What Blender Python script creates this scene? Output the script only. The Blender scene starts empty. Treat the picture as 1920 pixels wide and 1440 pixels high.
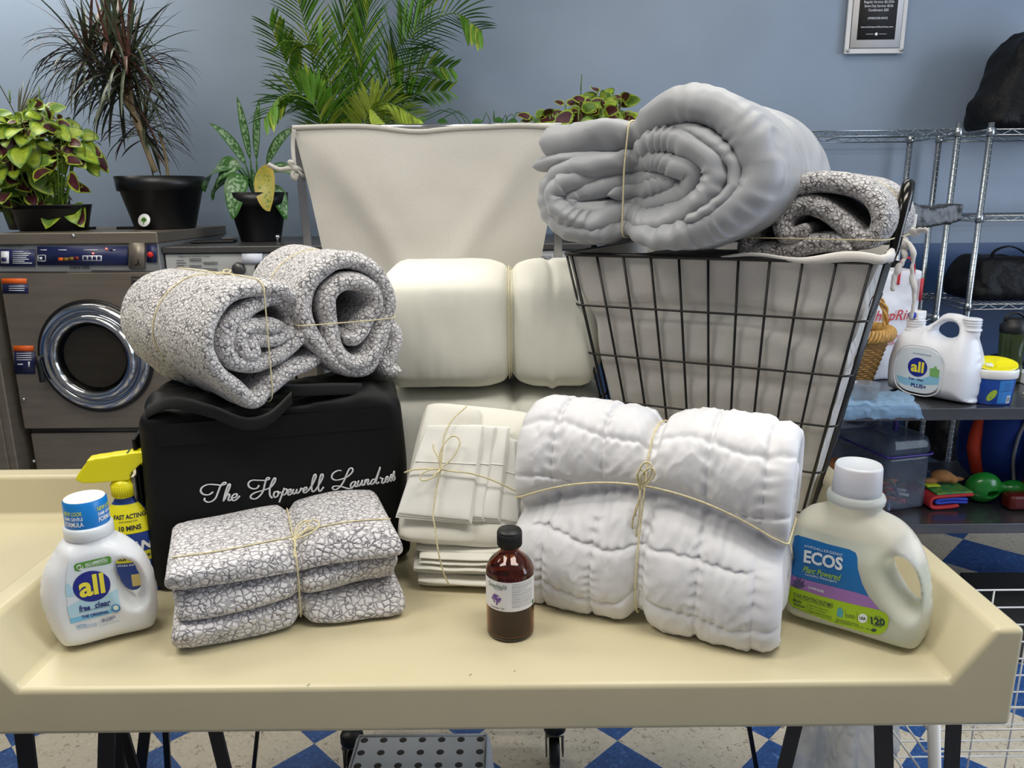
import bpy, bmesh, math, random
import numpy as np
from mathutils import Vector, Matrix
PI = math.pi
R = math.radians
SC = bpy.context.scene
COL = SC.collection

# ---------------------------------------------------------------- camera, world, lights, exposure
FPX, PITCH, ROLL, H = 1442.0, R(13.6), 0.0096, 1.51
cam_d = bpy.data.cameras.new('camera')
cam_d.sensor_width = 36.0
cam_d.lens = 36.0 * FPX / 1920.0
cam_d.clip_start = 0.05
cam_d.clip_end = 60
cam = bpy.data.objects.new('camera', cam_d)
COL.objects.link(cam)
_cs, _sn = math.cos(ROLL), math.sin(ROLL)
_R0, _U0, _F0 = Vector((1, 0, 0)), Vector((0, math.sin(PITCH), math.cos(PITCH))), Vector((0, math.cos(PITCH), -math.sin(PITCH)))
_cx = _R0 * _cs - _U0 * _sn            # image right, in world
_cy = _R0 * _sn + _U0 * _cs            # image up
_m = Matrix((_cx, _cy, -_F0)).transposed().to_4x4()
_m.translation = (0, 0, H)
cam.matrix_world = _m
SC.camera = cam
SC.view_settings.view_transform = 'Standard'
SC.view_settings.look = 'None'
SC.view_settings.exposure = 0.0
SC.view_settings.gamma = 1.0
SC.view_settings.use_curve_mapping = False

world = bpy.data.worlds.new('room_air')
SC.world = world
world.use_nodes = True
_bg = world.node_tree.nodes['Background']
_bg.inputs['Color'].default_value = (0.95, 0.95, 1.0, 1)
_bg.inputs['Strength'].default_value = 0.20


def area(name, loc, rot, size, power, color):
    d = bpy.data.lights.new(name, 'AREA')
    d.shape = 'RECTANGLE'
    d.size, d.size_y = size
    d.energy = power
    d.color = color
    o = bpy.data.objects.new(name, d)
    o.location = loc
    o.rotation_euler = rot
    COL.objects.link(o)
    return o


WARM, COOL = (1.0, 0.955, 0.87), (0.70, 0.82, 1.0)
LAMPS = [(-1.2, 0.55, 25), (0.75, 0.55, 25), (-1.4, 1.75, 22), (0.7, 1.75, 16), (-2.3, 3.25, 24), (1.1, 3.05, 7)]
for lx, ly, pw in LAMPS:
    area('ceiling_lamp', (lx, ly, 2.95), (0, 0, 0), (1.2, 0.5), pw, WARM)
area('window_daylight', (4.2, 0.9, 1.9), (0, R(98), R(0)), (1.8, 2.6), 85, COOL)


def ray(u, v):
    x, y = (u - 960) / FPX, (720 - v) / FPX
    return _F0 + _cx * x + _cy * y


def atY(u, v, Y):
    a = ray(u, v)
    t = Y / a.y
    return Vector((a.x * t, Y, H + a.z * t))


def atZ(u, v, Z):
    a = ray(u, v)
    t = (Z - H) / a.z
    return Vector((a.x * t, a.y * t, Z))


# ---------------------------------------------------------------- materials
MATS = {}


def srgb(c):
    return tuple(((x / 12.92) if x <= 0.04045 else ((x + 0.055) / 1.055) ** 2.4) for x in c)


def hexc(h):
    return srgb(tuple(int(h[i:i + 2], 16) / 255 for i in (0, 2, 4)))


class NT:
    def __init__(s, mat):
        s.t = mat.node_tree
        s.b = s.t.nodes['Principled BSDF']

    def n(s, typ, **kw):
        nd = s.t.nodes.new(typ)
        for k, v in kw.items():
            if k in nd.inputs:
                nd.inputs[k].default_value = v
            else:
                setattr(nd, k, v)
        return nd

    def l(s, a, b):
        s.t.links.new(a, b)

    def coord(s, scale=(1, 1, 1), rot=(0, 0, 0), kind='Object'):
        c = s.n('ShaderNodeTexCoord')
        m = s.n('ShaderNodeMapping')
        m.inputs['Scale'].default_value = scale
        m.inputs['Rotation'].default_value = rot
        s.l(c.outputs[kind], m.inputs['Vector'])
        return m.outputs[0]

    def ramp(s, fac, stops):
        r = s.n('ShaderNodeValToRGB')
        el = r.color_ramp.elements
        while len(el) < len(stops):
            el.new(0.5)
        for e, (p, c) in zip(el, stops):
            e.position = p
            e.color = (*c, 1) if len(c) == 3 else c
        s.l(fac, r.inputs[0])
        return r.outputs[0]

    def mix(s, fac, a, b, blend='MIX'):
        m = s.n('ShaderNodeMix')
        m.data_type = 'RGBA'
        m.blend_type = blend
        for inp, v in ((m.inputs[0], fac), (m.inputs[6], a), (m.inputs[7], b)):
            if hasattr(v, 'default_value'):
                s.l(v, inp)
            elif isinstance(v, (int, float)):
                inp.default_value = v
            else:
                inp.default_value = (*v, 1)
        return m.outputs[2]

    def bump(s, h, strength, dist, prev=None):
        b = s.n('ShaderNodeBump')
        b.inputs['Strength'].default_value = strength
        b.inputs['Distance'].default_value = dist
        s.l(h, b.inputs['Height'])
        if prev is not None:
            s.l(prev, b.inputs['Normal'])
        return b.outputs[0]


def mat(name, col='808080', rough=0.5, metal=0.0, var=0.06, vscale=12.0, bump=0.0, bscale=200.0, bdist=0.001, stretch=(1, 1, 1), **kw):
    """procedural material: base colour with a little noise variation, optional fine bump"""
    if name in MATS:
        return MATS[name]
    m = bpy.data.materials.new(name)
    m.use_nodes = True
    t = NT(m)
    c = hexc(col) if isinstance(col, str) else col
    t.b.inputs['Roughness'].default_value = rough
    t.b.inputs['Metallic'].default_value = metal
    for k, v in kw.items():
        t.b.inputs[k.replace('_', ' ')].default_value = v
    co = t.coord(stretch)
    nz = t.n('ShaderNodeTexNoise', Scale=vscale, Detail=3.0)
    t.l(co, nz.inputs['Vector'])
    lo = tuple(max(0, x * (1 - var)) for x in c)
    hi = tuple(min(1, x * (1 + var)) for x in c)
    t.l(t.ramp(nz.outputs[0], [(0.3, lo), (0.7, hi)]), t.b.inputs['Base Color'])
    if bump:
        n2 = t.n('ShaderNodeTexNoise', Scale=bscale, Detail=4.0)
        t.l(co, n2.inputs['Vector'])
        t.l(t.bump(n2.outputs[0], bump, bdist), t.b.inputs['Normal'])
    MATS[name] = m
    return m


def sherpa(name, light, dark, scale, thr, dots=0.5):
    m = bpy.data.materials.new(name)
    m.use_nodes = True
    t = NT(m)
    t.b.inputs['Roughness'].default_value = 1.0
    t.b.inputs['Sheen Weight'].default_value = 0.25
    t.b.inputs['Specular IOR Level'].default_value = 0.1
    co = t.coord()
    wn = t.n('ShaderNodeTexNoise', Scale=scale * 1.3, Detail=2.0)
    t.l(co, wn.inputs['Vector'])
    wv = t.mix(0.85 / scale, co, wn.outputs['Color'], 'ADD')
    vo = t.n('ShaderNodeTexVoronoi', Scale=scale)
    vo.feature = 'DISTANCE_TO_EDGE'
    t.l(wv, vo.inputs['Vector'])
    big = t.n('ShaderNodeTexNoise', Scale=scale * 0.75, Detail=1.5)
    t.l(co, big.inputs['Vector'])
    fine = t.n('ShaderNodeTexNoise', Scale=scale * 4, Detail=3.0)
    t.l(co, fine.inputs['Vector'])
    L, D = hexc(light), hexc(dark)
    gap = t.ramp(vo.outputs['Distance'], [(0.0, (1, 1, 1)), (thr, (.75, .75, .75)), (thr * 2.6, (0, 0, 0))])
    lo_ = 1.0 - dots
    mask = t.ramp(big.outputs[0], [(0.50 - .14 * (1 - dots) - .02, (lo_,) * 3), (0.60, (1, 1, 1))])
    fac = t.n('ShaderNodeMath', operation='MULTIPLY')
    t.l(gap, fac.inputs[0])
    t.l(mask, fac.inputs[1])
    c0 = t.mix(fac.outputs[0], L, D)
    c1 = t.mix(t.ramp(fine.outputs[0], [(0.35, (0, 0, 0)), (0.85, (0.22, 0.22, 0.22))]), c0, tuple(x * 0.75 for x in L))
    t.l(c1, t.b.inputs['Base Color'])
    h = t.ramp(vo.outputs['Distance'], [(0.0, (0, 0, 0)), (0.15, (0.6, 0.6, 0.6)), (0.5, (1, 1, 1))])
    b1 = t.bump(h, 0.8, 0.0045)
    b2 = t.bump(fine.outputs[0], 0.5, 0.0015, b1)
    t.l(b2, t.b.inputs['Normal'])
    return m


def cloth(name, col, rough=0.9, wrinkle=0.4, wscale=9.0, wdist=0.006, stretch=(1, 1, 1), fine=0.25, sheen=0.1, weave=900.0, ridged=False):
    m = bpy.data.materials.new(name)
    m.use_nodes = True
    t = NT(m)
    t.b.inputs['Roughness'].default_value = rough
    t.b.inputs['Sheen Weight'].default_value = sheen
    t.b.inputs['Specular IOR Level'].default_value = 0.25
    co = t.coord(stretch)
    n1 = t.n('ShaderNodeTexNoise', Scale=wscale, Detail=2.0 if ridged else 3.5, Distortion=0.5 if ridged else 0.2)
    if ridged:
        n1.noise_type = 'RIDGED_MULTIFRACTAL'
    t.l(co, n1.inputs['Vector'])
    n2 = t.n('ShaderNodeTexNoise', Scale=weave, Detail=2.0)
    t.l(t.coord(), n2.inputs['Vector'])
    c = hexc(col)
    t.l(t.ramp(n2.outputs[0], [(0.35, tuple(x * 0.96 for x in c)), (0.65, c)]), t.b.inputs['Base Color'])
    b1 = t.bump(n1.outputs[0], wrinkle, wdist)
    b2 = t.bump(n2.outputs[0], fine, 0.0006, b1)
    t.l(b2, t.b.inputs['Normal'])
    return m


# ---------------------------------------------------------------- numpy helpers
def vnoise(p, seed=0):
    """smooth value noise in [-1, 1]; p (...,3)"""
    p = np.asarray(p, float)
    i = np.floor(p).astype(np.int64)
    f = p - i
    f = f * f * (3 - 2 * f)
    out = 0
    for dx in (0, 1):
        for dy in (0, 1):
            for dz in (0, 1):
                h = (i[..., 0] + dx) * 374761393 + (i[..., 1] + dy) * 668265263 + (i[..., 2] + dz) * 2147483647 + seed * 974711
                h = (h ^ (h >> 13)) * 1274126177
                h = (h ^ (h >> 16)) & 0xffff
                w = (f[..., 0] if dx else 1 - f[..., 0]) * (f[..., 1] if dy else 1 - f[..., 1]) * (f[..., 2] if dz else 1 - f[..., 2])
                out = out + w * (h / 32767.5 - 1)
    return out


def fnoise(p, seed=0, oct=3):
    p = np.asarray(p, float)
    return sum(vnoise(p * 2 ** k, seed + k * 7) * 0.5 ** k for k in range(oct))


def catmull(pts, n):
    P = np.asarray(pts, float)
    P = np.vstack([2 * P[0] - P[1], P, 2 * P[-1] - P[-2]])
    out = []
    K = 24
    for i in range(1, len(P) - 2):
        t = np.linspace(0, 1, K, endpoint=False)[:, None]
        a, b, c, d = P[i - 1], P[i], P[i + 1], P[i + 2]
        out.append(0.5 * ((2 * b) + (-a + c) * t + (2 * a - 5 * b + 4 * c - d) * t ** 2 + (-a + 3 * b - 3 * c + d) * t ** 3))
    out = np.vstack(out + [P[-2][None]])
    s = np.concatenate([[0], np.cumsum(np.linalg.norm(np.diff(out, axis=0), axis=1))])
    q = np.linspace(0, s[-1], n)
    return np.stack([np.interp(q, s, out[:, k]) for k in range(out.shape[1])], 1)


class G:
    """collects geometry for one part"""

    def __init__(s):
        s.v, s.f, s.mi, s.n = [], [], [], 0

    def add(s, v, f, mi=0):
        v = np.asarray(v, float).reshape(-1, 3)
        s.v.append(v)
        s.f += [tuple(int(i) + s.n for i in q) for q in f]
        s.mi += [mi] * len(f)
        s.n += len(v)
        return s

    def box(s, c, d, mi=0, rz=0.0, rx=0.0, ry=0.0):
        x, y, z = d[0] / 2, d[1] / 2, d[2] / 2
        v = [(a * x, b * y, e * z) for a in (-1, 1) for b in (-1, 1) for e in (-1, 1)]
        M3 = Matrix.Rotation(rz, 3, 'Z') @ Matrix.Rotation(ry, 3, 'Y') @ Matrix.Rotation(rx, 3, 'X')
        v = [tuple(M3 @ Vector(q) + Vector(c)) for q in v]
        return s.add(v, [(0, 1, 3, 2), (4, 6, 7, 5), (0, 4, 5, 1), (2, 3, 7, 6), (0, 2, 6, 4), (1, 5, 7, 3)], mi)

    def grid(s, P, cu=False, cv=False, mi=0, flip=False):
        """P (nu,nv,3)"""
        nu, nv = P.shape[:2]
        a = np.arange(nu * nv).reshape(nu, nv)
        if cu:
            a = np.vstack([a, a[:1]])
        if cv:
            a = np.hstack([a, a[:, :1]])
        q = np.stack([a[:-1, :-1], a[1:, :-1], a[1:, 1:], a[:-1, 1:]], -1).reshape(-1, 4)
        if flip:
            q = q[:, ::-1]
        return s.add(P, q.tolist(), mi)

    def tube(s, path, r, seg=8, mi=0, closed=False, flat=1.0, cap=True):
        P = np.asarray(path, float)
        n = len(P)
        r = np.full(n, r) if np.isscalar(r) else np.asarray(r, float)
        T = np.roll(P, -1, 0) - np.roll(P, 1, 0) if closed else np.gradient(P, axis=0)
        T /= np.linalg.norm(T, axis=1)[:, None] + 1e-12
        up = np.array([0, 0, 1.0]) if abs(T[0, 2]) < 0.9 else np.array([1.0, 0, 0])
        A = np.cross(T[0], up)
        A /= np.linalg.norm(A)
        rings = []
        ang = np.linspace(0, 2 * PI, seg, endpoint=False)
        for i in range(n):
            A = A - T[i] * np.dot(A, T[i])
            A /= np.linalg.norm(A) + 1e-12
            B = np.cross(T[i], A)
            rings.append(P[i] + r[i] * (np.cos(ang)[:, None] * A + flat * np.sin(ang)[:, None] * B))
        base = s.n
        s.grid(np.array(rings), cu=closed, cv=True, mi=mi)
        if cap and not closed:
            s.f += [tuple(range(base, base + seg)), tuple(range(base + (n - 1) * seg, base + n * seg))[::-1]]
            s.mi += [mi, mi]
        return s

    def line(s, a, b, r, seg=6, mi=0):
        return s.tube([tuple(a), tuple(b)], r, seg, mi)

    def lathe(s, prof, seg=40, mi=0, c=(0, 0, 0), axis='Z', capped=True):
        """prof [(r,h)]"""
        ang = np.linspace(0, 2 * PI, seg, endpoint=False)
        pr = np.asarray(prof, float)
        P = np.stack([pr[:, 0][:, None] * np.cos(ang), pr[:, 0][:, None] * np.sin(ang), np.repeat(pr[:, 1][:, None], seg, 1)], -1)
        if axis == 'Y':
            P = np.stack([P[..., 0], -P[..., 2], P[..., 1]], -1)
        elif axis == 'X':
            P = np.stack([P[..., 2], P[..., 0], P[..., 1]], -1)
        P = P + np.array(c)
        base = s.n
        s.grid(P, cv=True, mi=mi)
        if capped:
            k = len(prof)
            if pr[0, 0] > 1e-6:
                s.f.append(tuple(range(base, base + seg))[::-1])
                s.mi.append(mi)
            if pr[-1, 0] > 1e-6:
                s.f.append(tuple(range(base + (k - 1) * seg, base + k * seg)))
                s.mi.append(mi)
        return s

    def poly(s, pts, mi=0):
        return s.add(pts, [tuple(range(len(pts)))], mi)

    def prism(s, pts2, h0, h1, mi=0, plane='XZ'):
        """extrude polygon; XZ -> thickness along Y between h0 and h1; XY -> along Z"""
        n = len(pts2)
        if plane == 'XZ':
            v = [(x, h0, z) for x, z in pts2] + [(x, h1, z) for x, z in pts2]
        elif plane == 'YZ':
            v = [(h0, x, z) for x, z in pts2] + [(h1, x, z) for x, z in pts2]
        else:
            v = [(x, y, h0) for x, y in pts2] + [(x, y, h1) for x, y in pts2]
        f = [tuple(range(n))[::-1], tuple(range(n, 2 * n))] + [(i, (i + 1) % n, n + (i + 1) % n, n + i) for i in range(n)]
        return s.add(v, f, mi)


def newobj(name, g, mats, parent=None, smooth=True, bev=0.0, smo=0, fixn=True, sub=0):
    me = bpy.data.meshes.new(name)
    V = np.vstack(g.v) if g.v else np.zeros((0, 3))
    me.from_pydata(V.tolist(), [], g.f)
    mats = mats if isinstance(mats, (list, tuple)) else [mats]
    for m in mats:
        me.materials.append(m)
    if len(mats) > 1:
        me.polygons.foreach_set('material_index', g.mi)
    if fixn:
        bm = bmesh.new()
        bm.from_mesh(me)
        bmesh.ops.recalc_face_normals(bm, faces=bm.faces)
        bm.to_mesh(me)
        bm.free()
    if smooth:
        me.polygons.foreach_set('use_smooth', [True] * len(me.polygons))
    me.update()
    o = bpy.data.objects.new(name, me)
    COL.objects.link(o)
    if parent is not None:
        o.parent = parent
    if bev:
        b = o.modifiers.new('bevel', 'BEVEL')
        b.width = bev
        b.segments = 3
        b.limit_method = 'ANGLE'
        b.angle_limit = R(40)
    if smo:
        b = o.modifiers.new('smooth', 'SMOOTH')
        b.factor = 0.5
        b.iterations = smo
    if sub:
        b = o.modifiers.new('sub', 'SUBSURF')
        b.levels = b.render_levels = sub
    if smooth and (bev or smooth == 'auto'):
        w = o.modifiers.new('edge', 'EDGE_SPLIT')
        w.split_angle = R(50)
        if bev:
            o.modifiers.remove(w)
            wn = o.modifiers.new('wn', 'WEIGHTED_NORMAL')
            wn.keep_sharp = False
    return o


def thing(name, label, cat, loc=(0, 0, 0), rz=0.0, group=None, rx=0.0, ry=0.0):
    o = bpy.data.objects.new(name, None)
    o.empty_display_size = 0.02
    COL.objects.link(o)
    o.location = loc
    o.rotation_euler = (rx, ry, rz)
    return tag(o, label, cat, group)


def tag(o, label, cat, group=None):
    o['label'] = label
    o['category'] = cat
    if group:
        o['group'] = group
    return o


def struct(o):
    o['kind'] = 'structure'
    return o


def local(root, P):
    """world points -> local coordinates of a root"""
    M4 = Matrix.LocRotScale(root.location, root.rotation_euler, None).inverted()
    A = np.array(M4)
    P = np.asarray(P, float)
    return P @ A[:3, :3].T + A[:3, 3]


def local_g(root, g):
    g.v = [local(root, v) for v in g.v]
    return g


def text_geo(body, width=None, height=None, bold=0.0, shear=0.0, align='CENTER', spacing=1.0):
    """a flat text mesh centred on the origin in XY; returns verts (n,2), faces"""
    c = bpy.data.curves.new('t', 'FONT')
    c.body = body
    c.size = 1.0
    c.shear = shear
    c.align_x = align
    c.offset = bold
    c.resolution_u = 3
    c.space_character = spacing
    o = bpy.data.objects.new('t', c)
    COL.objects.link(o)
    bpy.context.view_layer.update()
    dg = bpy.context.evaluated_depsgraph_get()
    me = bpy.data.meshes.new_from_object(o.evaluated_get(dg))
    V = np.array([v.co[:2] for v in me.vertices]) if len(me.vertices) else np.zeros((0, 2))
    F = [tuple(p.vertices) for p in me.polygons]
    bpy.data.objects.remove(o)
    bpy.data.curves.remove(c)
    bpy.data.meshes.remove(me)
    if len(V):
        lo, hi = V.min(0), V.max(0)
        V = V - (lo + hi) / 2
        w, h = hi - lo
        sx = width / w if width else None
        sy = height / h if height else None
        sx = sx if sx else sy
        sy = sy if sy else sx
        V = V * (sx, sy)
    return V, F


def put_text(g, body, fn, cx, cy, width=None, height=None, mi=0, rot=0.0, **kw):
    """fn maps (x,y) arrays -> (n,3)"""
    V, F = text_geo(body, width, height, **kw)
    if not len(V):
        return
    c, s = math.cos(rot), math.sin(rot)
    x = V[:, 0] * c - V[:, 1] * s + cx
    y = V[:, 0] * s + V[:, 1] * c + cy
    g.add(fn(x, y), F, mi)


def flatfn(y0):
    return lambda x, z: np.stack([x, np.full_like(x, y0), z], -1)


def surfnets(F, org, st):
    """F<0 inside. returns verts, quads"""
    S = F < 0
    nx, ny, nz = F.shape
    acc = np.zeros((nx - 1, ny - 1, nz - 1, 3))
    cnt = np.zeros((nx - 1, ny - 1, nz - 1))
    cs = [(a, b, c) for a in (0, 1) for b in (0, 1) for c in (0, 1)]

    def sl(o):
        return (slice(o[0], nx - 1 + o[0]), slice(o[1], ny - 1 + o[1]), slice(o[2], nz - 1 + o[2]))
    for a in cs:
        for ax in range(3):
            if a[ax] == 0:
                b = list(a)
                b[ax] = 1
                fa, fb = F[sl(a)], F[sl(b)]
                m = (fa < 0) != (fb < 0)
                t = np.where(m, fa / np.where(m, fa - fb, 1), 0)
                for k in range(3):
                    acc[..., k] += np.where(m, a[k] + (t if k == ax else 0), 0)
                cnt += m
    has = cnt > 0
    idx = -np.ones(has.shape, int)
    idx[has] = np.arange(has.sum())
    ii = np.argwhere(has)
    V = (ii + acc[has] / cnt[has][:, None]) * st + np.array(org)
    Q = []
    for ax in range(3):
        o1, o2 = [(1, 2), (2, 0), (0, 1)][ax]
        s0 = [slice(None)] * 3
        s1 = [slice(None)] * 3
        s0[ax] = slice(0, -1)
        s1[ax] = slice(1, None)
        m = S[tuple(s0)] != S[tuple(s1)]
        e = np.argwhere(m)
        e = e[(e[:, o1] > 0) & (e[:, o2] > 0) & (e[:, o1] < F.shape[o1] - 1) & (e[:, o2] < F.shape[o2] - 1)]
        inside = S[tuple(e.T)]
        q = []
        for d1, d2 in ((0, 0), (1, 0), (1, 1), (0, 1)):
            c = e.copy()
            c[:, o1] -= d1
            c[:, o2] -= d2
            q.append(idx[tuple(c.T)])
        q = np.stack(q, 1)
        q = np.where(inside[:, None], q, q[:, ::-1])
        Q.append(q)
    Q = np.vstack(Q)
    return V, Q[(Q >= 0).all(1)].tolist()


def sdf_geo(fn, lo, hi, step):
    lo, hi = np.array(lo, float), np.array(hi, float)
    n = np.ceil((hi - lo) / step).astype(int) + 1
    X, Y, Z = np.meshgrid(*[lo[k] + step * np.arange(n[k]) for k in range(3)], indexing='ij')
    V, Q = surfnets(fn(X, Y, Z), lo, step)
    g = G()
    g.add(V, Q)
    return g


def smin(a, b, k):
    h = np.clip(0.5 + 0.5 * (b - a) / k, 0, 1)
    return b * (1 - h) + a * h - k * h * (1 - h)


def sd_ell(X, Y, Z, c, r):
    q = np.sqrt(((X - c[0]) / r[0]) ** 2 + ((Y - c[1]) / r[1]) ** 2 + ((Z - c[2]) / r[2]) ** 2)
    return (q - 1) * min(r)


def sd_box(X, Y, Z, c, h, r):
    q = [np.abs(v - c[k]) - h[k] + r for k, v in enumerate((X, Y, Z))]
    out = np.sqrt(sum(np.maximum(v, 0) ** 2 for v in q))
    return out + np.minimum(np.maximum(np.maximum(q[0], q[1]), q[2]), 0) - r


def sd_cap(X, Y, Z, a, b, r):
    a, b = np.array(a, float), np.array(b, float)
    d = b - a
    t = np.clip(((X - a[0]) * d[0] + (Y - a[1]) * d[1] + (Z - a[2]) * d[2]) / (d @ d), 0, 1)
    return np.sqrt((X - a[0] - t * d[0]) ** 2 + (Y - a[1] - t * d[1]) ** 2 + (Z - a[2] - t * d[2]) ** 2) - r


def poly_sd(P, X, Z):
    """signed distance to closed polygon (negative inside)"""
    P = np.asarray(P, float)
    d = np.full(X.shape, 1e9)
    ins = np.zeros(X.shape, bool)
    for a, b in zip(P, np.roll(P, -1, 0)):
        e = b - a
        t = np.clip(((X - a[0]) * e[0] + (Z - a[1]) * e[1]) / (e @ e + 1e-12), 0, 1)
        d = np.minimum(d, np.hypot(X - a[0] - t * e[0], Z - a[1] - t * e[1]))
        c = ((a[1] > Z) != (b[1] > Z)) & (X < (b[0] - a[0]) * (Z - a[1]) / (b[1] - a[1] + 1e-12) + a[0])
        ins ^= c
    return np.where(ins, -d, d)


def smooth_poly(pts, n=80):
    p = list(pts)
    q = catmull(p[-3:] + p + p[:3], n * 3)
    # keep the middle loop
    i0 = np.argmin(np.linalg.norm(q[:n * 2] - np.array(p[0]), axis=1))
    rest = q[i0 + 5:]
    i1 = np.argmin(np.linalg.norm(rest[n // 2:] - np.array(p[0]), axis=1)) + n // 2
    return rest[:i1]


# ---------------------------------------------------------------- padded cloth swept along a folded or rolled path
def sweep(path, L, t, n=260, mside=46, puff=None, endr=None, t_end=0.35):
    """path: (k,2) in the (a,b) plane; cloth of length L along axis c and half thickness t.
    returns P (n,m,3) in (a,c,b) plus S (n,m) path length, Vv (n,m) axis coordinate"""
    C = catmull(path, n)
    T = np.gradient(C, axis=0)
    T /= np.linalg.norm(T, axis=1)[:, None] + 1e-12
    N = np.stack([-T[:, 1], T[:, 0]], 1)
    seg = np.linalg.norm(np.diff(C, axis=0), axis=1)
    s = np.concatenate([[0], np.cumsum(seg)])
    er = endr if endr else t * 1.6
    vs = np.linspace(-L / 2 + er, L / 2 - er, mside)
    k = 7
    a = np.linspace(0, PI, k + 2)[1:-1]
    v = np.concatenate([vs, L / 2 - er + er * np.sin(a), vs[::-1], -L / 2 + er - er * np.sin(a)])
    h = np.concatenate([np.ones(mside), np.cos(a), -np.ones(mside), -np.cos(a)])
    S = np.repeat(s[:, None], len(v), 1)
    Vv = np.repeat(v[None], n, 0)
    Hh = np.repeat(h[None], n, 0)
    th = np.full(S.shape, t)
    if puff is not None:
        th = t * puff(S, Vv)
    e = np.minimum(s, s[-1] - s)
    w = np.sqrt(np.clip(1 - (1 - np.clip(e / (1.3 * t), 0, 1)) ** 2, 0, 1)) + 1e-3
    off = Hh * th * w[:, None]
    P = np.empty(S.shape + (3,))
    P[..., 0] = C[:, 0][:, None] + N[:, 0][:, None] * off
    P[..., 2] = C[:, 1][:, None] + N[:, 1][:, None] * off
    P[..., 1] = Vv
    return P, S, Vv


def sweep_geo(P):
    g = G()
    g.grid(P, cv=True)
    n, m = P.shape[:2]
    g.f += [tuple(range(m))[::-1], tuple(range((n - 1) * m, n * m))]
    g.mi += [0, 0]
    return g


def spiral(rx, rz, turns, pitch, start=0.0, cx=0.0, cz=0.0, power=2.0, cw=1, n=None):
    """outer -> inner spiral centreline; start angle in radians, power>2 = squarer"""
    k = n or int(turns * 16)
    th = start + cw * np.linspace(0, turns * 2 * PI, k)
    q = np.linspace(0, turns, k)
    c, s_ = np.cos(th), np.sin(th)
    r = (np.abs(c) ** power + np.abs(s_) ** power) ** (-1 / power)
    ax = np.maximum(rx - pitch * q, pitch * 0.3)
    az = np.maximum(rz - pitch * q, pitch * 0.3)
    return np.stack([cx + ax * r * c, cz + az * r * s_], 1)


def frame_map(P, O, yaw, pitch=0.0, roll=0.0):
    """local (a right, c depth/axis, b up) -> world"""
    M3 = np.array(Matrix.Rotation(yaw, 3, 'Z') @ Matrix.Rotation(pitch, 3, 'X') @ Matrix.Rotation(roll, 3, 'Y'))
    return np.asarray(P) @ M3.T + np.array(O)


def bow(g, c, ex, ey, size, r, tails=((-0.9, 0.9), (0.3, -1.8)), loops=((1.2, 1.5), (-1.3, -0.5)), en=(0, 0, 0)):
    """a tied bow of twine: c world centre, ex/ey unit directions in the plane, en lift direction"""
    c, ex, ey, en = (np.asarray(q, float) for q in (c, ex, ey, en))

    def P(x, y, z=0.0):
        return c + ex * x * size + ey * y * size + en * (z * size)
    for lx, ly in loops:
        d = np.array([lx, ly])
        nrm = np.array([-d[1], d[0]]) * 0.22
        pts = [P(0, 0, .1), P(*(d * 0.45 + nrm), .35), P(*(d * 0.9 + nrm * 0.8), .35), P(*(d), .3), P(*(d * 0.85 - nrm * 0.7), .3), P(*(d * 0.4 - nrm * 0.7), .25), P(0, 0, .1)]
        g.tube(catmull(pts, 40), r, 6)
    for tx, ty in tails:
        pts = [P(0, 0, .1), P(tx * 0.35 + 0.08, ty * 0.4, .3), P(tx * 0.8 - 0.05, ty * 0.75, .22), P(tx, ty, .12)]
        g.tube(catmull(pts, 24), r, 6)
    for k in range(3):
        a = np.linspace(0, 2 * PI, 14, endpoint=False)
        ring = [P(0.12 * math.cos(q) * (1 if k != 1 else .7), 0.16 * math.sin(q) * (1 if k != 2 else .7), 0.1 + 0.08 * math.sin(2 * q + k)) for q in a]
        g.tube(ring, r, 6, closed=True)
    return g

# ================================================================= SETTING
def tile_floor():
    m = bpy.data.materials.new('vinyl_tile')
    m.use_nodes = True
    t = NT(m)
    a = 0.306
    X0, Y0 = -0.574, 1.895
    c = t.n('ShaderNodeTexCoord')
    mp = t.n('ShaderNodeMapping')
    mp.inputs['Scale'].default_value = (1 / a, 1 / a, 1)
    mp.inputs['Rotation'].default_value = (0, 0, R(-45))
    q = 1 / (a * math.sqrt(2))
    mp.inputs['Location'].default_value = (-(X0 + Y0) * q, -(Y0 - X0) * q, 0.5)
    t.l(c.outputs['Object'], mp.inputs['Vector'])
    ck = t.n('ShaderNodeTexChecker', Scale=1.0)
    t.l(mp.outputs[0], ck.inputs['Vector'])
    n1 = t.n('ShaderNodeTexNoise', Scale=14.0, Detail=6.0)
    t.l(c.outputs['Object'], n1.inputs['Vector'])
    n2 = t.n('ShaderNodeTexVoronoi', Scale=42.0)
    t.l(c.outputs['Object'], n2.inputs['Vector'])
    n3 = t.n('ShaderNodeTexNoise', Scale=55.0, Detail=3.0, Distortion=1.5)
    t.l(c.outputs['Object'], n3.inputs['Vector'])
    cream = t.ramp(n3.outputs[0], [(0.32, hexc('8d8272')), (0.38, hexc('c9bfab')), (0.6, hexc('d3cab8'))])
    blue = t.ramp(n3.outputs[0], [(0.3, hexc('28487f')), (0.6, hexc('365c98')), (0.72, hexc('5d83b8'))])
    t.l(t.mix(ck.outputs['Fac'], blue, cream), t.b.inputs['Base Color'])
    br = t.n('ShaderNodeTexBrick', Scale=1.0)
    br.offset = 0
    br.inputs['Mortar Size'].default_value = 0.004
    br.inputs['Brick Width'].default_value = 1.0
    br.inputs['Row Height'].default_value = 1.0
    t.l(mp.outputs[0], br.inputs['Vector'])
    t.l(t.bump(br.outputs['Fac'], -0.2, 0.002), t.b.inputs['Normal'])
    t.l(t.ramp(n1.outputs[0], [(0.3, (0.28,) * 3), (0.7, (0.42,) * 3)]), t.b.inputs['Roughness'])
    return m


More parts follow.
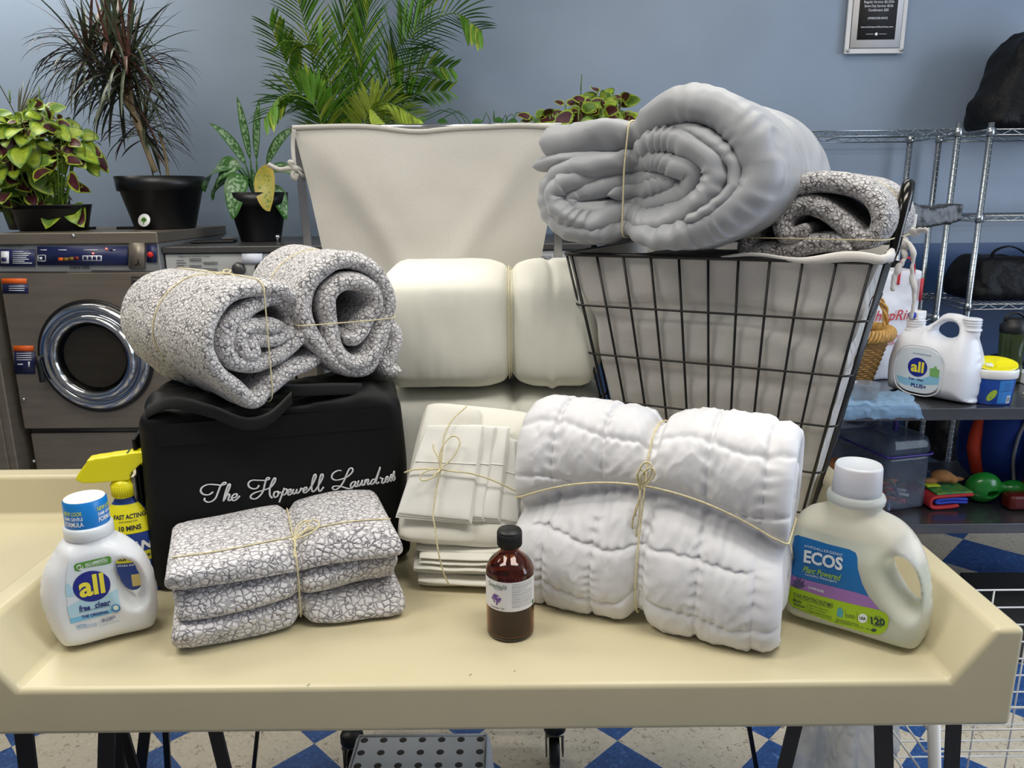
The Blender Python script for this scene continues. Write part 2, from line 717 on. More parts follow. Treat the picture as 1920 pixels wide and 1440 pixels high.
g = G()
g.box((0.3, 1.0, -0.05), (9.0, 7.4, 0.1))
fl = struct(newobj('floor', g, tile_floor(), smooth=False))


def wall_mat():
    m = bpy.data.materials.new('wall_paint')
    m.use_nodes = True
    t = NT(m)
    c = t.n('ShaderNodeTexCoord')
    sp = t.n('ShaderNodeSeparateXYZ')
    t.l(c.outputs['Object'], sp.inputs[0])
    nz = t.n('ShaderNodeTexNoise', Scale=3.0, Detail=4.0)
    t.l(c.outputs['Object'], nz.inputs['Vector'])
    up = t.ramp(nz.outputs[0], [(0.3, hexc('8796a8')), (0.7, hexc('8d9cb0'))])
    cmp_ = t.n('ShaderNodeMath', operation='GREATER_THAN')
    t.l(sp.outputs['Z'], cmp_.inputs[0])
    cmp_.inputs[1].default_value = 1.272
    t.l(t.mix(cmp_.outputs[0], hexc('33507c'), up), t.b.inputs['Base Color'])
    t.b.inputs['Roughness'].default_value = 0.38
    n2 = t.n('ShaderNodeTexNoise', Scale=160.0, Detail=3.0)
    t.l(c.outputs['Object'], n2.inputs['Vector'])
    t.l(t.bump(n2.outputs[0], 0.12, 0.001), t.b.inputs['Normal'])
    return m


WM = wall_mat()
g = G()
g.box((0.3, 3.93, 1.5), (9.0, 0.1, 3.0))
struct(newobj('wall_back', g, WM, smooth=False))
g = G()
g.box((-4.25, 0.6, 1.5), (0.1, 6.6, 3.0))
struct(newobj('wall_left', g, WM, smooth=False))
g = G()
g.box((0.3, 1.0, 3.05), (9.0, 7.4, 0.1))
struct(newobj('ceiling', g, mat('ceiling_tile', 'e6e4dc', 0.9), smooth=False))
g = G()
g.box((0.3, 3.873, 0.05), (8.9, 0.012, 0.10))
struct(newobj('baseboard_back', g, mat('black_cove', '1c1d20', 0.5), smooth=False))

# ---- shared metals and plastics
STEEL = mat('stainless', '857c70', 0.42, 0.55, var=0.10, vscale=5.0, stretch=(1, 1, 7), bump=0.05, bscale=120)
STEELD = mat('stainless_dark', '5c5b5a', 0.35, 0.6, var=0.1, vscale=6.0)
CHROME = mat('chrome', 'c9ccd0', 0.12, 1.0, var=0.02)
CHROMEW = mat('zinc_wire', 'aab0b4', 0.25, 0.95, var=0.05)
BLACK = mat('black_plastic', '0b0c0e', 0.45, var=0.1)
BLACKM = mat('black_powder_coat', '0d0b0c', 0.4, var=0.1)
WHITE_P = mat('white_plastic', 'eeeeec', 0.32, var=0.01)
NAVY = mat('navy_print', '1a2350', 0.4, var=0.04)
GREYPANEL = mat('grey_panel', '8c8d8f', 0.4, 0.3, var=0.03)
ORANGE = mat('orange_print', 'e8641c', 0.5)
WHITE_INK = mat('white_ink', 'e9ecf2', 0.5, var=0.0)
BLACK_INK = mat('black_ink', '151518', 0.5, var=0.0)
GREY_INK = mat('grey_ink', '6d6f75', 0.5, var=0.0)
RED = mat('red_plastic', 'd02a22', 0.35)
led = bpy.data.materials.new('red_led')
led.use_nodes = True
led.node_tree.nodes['Principled BSDF'].inputs['Base Color'].default_value = (0.9, 0.05, 0.03, 1)
led.node_tree.nodes['Principled BSDF'].inputs['Emission Color'].default_value = (1, 0.08, 0.05, 1)
led.node_tree.nodes['Principled BSDF'].inputs['Emission Strength'].default_value = 7
LEDM = led


def glassy(name, col, rough=0.05, trans=1.0, ior=1.45, alpha=1.0):
    m = bpy.data.materials.new(name)
    m.use_nodes = True
    b = m.node_tree.nodes['Principled BSDF']
    b.inputs['Base Color'].default_value = (*hexc(col), 1)
    b.inputs['Roughness'].default_value = rough
    b.inputs['Transmission Weight'].default_value = trans
    b.inputs['IOR'].default_value = ior
    b.inputs['Alpha'].default_value = alpha
    return m


def quad_at(g, x0, y0, x1, y1, Y, mi=0, th=0.0015):
    """a thin plate whose outline is read off the front plane at depth Y (pixel box)"""
    p = [atY(x0, y1, Y), atY(x1, y1, Y), atY(x1, y0, Y), atY(x0, y0, Y)]
    v = [(q.x, Y - th, q.z) for q in p] + [(q.x, Y, q.z) for q in p]
    g.add(v, [(0, 1, 2, 3), (7, 6, 5, 4), (0, 4, 5, 1), (1, 5, 6, 2), (2, 6, 7, 3), (3, 7, 4, 0)], mi)


# ---- washing machines
def washer_front_loader():
    x0, x1, yf, yb, zt, zb = -1.985, -1.357, 3.0, 3.72, 1.395, 0.30
    t = thing('washing_machine', 'stainless front-loading washer with chrome round door and lit blue control panel', 'washing machine', ((x0 + x1) / 2, yf, 0))
    L = lambda gg: local_g(t, gg)
    xm, w = (x0 + x1) / 2, x1 - x0
    g = G().box((xm, (yf + yb) / 2, (0.615 + 1.245) / 2), (w, yb - yf, 0.63))
    newobj('body', L(g), STEEL, t, bev=0.006)
    g = G().box((xm, (yf + yb) / 2 + 0.01, 0.295), (w - 0.02, yb - yf - 0.02, 0.59))
    newobj('kick_panel', L(g), STEEL, t, bev=0.004)
    g = G().box((xm, (yf + yb) / 2 + 0.012, 0.602), (w - 0.03, yb - yf - 0.03, 0.026))
    newobj('seam_strip', L(g), STEELD, t)
    g = G().box((xm, (yf + yb) / 2, 1.30), (w, yb - yf - 0.01, 0.11))
    cp = newobj('control_panel', L(g), GREYPANEL, t, bev=0.004)
    g = G().box((xm, (yf + yb) / 2, zt - 0.02), (w + 0.012, yb - yf + 0.015, 0.042))
    newobj('lid', L(g), STEEL, t, bev=0.004)
    Y = yf - 0.001
    g = G()
    quad_at(g, 0, 467, 66, 499, Y)
    quad_at(g, 70, 462, 240, 497, Y)
    quad_at(g, 275, 459, 294, 492, Y)
    newobj('display_panel', L(g), NAVY, t)
    g = G()
    quad_at(g, 2, 471, 17, 494, Y - .002, 0)
    quad_at(g, 155, 479, 191, 489, Y - .002, 0)
    for k in range(7):
        quad_at(g, 24, 471 + k * 3.6, 24 + [20, 34, 30, 26, 30, 22, 36][k], 472.4 + k * 3.6, Y - .002, 0)
    for x_, w_ in ((76, 12), (109, 16), (157, 26), (204, 8), (205, 12)):
        quad_at(g, x_, 468, x_ + w_, 469.5, Y - .002, 0)
    for (a, b, c, d) in ((71, 478, 86, 479), (71, 489, 86, 490), (71, 478, 72, 490), (85, 478, 86, 490), (74, 482, 79, 487)):
        quad_at(g, a, b, c, d, Y - .002, 0)
    newobj('panel_print', L(g), WHITE_INK, t)
    g = G()
    for k in range(4):
        quad_at(g, 157 + k * 8.6, 480.6, 163 + k * 8.6, 487.4, Y - .004, 0)
    quad_at(g, 3, 483, 12, 490, Y - .004)
    newobj('panel_print', L(g), NAVY, t)
    for (cx, cy, cm) in ((114, 486, 'e8641c'), (124, 486, '8a6a1a'), (134, 485, '8a6a1a'), (144, 484, '7a1c18')):
        g = G()
        quad_at(g, cx - 4.5, cy - 3, cx + 4, cy + 3, Y - .003)
        newobj('selector_button', L(g), mat('btn_' + cm, cm, 0.5), t)
    for cx, cy in ((175, 475), (200, 466)):
        p = atY(cx, cy, Y - .004)
        g = G().lathe([(0, 0), (.0028, 0.0), (.0028, .003), (0, .004)], 12, 0, (p.x, p.y, p.z), 'Y')
        newobj('indicator_light', L(g), LEDM, t)
    p = atY(283, 477, Y - .001)
    g = G().lathe([(0, 0.012), (.009, .012), (.011, .008), (.011, 0)], 20, 0, (p.x, p.y, p.z), 'Y')
    newobj('start_button', L(g), RED, t)
    g = G()
    quad_at(g, 243, 454, 272, 504, Y, 0, 0.006)
    cs = newobj('coin_slot', L(g), STEEL, t)
    g = G()
    quad_at(g, 258, 486, 260.5, 496, Y - .0065)
    quad_at(g, 253, 496, 264, 498, Y - .0065)
    newobj('slot_opening', L(g), BLACK, cs)
    g = G()
    p = atY(149, 501, Y)
    put_text(g, 'DEXTER', lambda x, z: np.stack([x, np.full_like(x, Y - .001), z], -1), p.x, p.z, width=0.078, height=0.011, shear=0.35, bold=.02)
    newobj('maker_lettering', L(g), BLACK_INK, t)
    for q in ((0, 509, 126, 510.5), (172, 507, 244, 508.5)):
        g = G()
        quad_at(g, *q, Y - .001)
        newobj('trim_line', L(g), BLACK_INK, t)
    g = G()
    p = atY(20, 461, Y)
    put_text(g, 'DOUBLE LOAD', lambda x, z: np.stack([x, np.full_like(x, Y - .001), z], -1), p.x, p.z, width=0.09, height=0.008)
    newobj('lettering', L(g), BLACK_INK, t)
    for (bx, by, wd) in ((3, 522, 47), (25, 648, 38)):
        g = G()
        quad_at(g, bx, by, bx + wd, by + (10 if wd == 47 else 11), Y, 0)
        s = newobj('warning_sticker', L(g), ORANGE, t)
        g = G()
        quad_at(g, bx + 2, by + 10.5, bx + wd + 3, by + (28 if wd == 47 else 53), Y, 0)
        newobj('sticker_text_panel', L(g), NAVY, s)
        g = G()
        for k in range(3 if wd == 47 else 4):
            quad_at(g, bx + 14 - 8 * (wd == 38), by + 14 + k * 4, bx + wd - 4, by + 15.2 + k * 4, Y - .0025)
        if wd == 38:
            quad_at(g, bx + 28, by + 30, bx + 31, by + 40, Y - .0025)
            quad_at(g, bx + 8, by + 34, bx + 18, by + 36, Y - .0025)
        newobj('sticker_print', L(g), WHITE_INK, s)
    # soap drawer
    g = G()
    quad_at(g, 247, 518, 300, 560, Y, 0, .004)
    dr = newobj('soap_drawer', L(g), STEELD, t)
    g = G()
    quad_at(g, 250, 523, 298, 526, Y - .004, 0, .01)
    newobj('drawer_lip', L(g), STEEL, dr)
    # round door
    c = atY(181, 668, yf)
    c = (c.x, yf, c.z)
    rr = 0.205
    g = G().lathe([(rr + .012, 0), (rr + .012, .012), (rr, .03), (rr - .018, .034), (rr - .034, .024), (rr - .036, .0)], 72, 0, c, 'Y', False)
    door = newobj('door', L(g), CHROME, t)
    g = G().lathe([(rr - .03, 0.02), (rr - .04, .045), (rr - .052, .05), (rr - .066, .04), (rr - .07, .015)], 72, 0, c, 'Y', False)
    newobj('door_ring', L(g), CHROME, door)
    g = G().lathe([(rr + .022, 0.0), (rr + .022, .008), (rr + .01, .009)], 72, 0, c, 'Y', False)
    newobj('door_gasket', L(g), BLACK, door)
    g = G().lathe([(rr - .068, .018), (rr - .08, .014), (rr - .085, -.03), (rr - .09, -.10), (0, -.115)], 64, 0, c, 'Y', False)
    newobj('drum', L(g), mat('drum_dark', '2a2826', 0.25, 0.8, var=.3, vscale=20), door)
    g = G().lathe([(rr - .068, .03), (rr - .085, .034), (.05, .046), (0, .048)], 64, 0, c, 'Y', False)
    newobj('door_glass', L(g), glassy('door_glass', '8a8a88', 0.02, 1.0, 1.2, 1.0), door)
    p1, p2 = atY(72, 672, yf - .045), atY(80, 716, yf - .045)
    g = G().tube(catmull([(p1.x + .02, yf - .01, p1.z), (p1.x, p1.y, p1.z), ((p1.x + p2.x) / 2, p1.y, (p1.z + p2.z) / 2), (p2.x, p2.y, p2.z)], 14), [.008] * 4 + [.011] * 10, 10)
    newobj('door_handle', L(g), BLACK, door)
    for u, v in ((44, 749), (63, 865), (139, 442)):
        p = atY(u, v, yf - .004)
        g = G().lathe([(0, .008), (.006, .007), (.008, 0)], 14, 0, (p.x, yf - (.0 if v > 500 else .006), p.z), 'Y')
        newobj('screw', L(g), CHROME, t)
    # black hinge plates on the lid
    g = G()
    for xx in (-1.83, -1.62):
        newobj('lid_clip', L(G().box((xx, 3.35, zt + .006), (.10, .05, .012))), BLACK, t, bev=.002)
    return t


washer_front_loader()


def washer_row(x0, x1, name, label, kind):
    yf, yb, zt = 3.03, 3.80, 1.338
    t = thing(name, label, 'washing machine', ((x0 + x1) / 2, yf, 0))
    L = lambda gg: local_g(t, gg)
    xm, w = (x0 + x1) / 2, x1 - x0
    newobj('body', L(G().box((xm, (yf + yb) / 2, 0.60), (w, yb - yf, 1.2))), STEEL, t, bev=.005)
    newobj('control_panel', L(G().box((xm, (yf + yb) / 2 + .004, 1.255), (w, yb - yf - .008, 0.11))), mat('white_enamel_panel', 'b9bab8', .45, .1), t, bev=.004)
    newobj('lid', L(G().box((xm, (yf + yb) / 2, zt - .0125), (w + .006, yb - yf + .012, 0.025))), STEELD, t, bev=.004)
    c = (xm, yf, 0.86)
    g = G().lathe([(.19, 0), (.185, .03), (.16, .035), (.15, .01)], 48, 0, c, 'Y', False)
    d = newobj('door', L(g), CHROME, t)
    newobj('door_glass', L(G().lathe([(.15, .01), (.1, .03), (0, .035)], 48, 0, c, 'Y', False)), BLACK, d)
    Y = yf + .003
    if kind == 'labelled':
        g = G()
        quad_at(g, 328, 466, 537, 471, Y, 0, .001)
        newobj('name_strip', L(g), GREYPANEL, t)
        g = G()
        p, q = atY(396, 469, Y), atY(494, 468.5, Y)
        f = lambda x, z: np.stack([x, np.full_like(x, Y - .0025), z], -1)
        put_text(g, 'Wascomat  Super  Junior W 105', f, p.x, p.z, width=.19, height=.0085)
        put_text(g, 'Double  Loader  Plus', f, q.x, q.z, width=.14, height=.0085)
        p = atY(364, 481, Y)
        put_text(g, 'OPERATING INSTRUCTIONS', f, p.x, p.z, width=.125, height=.006)
        for k in range(8):
            quad_at(g, 355 + 26 * (k % 4 > 1), 485 + k * 3, 378 + 30 * (k % 4 > 1), 486 + k * 3, Y - .001)
        for k in range(5):
            quad_at(g, 331, 488 + k * 5, 345 + 4 * (k % 2), 489 + k * 5, Y - .001)
        quad_at(g, 510, 480, 528, 481, Y - .001)
        newobj('lettering', L(g), BLACK_INK, t)
        g = G()
        quad_at(g, 454, 475, 492, 494, Y, 0, .003)
        newobj('paper_note', L(g), mat('paper', 'dfe3ee', .8), t)
        for u, v, r_, m_ in ((448, 504, .024, STEELD), (491, 504, .024, BLACK), (517, 487, .004, BLACK)):
            p = atY(u, v, Y)
            g = G().lathe([(0, .02), (r_ * .85, .02), (r_, .014), (r_ * 1.1, 0)], 28, 0, (p.x, Y, p.z), 'Y')
            newobj('dial', L(g), m_, t)
        p = atY(520, 443, 3.3)
        g = G().lathe([(.006, 0), (.004, .01), (.012, .018), (.012, .026), (.006, .032), (0, .033)], 20, 0, (p.x, 3.3, zt), 'Z')
        newobj('lid_knob', L(g), CHROME, t)
    else:
        g = G()
        if kind == 'display':
            quad_at(g, 546, 466, 575, 480, Y, 0, .002)
            newobj('display_panel', L(g), mat('dark_red_display', '3a1216', .3), t)
            g = G()
            for k in range(7):
                quad_at(g, 548 + k * 3.6, 468, 549.4 + k * 3.6, 478, Y - .003, 0, .001)
            newobj('display_digits', L(g), mat('dull_red', '9c3a36', .4), t)
        else:
            quad_at(g, 1014, 480, 1034, 508, Y, 0, .002)
            quad_at(g, 1056, 484, 1084, 508, Y, 0, .002)
            newobj('display_panel', L(g), GREYPANEL, t)
            g = G()
            for k in range(5):
                quad_at(g, 1019, 484 + k * 4, 1026, 485 + k * 4, Y - .003, 0, .001)
            newobj('lettering', L(g), BLACK_INK, t)
    return t


washer_row(-1.350, -0.878, 'washing_machine', 'lower grey washer with printed instructions and two dials, right of the lit washer', 'labelled')
washer_row(-0.868, -0.275, 'washing_machine', 'washer with small dark red display just behind the rack pole', 'display')
washer_row(-0.265, 0.33, 'washing_machine', 'washer seen in the gap under the grey comforter beside the hanging cloth', 'plain')
# machine at the far left, only its side panel and dark gap are seen
t = thing('washing_machine', 'stainless machine cut off by the left edge of the frame', 'washing machine', (-2.45, 2.95, 0))
newobj('body', local_g(t, G().box((-2.32, 3.3, 0.67), (0.62, 0.68, 1.34))), STEEL, t, bev=.006)
newobj('front_panel', local_g(t, G().box((-2.30, 2.955, 0.55), (0.52, 0.012, 0.62))), STEEL, t, bev=.004)
# soap box lid resting on the lid of washer 2
t = thing('clipboard', 'flat black clip lying on the washer top beside the raised washer', 'clip', (-1.25, 3.3, 1.338))
newobj('plate', G().box((0, 0, .006), (.17, .12, .010), rz=.2), BLACK, t, bev=.003)
newobj('clip_bar', G().box((0.05, 0.02, .016), (.05, .02, .010), rz=.2), STEELD, t, bev=.003)

# ================================================================= PLANTS
def leafmat(name, col, var=.18, rough=.4, trans=.15):
    m = mat(name, col, rough, var=var, vscale=30)
    return m


GRN_PALM = leafmat('palm_green', '5d8c2c')
GRN_PALM2 = leafmat('palm_yellow_green', '9db244')
GRN_DRAC = leafmat('dracaena_leaf', '4c5440', .45)
RED_DRAC = leafmat('dracaena_reddish_leaf', '5b3b33', .4)
POT = mat('pot_black', '101114', .38, var=.1)
SOIL = mat('potting_soil', '2a1f18', .95, var=.3, vscale=80)
rnd = random.Random(4)


def blade(g, p0, d, length, width, droop, seg=9, mi=0, side=None, taper=1.0, fold=.25):
    """one strap leaf bending down under gravity"""
    p = Vector(p0)
    d = Vector(d).normalized()
    side = Vector(side) if side is not None else d.cross(Vector((0, 0, 1)))
    if side.length < 1e-4:
        side = Vector((1, 0, 0))
    side.normalize()
    rows = []
    st = length / seg
    for i in range(seg + 1):
        f = i / seg
        w = width * (math.sin(PI * min(1, (f * .9 + .1)) ** taper) ** .7 if f < 1 else 0.02) * .5
        up = side.cross(d)
        rows.append([p - side * w + up * w * fold, p.copy(), p + side * w + up * w * fold])
        d = (d + Vector((0, 0, -droop * st * 10 * (0.3 + f)))).normalized()
        p = p + d * st
    P = np.array([[tuple(q) for q in r] for r in rows])
    g.grid(P, mi=mi)


def pot(t, r0, r1, h, rim=.02, ribbed=False):
    g = G().lathe([(0, 0), (r0, 0), (r0 * 1.02, .004), (r0 + (r1 - r0) * .72, h * .72), (r1 * .97, h * .73), (r1, h), (r1 - .006, h), (r1 - .008, h - .012), (r0 * .9, h * .6)], 48)
    newobj('pot', g, POT, t)
    g = G().lathe([(0, h - .022), (r1 - .012, h - .024)], 32)
    newobj('soil', g, SOIL, t)


# dracaena
zt1 = 1.396
pb = (-1.475, 3.36)
t = thing('potted_dracaena', 'spiky leaved dracaena in a wide black pot with a round sticker, on the lit washer', 'potted plant', (pb[0], pb[1], zt1))
pot(t, .118, .178, .215)
g = G()
def dpx(u, v, Y=3.34):
    p = atY(u, v, Y)
    return (p.x - pb[0], Y - pb[1], p.z - zt1)


cr = [dpx(205, 80), dpx(240, 112, 3.30), dpx(165, 92, 3.38), dpx(222, 150, 3.33)]
stem0 = dpx(291, 322)
for k, c in enumerate(cr[:3]):
    g.tube(catmull([stem0, dpx(268, 262), dpx(250, 210), c], 20), np.linspace(.0125, .008, 20), 8)
g.tube(catmull([(.02, .03, .19), (.015, .04, .3), (.0, .04, .40)], 12), .007, 8)
newobj('stem', g, mat('cane_bark', '8b7a5c', .8, var=.3, vscale=60, stretch=(1, 1, .3)), t)
g = G()
for c, n, ln in ((cr[0], 95, .33), (cr[1], 100, .33), (cr[2], 80, .31), (cr[3], 80, .30), (dpx(268, 225, 3.40), 80, .23)):
    for k in range(n):
        a = rnd.uniform(0, 2 * PI)
        e = rnd.uniform(-.5, 1.25)
        d = (math.cos(a) * math.cos(e), math.sin(a) * math.cos(e) * .6, math.sin(e))
        q = (c[0], c[1], c[2] - rnd.uniform(0, .08))
        blade(g, q, d, ln * rnd.uniform(.7, 1.1), rnd.uniform(.010, .015), rnd.uniform(.25, .95) * (1.1 if e < .8 else .35), 10, mi=1 if rnd.random() < .33 else 0)
newobj('foliage', g, [GRN_DRAC, RED_DRAC], t, fixn=False)
sp = atY(269, 413, 3.205)
g = G().lathe([(0, .0015), (.026, .0015), (.027, 0)], 28, 0, (0, 0, 0), 'Y')
s_ = newobj('sticker', g, WHITE_P, t)
s_.rotation_euler = (R(-16), 0, R(-8))
s_.location = (sp.x - pb[0], sp.y - pb[1] + .006, sp.z - zt1)
g = G()
for a_, b_, r_ in ((0, .004, .008), (-.006, 0, .006), (.007, .001, .006), (.001, -.003, .007)):
    g.lathe([(0, .003), (r_, .003)], 14, 0, (a_, 0, b_), 'Y', False)
g.box((0, -.003, -.012), (.004, .0005, .012))
newobj('tree_emblem', g, mat('leaf_print', '4c8a2e', .5), s_, fixn=False)


# broad leaved plant
def broad_leaf(g, p0, d, length, width, droop, mi=(0, 1), cup=.15, seg=10, petiole=.0, tip=.9):
    p = Vector(p0)
    d = Vector(d).normalized()
    side = d.cross(Vector((rnd.uniform(-.5, .5), -1.0, rnd.uniform(.2, .9))))
    if side.length < 1e-3:
        side = Vector((1, 0, 0))
    side.normalize()
    rows = []
    for i in range(seg + 1):
        f = i / seg
        w = width * .5 * (math.sin(PI * f ** tip) ** .75 if 0 < f < 1 else .01)
        up = side.cross(d)
        rows.append([tuple(p + side * w * k + up * (abs(k) * w * cup)) for k in (-1, -.72, -.35, 0, .35, .72, 1)])
        d = (d + Vector((0, 0, -droop * (.4 + f)))).normalized()
        p = p + d * (length / seg)
    P = np.array(rows)
    b = g.n
    g.grid(P, mi=mi[0])
    nq = seg * 6
    for q in range(nq):
        col_, row_ = q % 6, q // 6
        if col_ in (0, 5) or row_ in (0, seg - 1):
            g.mi[-nq + q] = mi[1]


def varieg(name, a, b, sc=60, thr=.5):
    m = bpy.data.materials.new(name)
    m.use_nodes = True
    t = NT(m)
    co = t.coord()
    n1 = t.n('ShaderNodeTexNoise', Scale=sc, Detail=3.0)
    t.l(co, n1.inputs['Vector'])
    t.l(t.ramp(n1.outputs[0], [(thr - .05, hexc(a)), (thr + .05, hexc(b))]), t.b.inputs['Base Color'])
    t.b.inputs['Roughness'].default_value = .4
    return m


AG_G = varieg('silver_evergreen_leaf', '3f6b35', '8fae86', 70, .5)
AG_E = mat('evergreen_leaf_edge', '3c6a2c', .4, var=.2)
AG_Y = varieg('yellowed_leaf', 'a9a242', '5d7a35', 80, .6)
AG_YE = mat('yellow_leaf_edge', 'b7a23e', .4, var=.2)
ap = (-1.085, 3.40)
t = thing('potted_evergreen', 'broad silver-patterned leaves in a black pot, left of the hanging white cloth', 'potted plant', (ap[0], ap[1], 1.338))
pot(t, .082, .128, .205)
g = G()
st = G()
for k, (dx, dz, ln, wd, dr_, ym, h0) in enumerate([(-.9, .45, .21, .12, .34, 0, .09), (-.6, .2, .21, .12, .42, 0, .09), (-.30, -.1, .21, .12, .42, 0, .05), (.35, -.1, .21, .125, .42, 1, .08),
                                                  (.7, -.2, .17, .09, .35, 0, .01), (-.5, 1.3, .22, .04, .12, 0, .10), (.2, 1.6, .25, .045, .10, 0, .12), (.6, 1.2, .24, .05, .14, 0, .10),
                                                  (-.2, 1.8, .27, .04, .10, 0, .12), (.9, .6, .22, .06, .30, 0, .07), (-1, .1, .18, .08, .3, 0, .06), (.05, .3, .13, .06, .3, 0, .05)]):
    base = Vector((rnd.uniform(-.02, .02), rnd.uniform(-.02, .02), .185))
    a = Vector((dx * .07, -.04 if k < 5 else rnd.uniform(-.03, .03), .185 + h0 + .03))
    st.tube(catmull([base, (base + a) / 2 + Vector((0, 0, .02)), a], 8), .004, 6)
    broad_leaf(g, a, (dx, -.45 if k in (2, 3, 11) else rnd.uniform(-.3, .2), dz), ln, wd, dr_, mi=(2, 3) if ym else (0, 1))
newobj('foliage', g, [AG_G, AG_E, AG_Y, AG_YE], t, fixn=False)
newobj('stem', st, AG_E, t)


# coleus
CO_R = mat('coleus_maroon', '4b1c22', .5, var=.35, vscale=50)
CO_G = mat('coleus_lime', '93a82e', .45, var=.3, vscale=50)
CO_G2 = mat('coleus_green', '5d7f2a', .45, var=.3)


def coleus(t, crowns, R_, leafs, size, zbase, red=.5, spikes=()):
    g = G()
    st = G()
    for (cx, cy, cz) in crowns:
        st.tube(catmull([(cx * .4, cy * .3, zbase), (cx * .8, cy * .8, (zbase + cz) / 2), (cx, cy, cz)], 8), .0035, 6)
        for k in range(leafs):
            a = k * 2.4 + rnd.uniform(-.3, .3)
            f = rnd.random()
            h_ = cz - f * .12
            r_ = .012 + f * .03
            e = .75 - f * 1.1
            d = (math.cos(a) * math.cos(e), math.sin(a) * math.cos(e), math.sin(e))
            sz = size * (0.6 + .75 * f) * rnd.uniform(.8, 1.2)
            mi = (0, 1) if rnd.random() < red else ((1, 2) if rnd.random() < .7 else (2, 1))
            broad_leaf(g, (cx + d[0] * r_, cy + d[1] * r_, h_), d, sz, sz * .72, .12 + .14 * f, mi=mi, seg=7, tip=.75)
    for (cx, cy, cz, hh) in spikes:
        st.tube([(cx, cy, cz), (cx + .004, cy, cz + hh)], .002, 5)
        for q in range(9):
            st.lathe([(0, 0), (.0055 - q * .0004, .003), (0, .006)], 6, 0, (cx + .004 * q / 9, cy, cz + hh * (.25 + q / 12)))
    newobj('foliage', g, [CO_R, CO_G, CO_G2], t, fixn=False)
    newobj('stem', st, CO_G2, t)


t = thing('potted_coleus', 'maroon and lime coleus in a low black planter at the left edge', 'potted plant', (-1.89, 3.25, zt1))
g = G()
for r0, r1, z0, z1 in ((.0, .0, 0, 0),):
    pr = [(.13, 0), (.155, .10), (.16, .105), (.15, .105), (.14, .09)]
    g.lathe([(a, b) for a, b in pr], 40)
    g.v[-1] = g.v[-1] * np.array([1.05, .6, 1])
newobj('pot', g, POT, t)
newobj('soil', G().lathe([(0, .085), (.14, .088)], 24), SOIL, t)
crowns = []
for k in range(20):
    crowns.append((rnd.uniform(-.24, .20), rnd.uniform(-.12, .08), rnd.choice([.16, .24, .34, .42, .47]) + rnd.uniform(-.03, .03)))
crowns += [(-.21, -.08, .50), (-.12, -.1, .46), (.09, -.08, .44), (.02, -.1, .47), (.15, -.02, .40)]
coleus(t, crowns, .05, 13, .085, .09, red=.42, spikes=[(-.185, -.02, .50, .10), (.03, -.02, .47, .09), (-.1, 0, .50, .05)])
# dry grassy plant whose tips only show
t = thing('potted_grass_plant', 'thin dry leaf tips poking in at the left edge above the coleus', 'potted plant', (-2.12, 3.45, zt1))
pot(t, .07, .10, .16)
g = G()
for k in range(34):
    a = rnd.uniform(-1.2, 1.2) if k % 3 else rnd.uniform(0, 6.28)
    blade(g, (0.03, 0, .45), (math.cos(a), math.sin(a) * .5, rnd.uniform(.3, 1.3)), rnd.uniform(.15, .23), .007, rnd.uniform(.15, .3), 9)
newobj('foliage', g, mat('pale_dry_leaf', '8f8e78', .6, var=.3), t, fixn=False)
newobj('stem', G().tube([(0, 0, .12), (.015, 0, .3), (.03, 0, .46)], .006, 7), mat('cane_bark', '8b7a5c'), t)

# areca palm
pp = (-0.60, 3.50)
t = thing('potted_palm', 'tall feathery green palm rising behind the hanging white cloth', 'potted plant', (pp[0], pp[1], 1.338))
pot(t, .10, .14, .20)
g = G()
st = G()


def frond(base, pts, n=26, ln=.20, spread=1.0, mi=0, droopl=.28, w=.021):
    n = int(n * 1.25)
    C = catmull([base] + pts, 60)
    st.tube(C, np.linspace(.006, .0015, 60), 6)
    T = np.gradient(C, axis=0)
    for k in range(n):
        f = .30 + .70 * (k + .5) / n
        i = min(58, int(f * 59))
        d = Vector(T[i]).normalized()
        view = Vector((0, -1, 0))
        sd = d.cross(view)
        if sd.length < .2:
            sd = Vector((1, 0, 0))
        sd.normalize()
        l_ = ln * (math.sin(PI * (f * .80 + .10)) ** .6) * rnd.uniform(.85, 1.1)
        for s in (-1, 1):
            q = d * (.55 + .75 * f) + sd * s * spread + view * rnd.uniform(-.15, .35)
            blade(g, C[i], q, l_, w * rnd.uniform(.8, 1.2), droopl * rnd.uniform(.5, 1.4), 7, mi=mi if rnd.random() < .8 else 1, fold=.35)


B = (0, 0, .19)


def px_(u, v, Y=3.5):
    p = atY(u, v, Y)
    return (p.x - pp[0], Y - pp[1], p.z - 1.338)


frond(B, [px_(640, 330, 3.45), px_(600, 180, 3.4), px_(570, 40, 3.38), px_(540, -60, 3.36)], 30, .20)
frond(B, [px_(650, 320), px_(620, 210), px_(560, 160), px_(505, 45, 3.4)], 26, .17, mi=0)
frond(B, [px_(655, 330), px_(640, 120), px_(650, 0), px_(655, -90)], 26, .16, spread=.5)
frond(B, [px_(665, 300, 3.4), px_(675, 150, 3.38), px_(690, 20, 3.38), px_(700, -70)], 28, .17, spread=.45)
frond(B, [px_(690, 300), px_(730, 120), px_(780, 60), px_(850, 25), px_(905, 60, 3.4)], 30, .20)
frond(B, [px_(680, 320), px_(710, 200), px_(760, 120), px_(800, -40)], 28, .19)
frond(B, [px_(690, 320), px_(730, 190), px_(790, 130), px_(850, 130, 3.4)], 26, .13)
frond(B, [px_(640, 320, 3.4), px_(610, 220, 3.3), px_(560, 170, 3.25), px_(515, 195, 3.2)], 24, .15)
frond(B, [px_(630, 310, 3.35), px_(590, 200, 3.25), px_(530, 180, 3.2), px_(495, 225, 3.15)], 24, .15)
